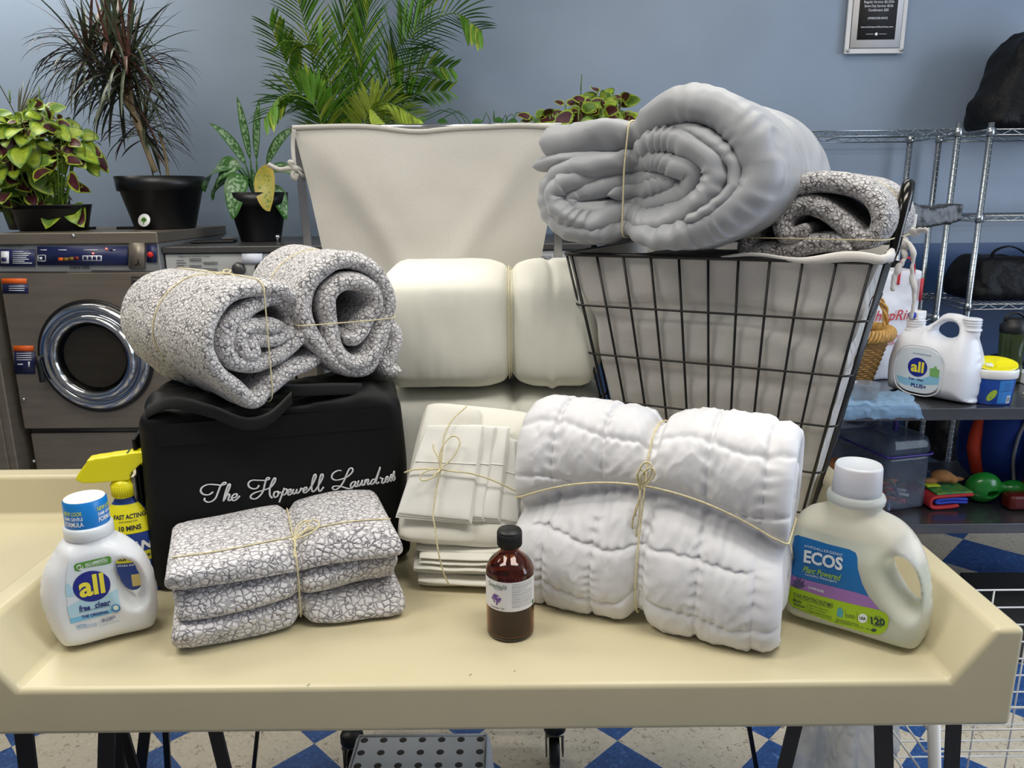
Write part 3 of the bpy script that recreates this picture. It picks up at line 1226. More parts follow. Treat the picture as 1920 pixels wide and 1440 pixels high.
frond(B, [px_(680, 320, 3.35), px_(690, 215, 3.2), px_(730, 195, 3.12), px_(790, 225, 3.05)], 24, .13, mi=1)
frond(B, [px_(640, 320, 3.35), px_(620, 170, 3.3), px_(600, 90, 3.3), px_(530, 75, 3.3)], 26, .16)
frond(B, [px_(660, 300), px_(668, 130), px_(672, 0), px_(674, -110)], 24, .12, spread=.35)
frond(B, [px_(665, 330, 3.4), px_(670, 260, 3.3), px_(690, 205, 3.2), px_(720, 230, 3.1)], 20, .12, mi=1)
frond(B, [px_(700, 320), px_(740, 230), px_(770, 180), px_(845, 170, 3.4)], 24, .12)
newobj('foliage', g, [GRN_PALM, GRN_PALM2], t, fixn=False)
newobj('stem', st, mat('palm_stem', '6f8a34', .45, var=.2), t)

# coleus behind the grey comforter + small trailing plant
t = thing('potted_coleus', 'red and green coleus showing just above the grey comforter', 'potted plant', (0.29, 3.45, 1.338))
pot(t, .09, .12, .17)
cr2 = []
for u, v, Y in ((1120, 175, 3.40), (1100, 195, 3.35), (1060, 200, 3.38), (1150, 178, 3.42), (1030, 215, 3.38), (1085, 205, 3.3), (1130, 205, 3.3), (1000, 222, 3.4), (1165, 190, 3.35), (1105, 185, 3.45)):
    p = atY(u, v, Y)
    cr2.append((p.x - .29, Y - 3.45, p.z - 1.338 + .008))
coleus(t, cr2, .05, 13, .095, .16, red=.55, spikes=[(cr2[0][0] - .065, 0, cr2[0][2] - .01, .085)])
t = thing('trailing_plant', 'small round-leaved plant peeking over the cloth beside the red coleus', 'potted plant', (-0.06, 3.55, 1.338))
pot(t, .06, .08, .12)
g = G()
st = G()
for u, v in ((905, 228), (925, 226), (800, 224), (820, 228), (1000, 226), (955, 232), (780, 226), (970, 229)):
    p = atY(u, v, 3.5)
    q = (p.x + .06, -.05, p.z - 1.338)
    st.tube(catmull([(0, 0, .11), (q[0] * .5, q[1] * .5, q[2] + .02), q], 12), .002, 5)
    broad_leaf(g, q, (rnd.uniform(-1, 1), -.3, .1), .05, .03, .1, mi=(0, 0), seg=6)
newobj('foliage', g, [AG_E], t, fixn=False)
newobj('stem', st, AG_E, t)

# ================================================================= SIGN ON THE WALL
c = atY(1649, -20, 3.86)
t = thing('price_sign', 'black price list with white lettering in a clear-edged white frame on the wall', 'sign', (1.705, 3.88, 2.36))
w, hh = .275, .42
newobj('frame', G().box((0, -.022, 0), (w, .012, hh)), mat('frame_white', 'dcdad8', .35, var=.02), t, bev=.002)
newobj('mat_board', G().box((0, -.030, 0), (w - .045, .003, hh - .05)), mat('mat_board', 'eeecec', .8, var=.02), t)
newobj('outline', G().box((0, -.029, 0), (w - .040, .002, hh - .045)), GREY_INK, t)
newobj('black_card', G().box((0, -.033, 0.002), (w - .100, .003, hh - .115)), mat('black_card', '2a2a2c', .7), t)
g = G()
f = flatfn(-.0352)
for s_t, z_, w_, h_ in (('The Hopewell Laundress', .11, .12, .013), ('Wash Dry Fold', .065, .09, .010), ('Regular Service: $2.25/lb', .009, .138, .0135), ('Same Day Service: $3/lb', -.008, .132, .0135), ('Comforters: $30', -.025, .092, .0130), ('(908)528-0452', -.060, .092, .0120),
                        ('www.thehopewelllaundress.com', -.097, .150, .0100)):
    put_text(g, s_t, f, 0, z_, width=w_, height=h_)
g.box((-.030, -.0352, -.127), (.036, .0004, .0016))
g.box((.030, -.0352, -.127), (.036, .0004, .0016))
g.lathe([(0, .0003), (.007, .0003)], 8, 0, (0, -.0352, -.127), 'Y', False)
newobj('lettering', g, WHITE_INK, t, fixn=False)
for sx in (-1, 1):
    for sz in (-1, 1):
        g = G().lathe([(.004, -.028), (.004, .006), (.007, .007), (.006, .013), (0, .014)], 18, 0, (sx * (w / 2 - .012), -.028, sz * (hh / 2 - .012)), 'Y')
        newobj('standoff', g, CHROME, t)

# ================================================================= WIRE SHELVING
def post(root, x, y, z0, z1):
    g = G().tube([(x, y, z0), (x, y, z1)], .0127, 14)
    for k in range(int((z1 - z0) / .0254)):
        zz = z0 + .0254 * (k + .5)
        g.lathe([(.0128, -.0012), (.0136, 0), (.0128, .0012)], 14, 0, (x, y, zz), capped=False)
    p = newobj('post', local_g(root, g), CHROMEW, root)
    return p


def wire_shelf(root, x0, x1, y0, y1, z, name='wire_shelf'):
    g = G()
    for (a, b) in (((x0, y0), (x1, y0)), ((x0, y1), (x1, y1)), ((x0, y0), (x0, y1)), ((x1, y0), (x1, y1))):
        for dz in (0, -.022):
            g.line((*a, z + dz), (*b, z + dz), .0032)
        L_ = math.hypot(b[0] - a[0], b[1] - a[1])
        n = max(2, int(L_ / .045))
        pts = [(a[0] + (b[0] - a[0]) * k / n, a[1] + (b[1] - a[1]) * k / n, z + (-.022 if k % 2 else 0)) for k in range(n + 1)]
        g.tube(pts, .002, 5)
    n = int((x1 - x0) / .03)
    for k in range(1, n):
        x = x0 + (x1 - x0) * k / n
        g.line((x, y0, z + .003), (x, y1, z + .003), .0016, 4)
    for x in (x0 + (x1 - x0) * .33, x0 + (x1 - x0) * .66):
        g.line((x, y0, z - .012), (x, y1, z - .012), .0025)
    s = newobj(name, local_g(root, g), CHROMEW, root)
    for a in ((x0, y0), (x1, y0), (x0, y1), (x1, y1)):
        newobj('collar', local_g(root, G().lathe([(.014, -.028), (.018, -.024), (.0165, .006), (.0135, .008)], 16, 0, (*a, z), capped=False)), CHROMEW, s)


# left unit: only its top shelf shows
xA0, xA1, xB0, xB1, yS0, yS1 = 0.72, 1.893, 2.03, 3.25, 3.40, 3.80
t = thing('wire_shelving_unit', 'chrome wire shelving unit with an empty top shelf, behind the grey comforter', 'shelf', (xA0, yS0, 0))
for x in (xA0, xA1):
    for y in (yS0, yS1):
        post(t, x, y, 0, 1.80)
wire_shelf(t, xA0, xA1, yS0, yS1, 1.772)
wire_shelf(t, xA0, xA1, yS0, yS1, 0.98)
wire_shelf(t, xA0, xA1, yS0, yS1, 0.25)
t = thing('wire_shelving_unit', 'chrome wire shelving unit holding black bags at the right edge', 'shelf', (xB0, yS0, 0))
for x in (xB0, xB1):
    for y in (yS0, yS1):
        post(t, x, y, 0, 1.80)
wire_shelf(t, xB0, xB1, yS0, yS1, 1.772)
wire_shelf(t, xB0, xB1, yS0, yS1, 1.415)
wire_shelf(t, xB0, xB1, yS0, yS1, 1.03)
wire_shelf(t, xB0, xB1, yS0, yS1, 0.25)

BAGCLOTH = cloth('black_nylon', '0c0d10', .55, .8, 14, .02, fine=.15, sheen=.0)


def soft_bag(name, label, cat, loc, size, seed, handles=True, rz=0, group=None, mat_=None, taper=.25, slump=.02):
    t = thing(name, label, cat, loc, rz, group)
    sx, sy, sz = size

    def f(X, Y, Z):
        q = np.stack([X, Y, Z], -1)
        k = 1 - taper * np.clip(Z / sz, 0, 1)
        n = fnoise(q * 9, seed, 3) * slump + fnoise(q * 3.5, seed + 3, 2) * slump * 1.3
        d = sd_box(X / k, Y / k, Z - sz / 2, (0, 0, 0), (sx / 2, sy / 2, sz / 2), min(size) * .22)
        return d + n * np.clip(Z / (sz * .3), 0, 1)
    st_ = max(size) / 48
    g = sdf_geo(f, (-sx / 2 - .04, -sy / 2 - .04, -.01), (sx / 2 + .04, sy / 2 + .04, sz + .06), st_)
    for v in g.v:
        v[:, 2] = np.maximum(v[:, 2], 0)
    newobj('bag_body', g, mat_ or BAGCLOTH, t, smo=2)
    if handles:
        g = G()
        for yy in (-sy * .25,):
            pts = [(-sx * .22, yy, sz * .92), (-sx * .2, yy - .01, sz + .03), (0, yy, sz + .05), (sx * .2, yy, sz + .02), (sx * .24, yy, sz * .9)]
            g.tube(catmull(pts, 30), .012, 8, flat=.3)
        newobj('handle', g, mat_ or BAGCLOTH, t)
    return t


p = atY(1880, 235, 3.6)
soft_bag('tote_bag', 'big black tote slumped on the topmost wire shelf', 'bag', (2.375, 3.60, 1.778), (.64, .34, .40), 5, slump=.03, taper=.42)
tt = soft_bag('duffel_bag', 'black bag on the wire shelf behind the big white jug, left of the others', 'bag', (2.26, 3.60, 1.036), (.36, .30, .19), 8, slump=.02)
soft_bag('duffel_bag', 'lumpy black bag on the lower wire shelf at the right edge', 'bag', (2.70, 3.60, 1.036), (.46, .32, .20), 12, slump=.025)
soft_bag('duffel_bag', 'black bag on the wire shelf behind the white shopping bag', 'bag', (1.62, 3.60, .986), (.44, .30, .22), 15, slump=.025)
soft_bag('duffel_bag', 'dark bag low behind the green drinks flask', 'bag', (2.25, 3.60, .256), (.5, .3, .5), 18, slump=.03, handles=False)
soft_bag('duffel_bag', 'dark bag on the bottom wire shelf behind the clear craft box', 'bag', (1.45, 3.60, .256), (.6, .3, .45), 21, slump=.03, handles=False)

# ================================================================= STEEL WORK TABLE
TX0, TX1, TY0, TY1, TZ = 0.93, 2.45, 2.36, 2.98, 0.845
t = thing('work_table', 'stainless steel work table with undershelf beside the wire shelving', 'table', (TX0, TY0, 0))
TOPM = mat('steel_top', '6f7075', .22, .85, var=.08, vscale=4)
newobj('tabletop', local_g(t, G().box(((TX0 + TX1) / 2, (TY0 + TY1) / 2, TZ - .02), (TX1 - TX0, TY1 - TY0, .04))), TOPM, t, bev=.003)
newobj('undershelf', local_g(t, G().box(((TX0 + TX1) / 2, (TY0 + TY1) / 2, .428), (TX1 - TX0 - .02, TY1 - TY0 - .01, .035))), TOPM, t, bev=.003)
for x in (TX0 + .05, TX1 - .05):
    for y in (TY0 + .06, TY1 - .05):
        newobj('leg', local_g(t, G().tube([(x, y, 0), (x, y, TZ - .03)], .02, 16)), STEEL, t)

# dark mat lying on the floor
t = thing('floor_mat', 'dark rubber mat on the tile floor at the right', 'mat', (2.0, 2.3, 0))
p1, p2, p3, p4 = atZ(1800, 1078, 0), atZ(1925, 1080, 0), atZ(1925, 1240, 0), atZ(1850, 1150, 0)
newobj('mat_body', local_g(t, G().prism([(p1.x, p1.y), (p4.x - .1, p4.y - .3), (p3.x + .6, p3.y - .3), (p2.x + .6, p2.y)], .0, .012, plane='XY')), mat('rubber_mat', '3a3836', .8), t, bev=.003)

# ================================================================= FOLDING TABLES
CREAM = mat('cream_laminate', 'cac09f', .30, var=.03, vscale=6, bump=.03, bscale=60)
TZF, TZL, TZB, TYF, TYB = .85, .93, .775, .943, 1.86
t = thing('folding_table', 'long cream moulded laundry folding table carrying the bundles and bottles', 'table', (-.05, TYF, 0))
g = G()
xl0, xl1, xl2, xr2, xr1, xr0 = -.795, -.752, -.694, .608, .662, .702
sec = [(xl0, TZB), (xr0, TZB), (xr0, TZL), (xr1, TZL), (xr2, TZF), (xl2, TZF), (xl1, TZL), (xl0, TZL)]
n = len(sec)
ys = [TYF, TYB - .09, TYB - .04, TYB]


def secat(y, lift):
    return [(x, y, z if not lift or z != TZF else TZL) for x, z in sec]


v = secat(ys[0], 0) + secat(ys[1], 0) + secat(ys[2], 1) + secat(ys[3], 1)
f = [tuple(range(n))[::-1], tuple(range(3 * n, 4 * n))]
for k in range(3):
    f += [(k * n + i, k * n + (i + 1) % n, (k + 1) * n + (i + 1) % n, (k + 1) * n + i) for i in range(n)]
g.add(v, f)
tt = newobj('tabletop', local_g(t, g), CREAM, t, smooth=True)
b = tt.modifiers.new('bevel', 'BEVEL')
b.width, b.segments, b.limit_method, b.angle_limit = .009, 4, 'ANGLE', R(25)
tt.modifiers.new('wn', 'WEIGHTED_NORMAL')
# scuffs on the front edge
g = G()
for u, v_, a, l in ((578, 1284, 1.0, .006), (882, 1265, .9, .005), (965, 1258, 1.2, .004)):
    p = atZ(u, v_, TZF + .0004)
    g.box((p.x, p.y, TZF + .0004), (l, .0006, .0003), rz=a)
newobj('scuff_mark', local_g(t, g), mat('scuff', '4a4538', .8), t, smooth=False)


def flatbar(root, u0, v0, u1, v1, wpx, Y, name):
    a, b = atY(u0, v0, Y), atY(u1, v1, Y)
    a = a + (a - b) * ((TZB + .004 - a.z) / (a.z - b.z))
    e = a + (b - a) * ((a.z - 0.0) / (a.z - b.z))
    w = wpx / FPX * (Y + .35)
    g = G()
    hw = w / 2
    g.add([(a.x - hw, Y - .003, a.z), (a.x + hw, Y - .003, a.z), (e.x + hw, Y - .003, 0), (e.x - hw, Y - .003, 0),
           (a.x - hw, Y + .003, a.z), (a.x + hw, Y + .003, a.z), (e.x + hw, Y + .003, 0), (e.x - hw, Y + .003, 0)],
          [(0, 1, 2, 3), (7, 6, 5, 4), (0, 4, 5, 1), (1, 5, 6, 2), (2, 6, 7, 3), (3, 7, 4, 0)])
    newobj(name, local_g(root, g), BLACKM, root, smooth=False)


for (u0, v0, u1, v1, w, Y, nm) in ((45, 1374, 53, 1440, 28, 1.0, 'leg'), (201, 1373, 199, 1440, 26, 1.0, 'leg'), (232, 1373, 252, 1440, 15, 1.05, 'brace'), (272, 1372, 264, 1440, 20, 1.72, 'leg'),
                                  (311, 1372, 315, 1440, 11, 1.74, 'brace'), (404, 1371, 421, 1440, 22, 1.1, 'leg'), (483, 1371, 476, 1440, 7, 1.76, 'brace'),
                                  (1405, 1366, 1418, 1440, 8, 1.76, 'brace'), (1489, 1366, 1471, 1440, 23, 1.1, 'leg'), (1547, 1365, 1560, 1440, 12, 1.72, 'brace'), (1656, 1365, 1658, 1440, 28, 1.0, 'leg'), (1788, 1364, 1784, 1440, 23, 1.02, 'leg')):
    flatbar(t, u0, v0, u1, v1, w, Y, nm)

t = thing('folding_table', 'cream laundry table standing to the left with its raised rear edge showing', 'table', (-1.5, .95, 0))
g = G()
sec2 = [(.20, TZB), (.20, .848), (1.562, .848), (1.585, TZL), (1.635, TZL), (1.635, TZB)]
g.prism(sec2, -2.3, -.802, plane='YZ')
tb = newobj('tabletop', local_g(t, g), CREAM, t)
b = tb.modifiers.new('bevel', 'BEVEL')
b.width, b.segments, b.limit_method, b.angle_limit = .008, 4, 'ANGLE', R(25)
tb.modifiers.new('wn', 'WEIGHTED_NORMAL')
for x in (-2.2, -.9):
    for y in (.3, 1.5):
        newobj('leg', local_g(t, G().box((x, y, TZB / 2), (.03, .03, TZB))), BLACKM, t)

# ================================================================= BUNDLES
TWINE = mat('jute_twine', 'd8cda6', .9, var=.15, vscale=300, bump=.5, bscale=900, bdist=.0008)
SH_F = sherpa('sherpa_pale', 'e4e1e3', '66626e', 98, .042, .60)
SH_1 = sherpa('sherpa_speckled', 'dedbdb', '3a3640', 135, .06, .88)
SH_2 = sherpa('sherpa_speckled_b', 'e0dddd', '45414b', 118, .05, .78)
SH_3 = sherpa('sherpa_grey_speckled', 'd2cfcf', '332f38', 130, .08, .80)


def hull(pts):
    pts = sorted(set(map(tuple, np.round(pts, 5))))

    def half(ps):
        out = []
        for p in ps:
            while len(out) > 1 and (out[-1][0] - out[-2][0]) * (p[1] - out[-2][1]) - (out[-1][1] - out[-2][1]) * (p[0] - out[-2][0]) <= 0:
                out.pop()
            out.append(p)
        return out
    a, b = half(pts), half(pts[::-1])
    return np.array(a[:-1] + b[:-1])


def wrap(P, k, val, tol=.006, off=.001, slope=None):
    """taut closed loop of twine round the bundle in the plane coord[k] == val (+ slope * other)"""
    Q = P.reshape(-1, 3)
    oth = [i for i in range(3) if i != k]
    ref = np.full(len(Q), val)
    if slope:
        ref = val + slope[1] * Q[:, slope[0]]
    m = np.abs(Q[:, k] - ref) < tol
    H2 = hull(Q[m][:, oth])
    c = H2.mean(0)
    H2 = c + (H2 - c) * (1 + off / np.linalg.norm(H2 - c, axis=1)[:, None])
    n = 160
    L_ = np.vstack([H2, H2[:1]])
    s = np.concatenate([[0], np.cumsum(np.linalg.norm(np.diff(L_, axis=0), axis=1))])
    q = np.linspace(0, s[-1], n, endpoint=False)
    X = np.stack([np.interp(q, s, L_[:, j]) for j in range(2)], 1)
    out = np.zeros((n, 3))
    out[:, oth[0]], out[:, oth[1]] = X[:, 0], X[:, 1]
    out[:, k] = val
    if slope:
        out[:, k] = val + slope[1] * out[:, slope[0]]
    return out


def ga(x, w):
    return np.exp(-(x / w) ** 2)


# ---- white quilted comforter (front right)
QUILT = cloth('white_quilted_cotton', 'dedee2', .5, .55, 11, .012, fine=.06, sheen=.05, ridged=True)


def quilt():
    yaw = R(-26)
    L_, D, Hh, tk = .440, .225, .378, .023
    path = spiral(D / 2 - tk, Hh / 2 - tk, 2.1, .050, start=R(250), power=3.2, cw=-1)
    q = .083
    def seams(S, V):
        S2 = S + .006 * np.sin(V * 30)
        return np.abs(np.sin(PI * (S2 + .02) / q)), np.abs(np.sin(PI * V / q + .6))

    def pf(S, V):
        a_, b_ = seams(S, V)
        return .80 + .22 * np.minimum(a_ ** .35, 1) * np.minimum(b_ ** .35, 1)
    P, S, V = sweep(path, L_, tk, n=620, mside=190, puff=pf)
    a, c, b = P[..., 0], P[..., 1], P[..., 2]
    c0 = -.005
    b0 = .040 - 1.3 * c ** 2
    k1 = 1 - .30 * ga(b - b0, .020) - .24 * ga(b - b0, .062)
    k2 = 1 - .11 * ga(c - c0, .014) - .07 * ga(c - c0, .05)
    edge = 1 - .12 * np.clip(np.abs(c) / (L_ / 2) - .8, 0, 1) * 5 * .5
    a = a * k1 * k2 * edge
    b = b * k2 * (1 - .03 * (np.abs(c) / (L_ / 2)) ** 4) - .0 * c
    c = c * (1 - .03 * ga(b - b0, .03))
    nn = np.stack([P[..., 0] * 1, P[..., 1], P[..., 2]], -1)
    w = fnoise(nn * np.array([30, 55, 30]), 3, 3) * .0016 + fnoise(nn * 9, 9, 2) * .005
    pk = ga(b - b0, .05) * np.sin(c * 260 + 6 * vnoise(nn * 20, 2)) * .0016
    sa, sb = seams(S, V)
    w = w + .0016 * np.sin(S * 330 + 9 * vnoise(nn * 14, 21)) * ga(sb, .35) + .0016 * np.sin(V * 330 + 9 * vnoise(nn * 14, 22)) * ga(sa, .35)
    w = w - .0030 * ga(sa, .15) - .0042 * ga(sb, .15) - .0022 * np.abs(fnoise(np.stack([S * 26 + V * 34, V * 26 - S * 12, S * 0], -1), 33, 2)) ** .7
    r = np.sqrt(a ** 2 + b ** 2) + 1e-6
    a = a + a / r * (w + pk) + (b + Hh / 2) * .17 - .02
    b = b + b / r * w
    Q = np.stack([a, c, b], -1)
    Q[..., 2] = np.maximum(Q[..., 2] - np.percentile(Q[..., 2], .6), 0)
    O = (.222, 1.165, TZF + .001)
    W = frame_map(Q, (0, 0, 0), yaw + PI / 2)
    t = thing('quilted_comforter', 'bright white box-quilted comforter tied with twine at the front of the table', 'comforter', O)
    newobj('padding', sweep_geo(W), QUILT, t, fixn=True)
    g = G()
    l1 = wrap(Q, 1, c0, .007)
    g.tube(frame_map(l1, (0, 0, 0), yaw + PI / 2), .0015, 6, closed=True)
    # horizontal tie follows the groove
    m = np.abs(Q[..., 2] - (.040 + Hh / 2 - 1.3 * Q[..., 1] ** 2)) < .006
    q2 = Q[m]
    H2 = hull(q2[:, :2])
    H2 = np.vstack([H2, H2[:1]])
    s = np.concatenate([[0], np.cumsum(np.linalg.norm(np.diff(H2, axis=0), axis=1))])
    qq = np.linspace(0, s[-1], 160, endpoint=False)
    X = np.stack([np.interp(qq, s, H2[:, j]) for j in range(2)], 1)
    l2 = np.stack([X[:, 0] * 1.012, X[:, 1] * 1.005, .040 + Hh / 2 - 1.3 * X[:, 1] ** 2], 1)
    l2[:, 0] -= .002
    g.tube(frame_map(l2, (0, 0, 0), yaw + PI / 2), .0016, 6, closed=True)
    i = np.argmin(np.abs(l2[:, 1] - c0) + 10 * (l2[:, 0] > 0))
    C = frame_map(l2[i][None] - np.array([[.003, 0, 0]]), (0, 0, 0), yaw + PI / 2)[0]
    ex = np.array([math.cos(yaw), math.sin(yaw), 0])
    en = np.array([math.sin(yaw), -math.cos(yaw), 0])
    bow(g, C, ex, (0, 0, 1), .022, .0016, tails=((-.3, -2.2), (-.15, -4.6), (-.5, -3.2)), loops=((.6, 1.9), (.1, 1.3), (.9, 1.5)), en=en)
    newobj('twine', g, TWINE, t, fixn=False)


quilt()

# ---- folded sherpa blanket (front left)


def folded_sherpa():
    yaw = R(20)
    L_, tk = .342, .0122
    z = lambda k: tk + k * .0228
    path = [(.06, z(0)), (.17, z(0)), (.02, z(0)), (-.004, z(.5) - .001), (.02, z(1) + .002), (.165, z(1)), (.178, z(1.5)), (.16, z(2)), (.03, z(2) + .002), (.012, z(2.5) + .003), (.03, z(3) + .003), (.16, z(3)), (.178, z(3.5)), (.16, z(4)), (.02, z(4) + .006), (-.008, z(4.6) + .004), (.02, z(5.1)), (.17, z(5.0)), (.185, z(4.4))]
    P, S, V = sweep(path, L_, tk, n=360, mside=70, endr=.012)
    a, c, b = P[..., 0], P[..., 1], P[..., 2]
    c0 = -.012
    kk_ = .93 + .35 * (c + .17)
    k2 = 1 - .13 * ga(c - c0, .010) - .06 * ga(c - c0, .04)
    hz = .065
    nn = np.stack([S * 9, V * 9, b * 4], -1)
    w = fnoise(nn, 5, 2) * .004
    bump = .026 * ga(c - .09, .055) * np.clip((b - .10) / .05, 0, 1)           # the gap on the left lifts the top fold
    b = b - (b - .06) * 0 + bump * 0
    b = np.where(b > hz, hz + (b - hz) * (1 + .22 * ga(c + .10, .10)), b)
    b = hz + (b - hz) * k2
    a = .09 + (a - .09) * (k2 - .03 * (np.abs(c) > .15))
    Q = np.stack([a + w + .012 * np.sin(b * 60 + c * 9), c * (1 + .03 * np.sin(b * 70)), b + w * .6], -1)
    Q[..., 2] = np.maximum(Q[..., 2], 0)
    Q[..., 2] += .0
    W = frame_map(Q, (0, 0, 0), yaw + PI / 2)
    O = (-.345, 1.083, TZF + .001)
    t = thing('sherpa_blanket', 'folded pale sherpa blanket tied with twine, lying flat in front of the black bag', 'blanket', O, group='sherpa blankets')
    newobj('fleece', sweep_geo(W), SH_F, t)
    g = G()
    l1 = wrap(Q, 1, c0, .007)
    g.tube(frame_map(l1, (0, 0, 0), yaw + PI / 2), .0013, 6, closed=True)
    top = Q.reshape(-1, 3)
    ln = []
    for cc in np.linspace(-.165, .165, 40):
        aa = .03 + .01 * ga(cc - c0, .05)
        m = (np.abs(top[:, 1] - cc) < .008) & (np.abs(top[:, 0] - aa) < .012)
        zz = top[m][:, 2].max() if m.any() else .17
        ln.append((aa, cc, zz + .0015))
    ln = np.array(ln)
    ln[:, 2] = np.convolve(np.pad(ln[:, 2], 2, 'edge'), np.ones(5) / 5, 'valid')
    ln[:, 2] = np.where(ln[:, 2] < .118, .118, ln[:, 2])
    g.tube(frame_map(ln, (0, 0, 0), yaw + PI / 2), .0012, 6)
    C = frame_map(np.array([[.018, c0, ln[20, 2] + .004]]), (0, 0, 0), yaw + PI / 2)[0]
    ex = np.array([math.cos(yaw), math.sin(yaw), 0])
    ey = np.array([-math.sin(yaw) * .8, math.cos(yaw) * .8, .6])
    bow(g, C, ex, ey, .020, .0014, tails=((1.6, .9), (-.1, -1.6)), loops=((2.0, 1.0), (1.2, 1.2)), en=(0, -.4, .9))
    newobj('twine', g, TWINE, t, fixn=False)


folded_sherpa()


# ---- rolled bundles
def rolled(name, label, cat, path, L_, tk, O, yaw, m_, pitch=0.0, roll=0.0, seed=0, ties=(), group=None, amp=.004, puff=None, n=420, ms=60, deform=None, tw=.0012, endr=None, part='fleece', extra=(), wfreq=(10, 14, 10), bows=(), layer=.010):
    t = thing(name, label, cat, O, group=group)
    cen = None
    allQ = []
    for (path_, tk_, pt_, n_) in [(path, tk, part, n)] + list(extra):
        Q, cen = shaped(path_, tk_, n_, L_, ms, puff if pt_ == part else None, endr, ties, wfreq, seed, amp, deform, cen, layer)
        allQ.append(Q.reshape(-1, 3))
        newobj(pt_, sweep_geo(frame_map(Q, (0, 0, 0), yaw, pitch, roll)), m_, t)
    Q = np.vstack(allQ)
    g = G()
    for kind, val, dep, wd in ties:
        k = 1 if kind == 'girth' else (0 if kind == 'long' else 2)
        lp = wrap(Q, k, val, .008)
        g.tube(frame_map(lp, (0, 0, 0), yaw, pitch, roll), tw, 6, closed=True)
    for (C, ex, ey, en, sz) in bows:
        bow(g, frame_map(np.array([C]), (0, 0, 0), yaw, pitch, roll)[0], frame_map(np.array([ex]), (0, 0, 0), yaw, pitch, roll)[0], frame_map(np.array([ey]), (0, 0, 0), yaw, pitch, roll)[0], sz, tw, en=frame_map(np.array([en]), (0, 0, 0), yaw, pitch, roll)[0])
    if g.n:
        newobj('twine', g, TWINE, t, fixn=False)
    return t, Q


def shaped(path, tk, n, L_, ms, puff, endr, ties, wfreq, seed, amp, deform, cen, layer):
    P, S, V = sweep(path, L_, tk, n=n, mside=ms, puff=puff, endr=endr)
    a, c, b = P[..., 0].copy(), P[..., 1].copy(), P[..., 2].copy()
    ca, cb = cen if cen else ((a.max() + a.min()) / 2, (b.max() + b.min()) / 2)
    c = c + layer * fnoise(np.stack([S * 7, S * 0 + tk * 100, np.sign(V) * 3], -1), seed + 2, 2) * np.clip(np.abs(V) / (L_ / 2) - .5, 0, 1) * 2
    for kind, val, dep, wd in ties:
        if kind == 'girth':
            k = 1 - dep * ga(c - val, wd) - dep * .5 * ga(c - val, wd * 3.5)
            a = ca + (a - ca) * k
            b = cb + (b - cb) * k
        else:                           # lengthwise tie in the plane a == val
            x = (a - val) if kind == 'long' else (b - val)
            k = 1 - dep * ga(x, wd) - dep * .6 * ga(x, wd * 3.5)
            c = c * k
            if kind == 'long':
                b = cb + (b - cb) * k
            else:
                a = ca + (a - ca) * k
    nn = np.stack([a * wfreq[0], c * wfreq[1], b * wfreq[2]], -1)
    w = fnoise(nn, seed, 3)
    rr = np.sqrt((a - ca) ** 2 + (b - cb) ** 2) + 1e-5
    a = a + (a - ca) / rr * w * amp
    b = b + (b - cb) / rr * w * amp
    c = c + fnoise(nn * .7 + 9, seed + 5, 2) * amp * 1.2
    if deform:
        a, c, b = deform(a, c, b, S)
    return np.stack([a, c, b], -1), (ca, cb)


def tr(pts, x0, y0, s, cx, cy, mpp):
    """zoomed-crop pixels -> metres in the face plane: crop origin (x0,y0), zoom s, centre (cx,cy) px, metres per px"""
    return [((x / s + x0 - cx) * mpp, -(y / s + y0 - cy) * mpp) for x, y in pts]


# left roll on the bag, traced from its visible end
p1 = [(1215, 685), (1060, 760), (900, 800), (760, 900), (670, 930), (560, 830), (470, 720), (425, 560), (480, 410), (600, 310), (760, 285), (900, 310), (990, 380), (1045, 500), (1000, 600), (880, 690), (740, 730), (600, 700), (545, 600), (590, 480), (690, 420), (800, 370), (900, 350), (985, 420), (990, 520), (930, 590), (820, 600), (720, 580), (690, 600), (700, 660), (650, 650), (625, 570), (680, 510), (800, 520), (910, 515)]
rolled('sherpa_blanket', 'rolled sherpa blanket on the left end of the black bag', 'blanket', tr(p1, 200, 440, 3.31, 430, 625, .00096), .345, .0150,
       (-.530, 1.375, 1.277), R(46), SH_1, seed=11, ties=(('girth', .02, .05, .012), ('long', .005, .02, .012)), group='sherpa blankets', amp=.003, n=460, ms=56,
       bows=(((.0, -.05, .108), (1, 0, 0), (0, 1, .1), (0, 0, 1), .014),))
p2 = [(1780, 830), (1690, 800), (1760, 620), (1700, 500), (1640, 640), (1560, 790), (1400, 770), (1300, 660), (1210, 520), (1180, 380), (1230, 230), (1350, 130), (1480, 110), (1620, 170), (1700, 290), (1720, 420), (1640, 560), (1600, 660), (1510, 740), (1420, 730), (1350, 620), (1340, 480), (1330, 330), (1400, 250), (1500, 240), (1600, 290), (1620, 400), (1560, 470), (1480, 570), (1400, 560)]
rolled('sherpa_blanket', 'rolled sherpa blanket with a hollow centre on the right end of the black bag', 'blanket', tr(p2, 200, 440, 3.31, 650, 585, .00094), .33, .0165,
       (-.358, 1.475, 1.30), R(33), SH_2, seed=17, ties=(('girth', .03, .04, .012), ('across', .002, .025, .014)), group='sherpa blankets', amp=.003, n=420, ms=56)
p3 = [(2000, 1040), (1900, 1000), (1780, 1010), (1650, 1040), (1480, 1060), (1340, 1060), (1360, 900), (1430, 830), (1500, 740), (1620, 670), (1760, 640), (1940, 660), (2060, 720), (2130, 830), (2120, 940), (2040, 980), (1960, 920), (1900, 870), (1800, 800), (1700, 770), (1600, 800), (1560, 880), (1580, 960), (1660, 960), (1720, 900)]
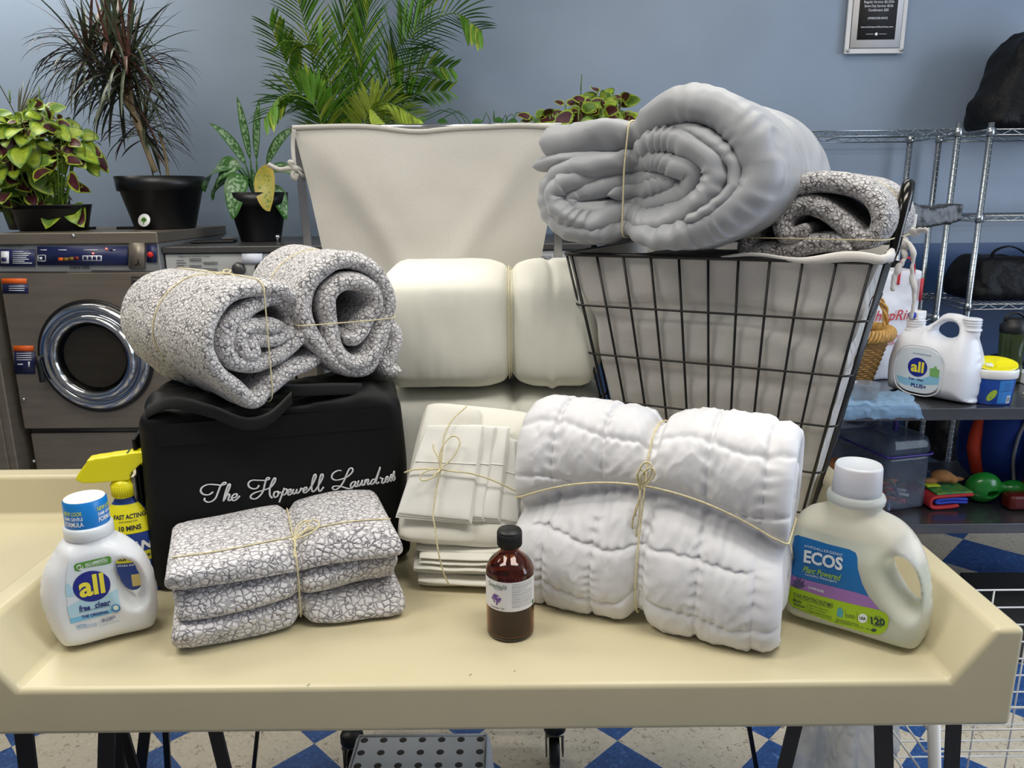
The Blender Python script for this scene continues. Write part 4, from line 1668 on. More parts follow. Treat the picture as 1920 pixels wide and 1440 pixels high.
rolled('sherpa_blanket', 'rolled grey sherpa blanket on the wire basket beside the dark handle', 'blanket', tr(p3, 960, 150, 3.2, 1500, 425, .00093), .30, .018,
       (.615, 1.52, 1.462), R(-35), SH_3, seed=23, ties=(('girth', .0, .03, .012), ('across', -.028, .02, .014)), group='sherpa blankets', amp=.003, n=400, ms=56)

# ---- grey comforter on the basket
GREYC = cloth('grey_microfibre', 'a1a3a7', .42, .8, 8, .022, stretch=(1, 1, 1), fine=.05, sheen=.15, ridged=True)
pg = [(105, 330), (200, 330), (400, 320), (600, 270), (760, 230), (900, 180), (1080, 150), (1260, 200), (1400, 320), (1480, 480), (1500, 620), (1440, 760), (1320, 880), (1150, 970), (950, 1000), (760, 985), (600, 1000), (420, 990), (260, 910), (160, 800), (145, 680), (210, 590), (330, 530), (500, 500), (640, 450),
      (760, 380), (920, 345), (1080, 390), (1220, 470), (1280, 580), (1230, 720), (1110, 810), (950, 880), (800, 900), (640, 890), (480, 920), (340, 870), (250, 780), (240, 690), (320, 620), (450, 570), (600, 530), (760, 470), (900, 470), (1040, 530), (1140, 580), (1120, 660), (1000, 720), (840, 760), (680, 800), (540, 840), (400, 810), (350, 740), (400, 690), (520, 660), (680, 620), (860, 590), (960, 620), (880, 650), (720, 690), (560, 740)]


pgB = [(30, 500), (150, 470), (330, 455), (520, 450), (640, 430), (760, 345), (900, 300), (1060, 300), (1220, 370), (1340, 480), (1385, 600), (1340, 740), (1240, 830), (1130, 890)]
pgC = [(820, 440), (940, 415), (1060, 440), (1170, 520), (1215, 590), (1180, 680), (1100, 740)]


def grey_def(a, c, b, S):
    front = np.clip((-c) / .26, 0, 1)
    # radial gathers around the open end
    th = np.arctan2(b, a)
    rr = np.sqrt(a * a + b * b)
    nv = vnoise(np.stack([S * 14, c * 5, a * 0], -1), 4)
    gth = (np.sin(S * 210 + 9 * nv) * .0026 + np.abs(np.sin(S * 90 + 7 * nv)) * -.0035) * ga(c + .26, .075) * (.5 + .5 * vnoise(np.stack([S * 9, c * 0, a * 0], -1), 8) + .3)
    a2 = a + np.cos(th) * gth
    b2 = b + np.sin(th) * gth
    c2 = c - .025 * ga(rr - .14, .06) * (c < 0) + .03 * ga(rr, .08) * (c < -.15)
    return a2, c2, b2


rolled('grey_comforter', 'puffy grey comforter rolled and tied, resting on top of the wire basket', 'comforter', [(x_ * 1.0, z_ * .86) for x_, z_ in tr(pg, 960, 150, 3.2, 1205, 330, .00096)], .50, .0225,
       (.345, 1.60, 1.548), R(-31), GREYC, seed=31, ties=(('girth', .03, .10, .016), ('long', -.035, .11, .024)), amp=.0045, n=1100, ms=62, deform=grey_def, layer=.022,
       extra=[([(x_, z_ * .86) for x_, z_ in tr(pgB, 960, 150, 3.2, 1205, 330, .00096)], .0135, 'inner_fold', 420), ([(x_, z_ * .86) for x_, z_ in tr(pgC, 960, 150, 3.2, 1205, 330, .00096)], .012, 'inner_fold', 300)], tw=.0016, endr=.03, part='padding', puff=lambda S, V: 1 + .38 * np.clip((.75 - S) / .2, 0, 1),
       bows=(((-.02, .02, .135), (1, 0, 0), (0, 1, 0), (0, 0, 1), .012),))

# ---- white duvet behind
DUVET = cloth('cream_white_cotton', 'e6e5da', .9, .6, 4, .014, fine=.10, ridged=True)


def duvet():
    L_ = .47
    tk = .064
    zc = .127
    path = [(.26, .065), (.10, .065), (.015, .075), (-.012, .128), (.015, .188), (.10, .20), (.26, .20)]
    t = thing('white_duvet', 'big plain off-white duvet folded and tied, standing behind the folded sheets', 'comforter', (-.045, 1.60, TZF))
    for k, z0 in enumerate((0, .262)):
        P, S, V = sweep(path, L_, tk, n=150, mside=120, endr=.045)
        a, c, b = P[..., 0].copy(), P[..., 1].copy(), P[..., 2].copy()
        bn = np.clip(np.abs(b - .129) / .134, 0, .999)
        a = a - .128 * ((1 - np.sqrt(1 - bn ** 2)) - (1 - (1 - bn ** 4) ** .25)) * np.clip((.06 - a) / .10, 0, 1)
        c0 = -.044
        dp = (.10 if k else .05)
        kk = 1 - dp * ga(c - c0, .010) - dp * 1.0 * ga(c - c0, .035)
        b = .13 + (b - .13) * kk
        a = .13 + (a - .13) * (kk - .01)
        c3 = c + .135 + .1
        b = b - .006 * ga(c + .13, .008) * k - .0
        nn = np.stack([a * 7, c * 12, b * 5 + k], -1)
        w = fnoise(nn, 41 + k, 3) * .004
        w2 = fnoise(np.stack([a * 9, c * 40, b * 9], -1), 44, 2) * .002
        Q = np.stack([a - w - w2 * .6, c, np.maximum(b + w * .5, 0.001)], -1)
        if k == 0:
            Q[..., 0] += .006
            Q[..., 1] *= 1.07
        W = frame_map(Q, (0, 0, z0), PI / 2)
        newobj('padding', sweep_geo(W), DUVET, t)
        if k == 1:
            g = G()
            lp = wrap(Q, 1, c0, .008)
            lp2 = wrap(Q, 1, c0 + .004, .008)
            g.tube(frame_map(lp, (0, 0, z0), PI / 2), .0012, 6, closed=True)
            g.tube(frame_map(lp2, (0, 0, z0), PI / 2), .0012, 6, closed=True)
            newobj('twine', g, TWINE, t, fixn=False)


duvet()

# ---- folded sheets and pillowcases
SHEET = cloth('white_percale', 'e6e4da', .8, .45, 10, .006, fine=.1)
PILLOW = cloth('white_pillowcase', 'e9e8e2', .75, .35, 14, .004, fine=.1)


def slab(g, c4, nrm, th, nu=34, nv=34, rnd_=8, wav=.0, seed=0, round_corner=.0):
    """closed soft slab on the quad c4 (bl, br, tr, tl), thickness th along nrm"""
    c4 = np.array([tuple(q) for q in c4], float)
    nrm = np.array(tuple(nrm), float)
    nrm /= np.linalg.norm(nrm)
    u = (1 - np.cos(np.linspace(0, PI, nu))) / 2
    v = (1 - np.cos(np.linspace(0, PI, nv))) / 2
    U, V = np.meshgrid(u, v, indexing='ij')
    if round_corner:
        x, y = 2 * U - 1, 2 * V - 1
        kx = 1 - round_corner * (np.abs(y) ** 6) * .5
        ky = 1 - round_corner * (np.abs(x) ** 6) * .5
        U2, V2 = (x * kx + 1) / 2, (y * ky + 1) / 2
    else:
        U2, V2 = U, V
    B = (c4[0] * ((1 - U2) * (1 - V2))[..., None] + c4[1] * (U2 * (1 - V2))[..., None] + c4[2] * (U2 * V2)[..., None] + c4[3] * ((1 - U2) * V2)[..., None])
    e = np.sqrt(np.clip(1 - np.abs(2 * U - 1) ** rnd_, 0, 1) * np.clip(1 - np.abs(2 * V - 1) ** rnd_, 0, 1))
    w = fnoise(np.stack([B[..., 0] * 14, B[..., 1] * 14, B[..., 2] * 14 + seed], -1), seed, 2) * wav
    top = B + nrm * (e * th / 2 + w)[..., None]
    bot = B + nrm * (-e * th / 2 + w)[..., None]
    g.grid(top)
    g.grid(bot, flip=True)
    return g


def rplane(u, v, Y0, z0, sl):
    """ray through a pixel meets the leaning plane Y = Y0 + (z - z0) * sl"""
    a = ray(u, v)
    # a.y t = Y0 + (H + a.z t - z0) sl
    tt_ = (Y0 + (H - z0) * sl) / (a.y - a.z * sl)
    return Vector((a.x * tt_, a.y * tt_, H + a.z * tt_))


SL = .52
LN = Vector((0, -1, SL)).normalized()
# lower sheets lying flat, layered edges to the front
for k, (q, lab) in enumerate(((((-.175, 1.215), (.075, 1.19), (.085, 1.42), (-.17, 1.43)), 'white folded sheet lying on the table under the leaning bundle'),
                              (((-.17, 1.205), (.055, 1.185), (.07, 1.42), (-.165, 1.42)), 'white folded sheet with many thin layered edges, middle of the tied linen'))):
    z0 = TZF + .002 + k * .040
    g = G()
    nl = 3 if k == 0 else 6
    hh = .036 / nl if k == 0 else .048 / nl
    for i in range(nl):
        o = rnd.uniform(-.011, .008)
        ox = rnd.uniform(-.006, .006)
        c4 = [Vector((x + ox, y + (o if j < 2 else 0) + (.010 * i * (k == 1) * .6), z0 + hh * (i + .5) + (.0 if j < 2 else .004))) for j, (x, y) in enumerate(q)]
        slab(g, c4, (0, 0, 1), hh * 1.3, rnd_=10, wav=.0032, seed=k * 10 + i, round_corner=.06)
    t = thing('folded_sheet', lab, 'bed sheet', (-.05, 1.3, TZF), group='folded white sheets tied together')
    newobj('cloth', local_g(t, g), SHEET, t)
# the big leaning sheet with rolled top edge
t = thing('folded_sheet', 'large off-white folded sheet leaning back with a soft rounded top, behind the pillowcases', 'bed sheet', (-.05, 1.35, TZF), group='folded white sheets tied together')
g = G()
cs = [rplane(738, 1015, 1.235, .93, SL), rplane(955, 1030, 1.225, .93, SL), rplane(1015, 775, 1.255, .93, SL), rplane(797, 752, 1.26, .93, SL)]
slab(g, cs, LN, .062, rnd_=5, wav=.005, seed=50, round_corner=.12)
newobj('cloth', local_g(t, g), SHEET, t)
g = G()
cs = [rplane(742, 1010, 1.21, .93, SL), rplane(900, 1020, 1.205, .93, SL), rplane(905, 765, 1.225, .93, SL), rplane(800, 754, 1.225, .93, SL)]
slab(g, cs, LN, .022, rnd_=5, wav=.004, seed=51, round_corner=.12)
newobj('top_fold', local_g(t, g), SHEET, t)
cases = [((925, 978), (975, 985), (968, 825), (938, 815), 1.205, 'white pillowcase at the right of the fan of folded cases'),
         ((880, 975), (936, 978), (955, 800), (912, 798), 1.197, 'white pillowcase second from the right in the fan'),
         ((850, 972), (906, 975), (930, 800), (880, 796), 1.189, 'white pillowcase third from the right in the fan'),
         ((740, 968), (882, 980), (908, 796), (800, 797), 1.180, 'white pillowcase folded flat at the front of the fan, under the twine bow')]
for k, (bl, br, tr_, tl, Y0, lab) in enumerate(cases):
    t = thing('pillowcase', lab, 'pillowcase', (-.1, 1.3, TZF), group='folded white pillowcases')
    g = G()
    for i in range(3):
        o = i * 2.2
        cs = [rplane(bl[0] + o, bl[1] + 3 - o * 2.0, Y0 + .006 - i * .0035, .93, SL), rplane(br[0] + 3 - o, br[1] + 3 - o * 1.6, Y0 + .006 - i * .0035, .93, SL), rplane(tr_[0] + 2 - o, tr_[1] + o * .3, Y0 + .006 - i * .0035, .93, SL), rplane(tl[0], tl[1], Y0 + .006 - i * .0035, .93, SL)]
        slab(g, cs, LN, .0060, rnd_=10, wav=.0030, seed=60 + k * 3, round_corner=.02)
    newobj('cloth', local_g(t, g), PILLOW, t)
    g = G()
    f0 = .30
    A = np.array(cs)
    pts = []
    for q in np.linspace(0.02, .98, 20):
        b_ = A[0] * (1 - q) + A[1] * q
        t_ = A[3] * (1 - q) + A[2] * q
        pp_ = b_ * (1 - .58) + t_ * .58 + np.array(LN) * .0035
        w_ = fnoise(np.array([pp_[0] * 14, pp_[1] * 14, pp_[2] * 14 + 60 + k * 3]), 60 + k * 3, 2) * .0030
        pts.append(pp_ + np.array(LN) * w_)
    g.tube(pts, .0011, 5)
    newobj('hem_piping', local_g(t, g), PILLOW, t)
t = thing('twine_tie', 'thin twine with a bow holding the folded white sheets and pillowcases', 'twine', (-.1, 1.2, TZF + .1))
g = G()
C = rplane(826, 880, 1.163, .93, SL)
f_ = lambda pts: [tuple(rplane(u, v, y, .93, SL)) for u, v, y in pts]
g.tube(catmull(f_([(875, 762, 1.19), (850, 785, 1.17), (834, 815, 1.163), (829, 850, 1.163), (826, 880, 1.163), (818, 920, 1.163), (812, 965, 1.163)]) + [tuple(atY(815, 985, 1.19)), tuple(atY(822, 1035, 1.178)), tuple(atY(832, 1075, 1.18)), tuple(atY(842, 1096, 1.185))], 60), .0014, 6)
g.tube(catmull(f_([(758, 886, 1.172), (775, 881, 1.166), (800, 879, 1.163), (826, 880, 1.163), (850, 884, 1.163), (885, 888, 1.165), (930, 903, 1.180), (985, 930, 1.195)]), 60), .0014, 6)
bow(g, tuple(C + LN * .003), (1, 0, 0), (0, SL * .86, .86), .022, .0014, tails=((-.55, 2.0), (-.5, -.6)), loops=((1.3, 2.5), (-1.5, -.75)), en=tuple(LN))
newobj('twine', local_g(t, g), TWINE, t, fixn=False)

# ================================================================= BLACK TOTE BAG
BAGF = cloth('black_canvas', '0a0b0d', .55, .5, 3.5, .016, fine=.15, sheen=0.0, weave=700, ridged=True)


def tote():
    yaw = R(15)
    t = thing('tote_bag', 'large black canvas laundry tote with white script lettering on its front', 'bag', (-.44, 1.395, TZF + .001), yaw)
    sx, sy, sz = .455, .27, .335

    def f(X, Y, Z):
        q = np.stack([X, Y, Z], -1)
        n = fnoise(q * 5, 77, 2) * .006
        topn = fnoise(q * np.array([9, 13, 9]), 79, 3) * .022 * np.clip((Z - .29) / .05, 0, 1)
        k = 1 - .05 * np.clip(Z / sz, 0, 1)
        d = sd_box(X / k, Y / (1 - .08 * np.clip(Z / sz, 0, 1)), Z - (sz - .01) / 2, (0, 0, 0), (sx / 2, sy / 2, (sz - .01) / 2), .024)
        sag = .03 * ga(X - .02, .10)
        return np.where(Z > .25, np.maximum(d, Z - (sz - .008) + sag * .6), d) + n + topn
    g = sdf_geo(f, (-.27, -.18, -.012), (.27, .18, .37), .0062)
    for v in g.v:
        v[:, 2] = np.maximum(v[:, 2], 0)
        # flat stitched front
    newobj('bag_body', g, BAGF, t, smo=3)
    yf = lambda x, z: -(sy / 2) * (1 - .08 * np.clip(z / sz, 0, 1)) - .0045
    # stitched band across the top and side pockets
    def strip(x0, x1, z0, z1, off=.0):
        X, Z = np.meshgrid(np.linspace(x0, x1, 30), np.linspace(z0, z1, 8), indexing='ij')
        q0 = np.stack([X, np.full_like(X, 0.), Z], -1)
        Y = yf(X, Z) - off
        Y = Y + .02 * np.clip((np.abs(X) - .185) / .035, 0, 1) ** 2
        n0 = fnoise(np.stack([X, Y, Z], -1) * 5, 77, 2) * .006
        return np.stack([X, Y - n0 * -1 * -1, Z], -1)
    g = G()
    g.grid(strip(-.19, .195, .262, .300, .002))
    g.grid(strip(-.19, .195, .262, .300, -.004), flip=True)
    newobj('top_band', g, BAGF, t)
    # webbing handles lying over the top
    g = G()
    for pts in ([(-.205, -.11, .322), (-.16, -.125, .338), (-.10, -.140, .322), (-.05, -.150, .300), (-.01, -.150, .305), (.03, -.135, .335)],
                [(.21, -.06, .285), (.175, -.09, .325), (.11, -.11, .338), (.03, -.11, .342), (-.02, -.06, .34)]):
        C_ = catmull(pts, 50)
        rows = []
        for i, p in enumerate(C_):
            rows.append([(p[0], p[1] - .014, p[2] - .008), (p[0], p[1] - .002, p[2] + .001), (p[0], p[1] + .014, p[2] + .004), (p[0], p[1] + .014, p[2] + .001), (p[0], p[1] - .002, p[2] - .002), (p[0], p[1] - .014, p[2] - .011)])
        g.grid(np.array(rows), cv=True)
    newobj('handle', g, cloth('black_webbing', '060708', .9, .2, 30, .002), t)
    # pocket with clear card sleeve on the left end
    g = G()
    g.box((-.232, -.035, .17), (.006, .13, .20))
    newobj('side_pocket', g, BAGF, t, bev=.002)
    g = sdf_geo(lambda X, Y, Z: sd_box(X, Y, Z, (0, 0, 0), (.003, .05, .075), .002) + fnoise(np.stack([X, Y, Z], -1) * 40, 5, 2) * .003, (-.012, -.06, -.09), (.012, .06, .09), .003)
    g.v = [v + np.array([-.2385, -.06, .13]) for v in g.v]
    newobj('clear_sleeve', g, mat('crinkled_vinyl', '77746c', .12, .55, var=.6, vscale=55), t)
    g = G()
    g.box((-.242, -.10, .232), (.003, .022, .036))
    tg = newobj('fabric_tag', g, mat('green_tag', '1d4a36', .7), t)
    g = G()
    M3 = Matrix.Rotation(-PI / 2, 3, 'Z')
    put_text(g, 'eco-go', lambda x, z: np.stack([np.full_like(x, -.2440), -.10 - z, .232 + x], -1), 0, 0, width=.030, height=.010)
    newobj('tag_lettering', g, mat('pale_green_ink', 'a9c9b4', .6), tg, fixn=False)
    # script lettering
    strokes = [
        [(190, 300), (150, 325), (100, 320), (78, 290), (95, 255), (150, 232), (220, 235), (270, 240), (305, 225), (298, 213), (280, 220), (255, 250), (235, 300), (215, 350), (185, 380), (145, 392), (112, 375), (115, 355)],
        [(283, 383), (300, 310), (325, 240), (342, 230), (338, 262), (310, 330), (292, 372), (303, 345), (330, 318), (338, 332), (326, 368), (338, 378), (360, 362)],
        [(360, 358), (395, 345), (405, 322), (385, 318), (362, 340), (358, 365), (378, 378), (408, 360), (430, 335)],
        [(602, 240), (590, 262), (555, 272), (515, 255), (508, 220), (540, 195), (600, 195), (660, 195), (695, 185), (690, 170), (672, 178), (655, 230), (640, 290), (610, 335), (570, 362), (530, 355), (532, 330), (570, 305), (640, 285), (700, 262), (738, 222), (752, 185), (742, 173), (720, 210), (700, 270), (702, 330), (722, 355)],
        [(770, 295), (745, 300), (735, 330), (748, 348), (770, 335), (780, 305), (766, 292), (778, 308), (800, 300)],
        [(830, 265), (815, 310), (800, 350), (785, 392)], [(805, 320), (828, 280), (850, 275), (852, 300), (830, 326), (808, 325)],
        [(850, 312), (888, 296), (888, 275), (870, 283), (860, 310), (875, 328), (905, 305)],
        [(915, 275), (905, 305), (918, 318), (935, 300), (945, 275), (938, 300), (952, 312), (975, 285), (980, 266), (992, 275)],
        [(996, 292), (1030, 275), (1028, 257), (1010, 265), (1000, 290), (1015, 308), (1045, 290)],
        [(1045, 290), (1085, 230), (1113, 170), (1112, 142), (1098, 150), (1083, 200), (1076, 260), (1085, 298), (1110, 285)],
        [(1110, 285), (1150, 222), (1178, 165), (1174, 138), (1160, 148), (1145, 200), (1137, 260), (1150, 296), (1185, 255)],
        [(1345, 108), (1310, 108), (1268, 135), (1258, 172), (1290, 193), (1345, 185), (1405, 158), (1445, 115), (1440, 85), (1415, 95), (1388, 150), (1365, 205), (1330, 255), (1290, 280), (1262, 265), (1285, 247), (1340, 250), (1400, 268), (1445, 266)],
        [(1470, 205), (1442, 215), (1426, 245), (1440, 260), (1462, 235), (1476, 205), (1466, 238), (1478, 252), (1495, 235)],
        [(1500, 198), (1490, 235), (1504, 246), (1522, 222), (1535, 192), (1526, 228), (1538, 240), (1552, 226)],
        [(1562, 188), (1550, 240), (1555, 220), (1576, 188), (1588, 192), (1580, 225), (1590, 234), (1605, 218)],
        [(1648, 185), (1625, 190), (1610, 215), (1620, 232), (1645, 205), (1672, 140), (1695, 75), (1672, 150), (1656, 212), (1668, 225), (1685, 210)],
        [(1695, 168), (1702, 180), (1716, 180), (1708, 212), (1720, 222), (1736, 205)],
        [(1738, 200), (1764, 178), (1758, 160), (1743, 180), (1743, 206), (1758, 212), (1776, 190)],
        [(1776, 195), (1795, 140), (1794, 165), (1801, 188), (1786, 206)], [(1800, 190), (1820, 112), (1818, 150), (1826, 178), (1812, 200)]]
    g = G()
    Mi = Matrix.LocRotScale(t.location, t.rotation_euler, None).inverted()
    cy_, sy_ = math.cos(yaw), math.sin(yaw)
    for st in strokes:
        pts = []
        for (x, y) in catmull(st, max(14, len(st) * 5)):
            u, v = 360 + x / 4.8, 860 + y / 4.8
            a = ray(u, v)
            o_ = Mi @ Vector((0, 0, H))
            d_ = Mi.to_3x3() @ a
            tt_ = 1.2
            for _ in range(6):
                p = o_ + d_ * tt_
                n0 = float(fnoise(np.array([p.x, p.y, p.z]) * 5, 77, 2) * .006)
                yy = -(sy / 2) * (1 - .08 * min(max(p.z / sz, 0), 1)) - .0035 + n0
                tt_ = (yy - o_.y) / d_.y
            p = o_ + d_ * tt_
            pts.append((p.x, p.y, p.z))
        pts = np.array(pts)
        dirv = np.gradient(pts, axis=0)
        dz = np.abs(dirv[:, 2]) / (np.linalg.norm(dirv, axis=1) + 1e-9)
        g.tube(pts, .0009 + .0009 * dz, 6, flat=1.0)
    newobj('script_lettering', g, mat('silver_thread', 'd9dadc', .5, var=.05), t, fixn=False)


tote()

# ================================================================= BOTTLES ON THE TABLE
def face_pt(root, u, v, y0):
    Mi = Matrix.LocRotScale(root.location, root.rotation_euler, None).inverted()
    o_ = Mi @ Vector((0, 0, H))
    d_ = Mi.to_3x3() @ ray(u, v)
    tt_ = (y0 - o_.y) / d_.y
    p = o_ + d_ * tt_
    return p.x, p.z


def crop_uv(x0, y0, s):
    return lambda p: (x0 + p[0] / s, y0 + p[1] / s)


def face_poly(root, pts, y0, cv, mi=0, g=None, n=None):
    P = [face_pt(root, *cv(p), y0) for p in pts]
    if n:
        P = [tuple(q) for q in catmull(P + [P[0]], n)[:-1]]
    if root.name in SURF:
        from mathutils.geometry import delaunay_2d_cdt
        A = np.array(P)
        lo, hi = A.min(0), A.max(0)
        B = []
        m = len(A)
        for i, (a_, b_) in enumerate(zip(A, np.roll(A, -1, 0))):
            k = max(1, int(np.linalg.norm(b_ - a_) / .004))
            B += [tuple(a_ + (b_ - a_) * j / k) for j in range(k)]
        nb = len(B)
        gx, gz = np.meshgrid(np.arange(lo[0] + .002, hi[0], .004), np.arange(lo[1] + .002, hi[1], .004))
        q = poly_sd(A, gx, gz) < -.001
        B += list(zip(gx[q], gz[q]))
        r_ = delaunay_2d_cdt([Vector(p) for p in B], [(i, (i + 1) % nb) for i in range(nb)], [], 1, 1e-6)
        V = np.array([tuple(p) for p in r_[0]])
        g.add(on_face(root, y0)(V[:, 0], V[:, 1]), [tuple(f_) for f_ in r_[2]], mi)
    else:
        g.add([(x, y0, z) for x, z in P], [tuple(range(len(P)))], mi)
    return g


def face_text(root, g, body, a, b, h, y0, cv, **kw):
    """text whose mid-line runs from crop point a to crop point b, letter height h metres"""
    (x0, z0), (x1, z1) = face_pt(root, *cv(a), y0), face_pt(root, *cv(b), y0)
    put_text(g, body, on_face(root, y0), (x0 + x1) / 2, (z0 + z1) / 2, width=math.hypot(x1 - x0, z1 - z0), height=h, rot=math.atan2(z1 - z0, x1 - x0), **kw)


def ink(c):
    return mat('ink_' + c, c, .45, var=0.0)


def fix_up(g):
    return g


def jug_sdf(outline, hole, T, w, neck, wh=.014, extra=None, tcap=None):
    def f(X, Y, Z):
        x2, z2 = X[:, 0, :], Z[:, 0, :]
        d = -poly_sd(outline, x2, z2)
        d1 = np.clip(d / w, 0, 1)
        if hole is not None:
            dh = poly_sd(hole, x2, z2)
            d1 = np.minimum(d1, np.clip(dh / wh, 0, 1))
            d = np.minimum(d, dh)
        t2 = T * (tcap(x2, z2) if tcap else 1) * np.sqrt(np.clip(1 - (1 - d1) ** 2, 0, 1))
        D, T2 = d[:, None, :], t2[:, None, :]
        f_ = np.where(D > 0, np.abs(Y) - T2, np.sqrt(Y ** 2 + D ** 2))
        nx, nr, nz0, nz1 = neck
        cyl = np.maximum(np.hypot(X - nx, Y) - nr, np.maximum(nz0 - Z, Z - nz1))
        f_ = smin(f_, cyl, .012)
        if extra:
            f_ = extra(X, Y, Z, f_)
        return f_
    return f


SURF = {}


def surf_of(outline, hole, T, w, wh, tcap=None):
    """half thickness of a bottle at (x, z)"""
    def f(x, z):
        d1 = np.clip(-poly_sd(outline, x, z) / w, 0, 1)
        if hole is not None:
            d1 = np.minimum(d1, np.clip(poly_sd(hole, x, z) / wh, 0, 1))
        return T * (tcap(x, z) if tcap else 1) * np.sqrt(np.clip(1 - (1 - d1) ** 2, 0, 1)), T
    return f


def on_face(root, y0):
    """places (x, z) on the front surface of the bottle; y0 keeps its small offset in front of it"""
    sf = SURF.get(root.name)
    if sf is None:
        return flatfn(y0)

    def f(x, z):
        th, T = sf(np.asarray(x, float), np.asarray(z, float))
        return np.stack([x, -th + (y0 + T), z], -1)
    return f


# ---- white detergent bottle with blue cap (front left)
HDPE = mat('white_hdpe', 'e6e8ec', .30, var=.01, Subsurface_Weight=.15)
t = thing('detergent_bottle', 'small white detergent bottle with a bright blue cap at the left front corner', 'bottle', (-.640, 1.083, TZF + .001), R(30))
out = smooth_poly([(-.045, .0), (-.066, .010), (-.078, .05), (-.081, .09), (-.073, .125), (-.056, .15), (-.040, .168), (-.01, .172), (.024, .168), (.046, .155), (.068, .128), (.080, .09), (.082, .05), (.078, .018), (.066, .0), (.01, .0)], 90) * np.array([.95, 1])
hole = smooth_poly([(.026, .115), (.034, .126), (.050, .116), (.059, .09), (.061, .066), (.052, .054), (.040, .062), (.030, .085)], 50) * np.array([.95, 1])
gg = sdf_geo(jug_sdf(out, hole, .038, .024, (-.003, .031, .14, .186), wh=.016), (-.095, -.05, -.012), (.095, .05, .192), .0032)
for v in gg.v:
    v[:, 2] = np.maximum(v[:, 2], 0)
newobj('bottle_body', gg, HDPE, t, smo=3)
g = G().lathe([(.0325, .170), (.034, .172), (.034, .186), (.032, .189), (.028, .190)], 48, 0, (-.003, 0, 0))
newobj('pouring_collar', g, HDPE, t)
g = G().lathe([(.0300, .188), (.0306, .190), (.0300, .227), (.0285, .2295)], 64, 0, (-.003, 0, 0), capped=False)
newobj('cap', g, mat('cap_blue', '1781d2', .3, var=.02), t)
g = G().lathe([(.0286, .2293), (.0272, .2305), (.0262, .2300), (0, .2302)], 48, 0, (-.003, 0, 0))
newobj('cap_top', g, WHITE_P, t)
cvA = crop_uv(60, 840, 3.6)


def cyl_text(g, body, cx, r, ang, zc, width, height, **kw):
    put_text(g, body, lambda x, z: np.stack([cx + r * np.sin(ang + x / r), -r * np.cos(ang + x / r), z + zc], -1), 0, 0, width=width, height=height, **kw)


g1, g2 = G(), G()
for an, dz in ((R(-38), 0), (R(56), .002)):
    g1, g2 = G(), G()
    cyl_text(g1, 'NEW LOOK', -.003, .0310, an, .2145 + dz, .030, .0066, bold=.015)
    cyl_text(g2, 'SAME GENTLE', -.003, .0311, an, .2063 + dz, .030, .0052, bold=.015)
    cyl_text(g2, 'FORMULA', -.003, .0312, an, .198 + dz, .030, .0074, bold=.015)
    newobj('cap_lettering', g1, ink('dfe84a'), t, fixn=False)
    newobj('cap_lettering', g2, ink('ffffff'), t, fixn=False)
Y0 = -.0386
SURF[t.name] = surf_of(out, hole, .038, .024, .016)
g = G()
face_poly(t, [(235, 985), (228, 870), (250, 770), (420, 760), (560, 770), (575, 960), (600, 1070), (560, 1090), (262, 1150), (240, 1090)], Y0, cvA, 0, g)
lb = newobj('label', g, ink('dfe9f0'), t, fixn=False)
g = G()
face_poly(t, [(238, 1075), (330, 1025), (450, 1000), (560, 965), (580, 960), (590, 1030), (598, 1066), (250, 1140)], Y0 - .0003, cvA, 0, g)
face_poly(t, [(228, 1000), (230, 920), (262, 930), (285, 1000)], Y0 - .0003, cvA, 0, g, 20)
newobj('water_print', g, ink('b3d8ea'), t, fixn=False)
g = G()
face_poly(t, [(255, 1150), (540, 1088), (545, 1112), (262, 1186)], Y0 - .0005, cvA, 0, g)
newobj('banner', g, ink('7cc0e4'), t, fixn=False)
g = G()
face_poly(t, [(282, 795), (300, 780), (520, 730), (534, 740), (536, 775), (520, 782), (345, 812), (320, 833), (290, 830)], Y0 - .0005, cvA, 0, g)
newobj('green_banner', g, ink('5c9a3c'), t, fixn=False)


def ellipse_px(t, g, cx, cy, rx, ry, rot, y0, cv, n=48, ring=None):
    pts = []
    for k in range(n):
        a = 2 * PI * k / n
        x, y = rx * math.cos(a), ry * math.sin(a)
        pts.append((cx + x * math.cos(rot) - y * math.sin(rot), cy + x * math.sin(rot) + y * math.cos(rot)))
    face_poly(t, pts, y0, cv, 0, g)


g = G()
ellipse_px(t, g, 403, 933, 128, 103, -.2, Y0 - .0006, cvA)
newobj('logo_oval', g, ink('1d2a8c'), t, fixn=False)
g = G()
face_text(t, g, 'all', (315, 945), (488, 908), .0335, Y0 - .0011, cvA, bold=.03)
newobj('logo_lettering', g, ink('f6ea4c'), t, fixn=False)
g = G()
face_text(t, g, 'free', (318, 1085), (393, 1074), .0095, Y0 - .0009, cvA, bold=.03)
face_text(t, g, 'clear', (425, 1062), (530, 1040), .0095, Y0 - .0009, cvA, bold=.03)
face_text(t, g, 'THE ORIGINAL', (335, 1143), (520, 1104), .0052, Y0 - .0009, cvA, bold=.03)
face_text(t, g, '24 LOADS', (470, 1163), (562, 1138), .0048, Y0 - .0009, cvA, bold=.01)
face_text(t, g, 'DETERGENT', (470, 1176), (550, 1155), .0030, Y0 - .0009, cvA)
face_text(t, g, '100% FREE OF PERFUMES & DYES', (320, 1109), (532, 1062), .0026, Y0 - .0009, cvA)
newobj('label_lettering', g, ink('29357e'), t, fixn=False)
g = G()
face_text(t, g, 'CAUTION', (300, 1205), (366, 1195), .0045, Y0 - .0009, cvA, bold=.02)
face_text(t, g, 'EYE IRRITANT HARMFUL', (370, 1197), (440, 1185), .0025, Y0 - .0009, cvA)
face_text(t, g, 'KEEP OUT OF REACH OF CHILDREN', (305, 1222), (440, 1198), .0025, Y0 - .0009, cvA)
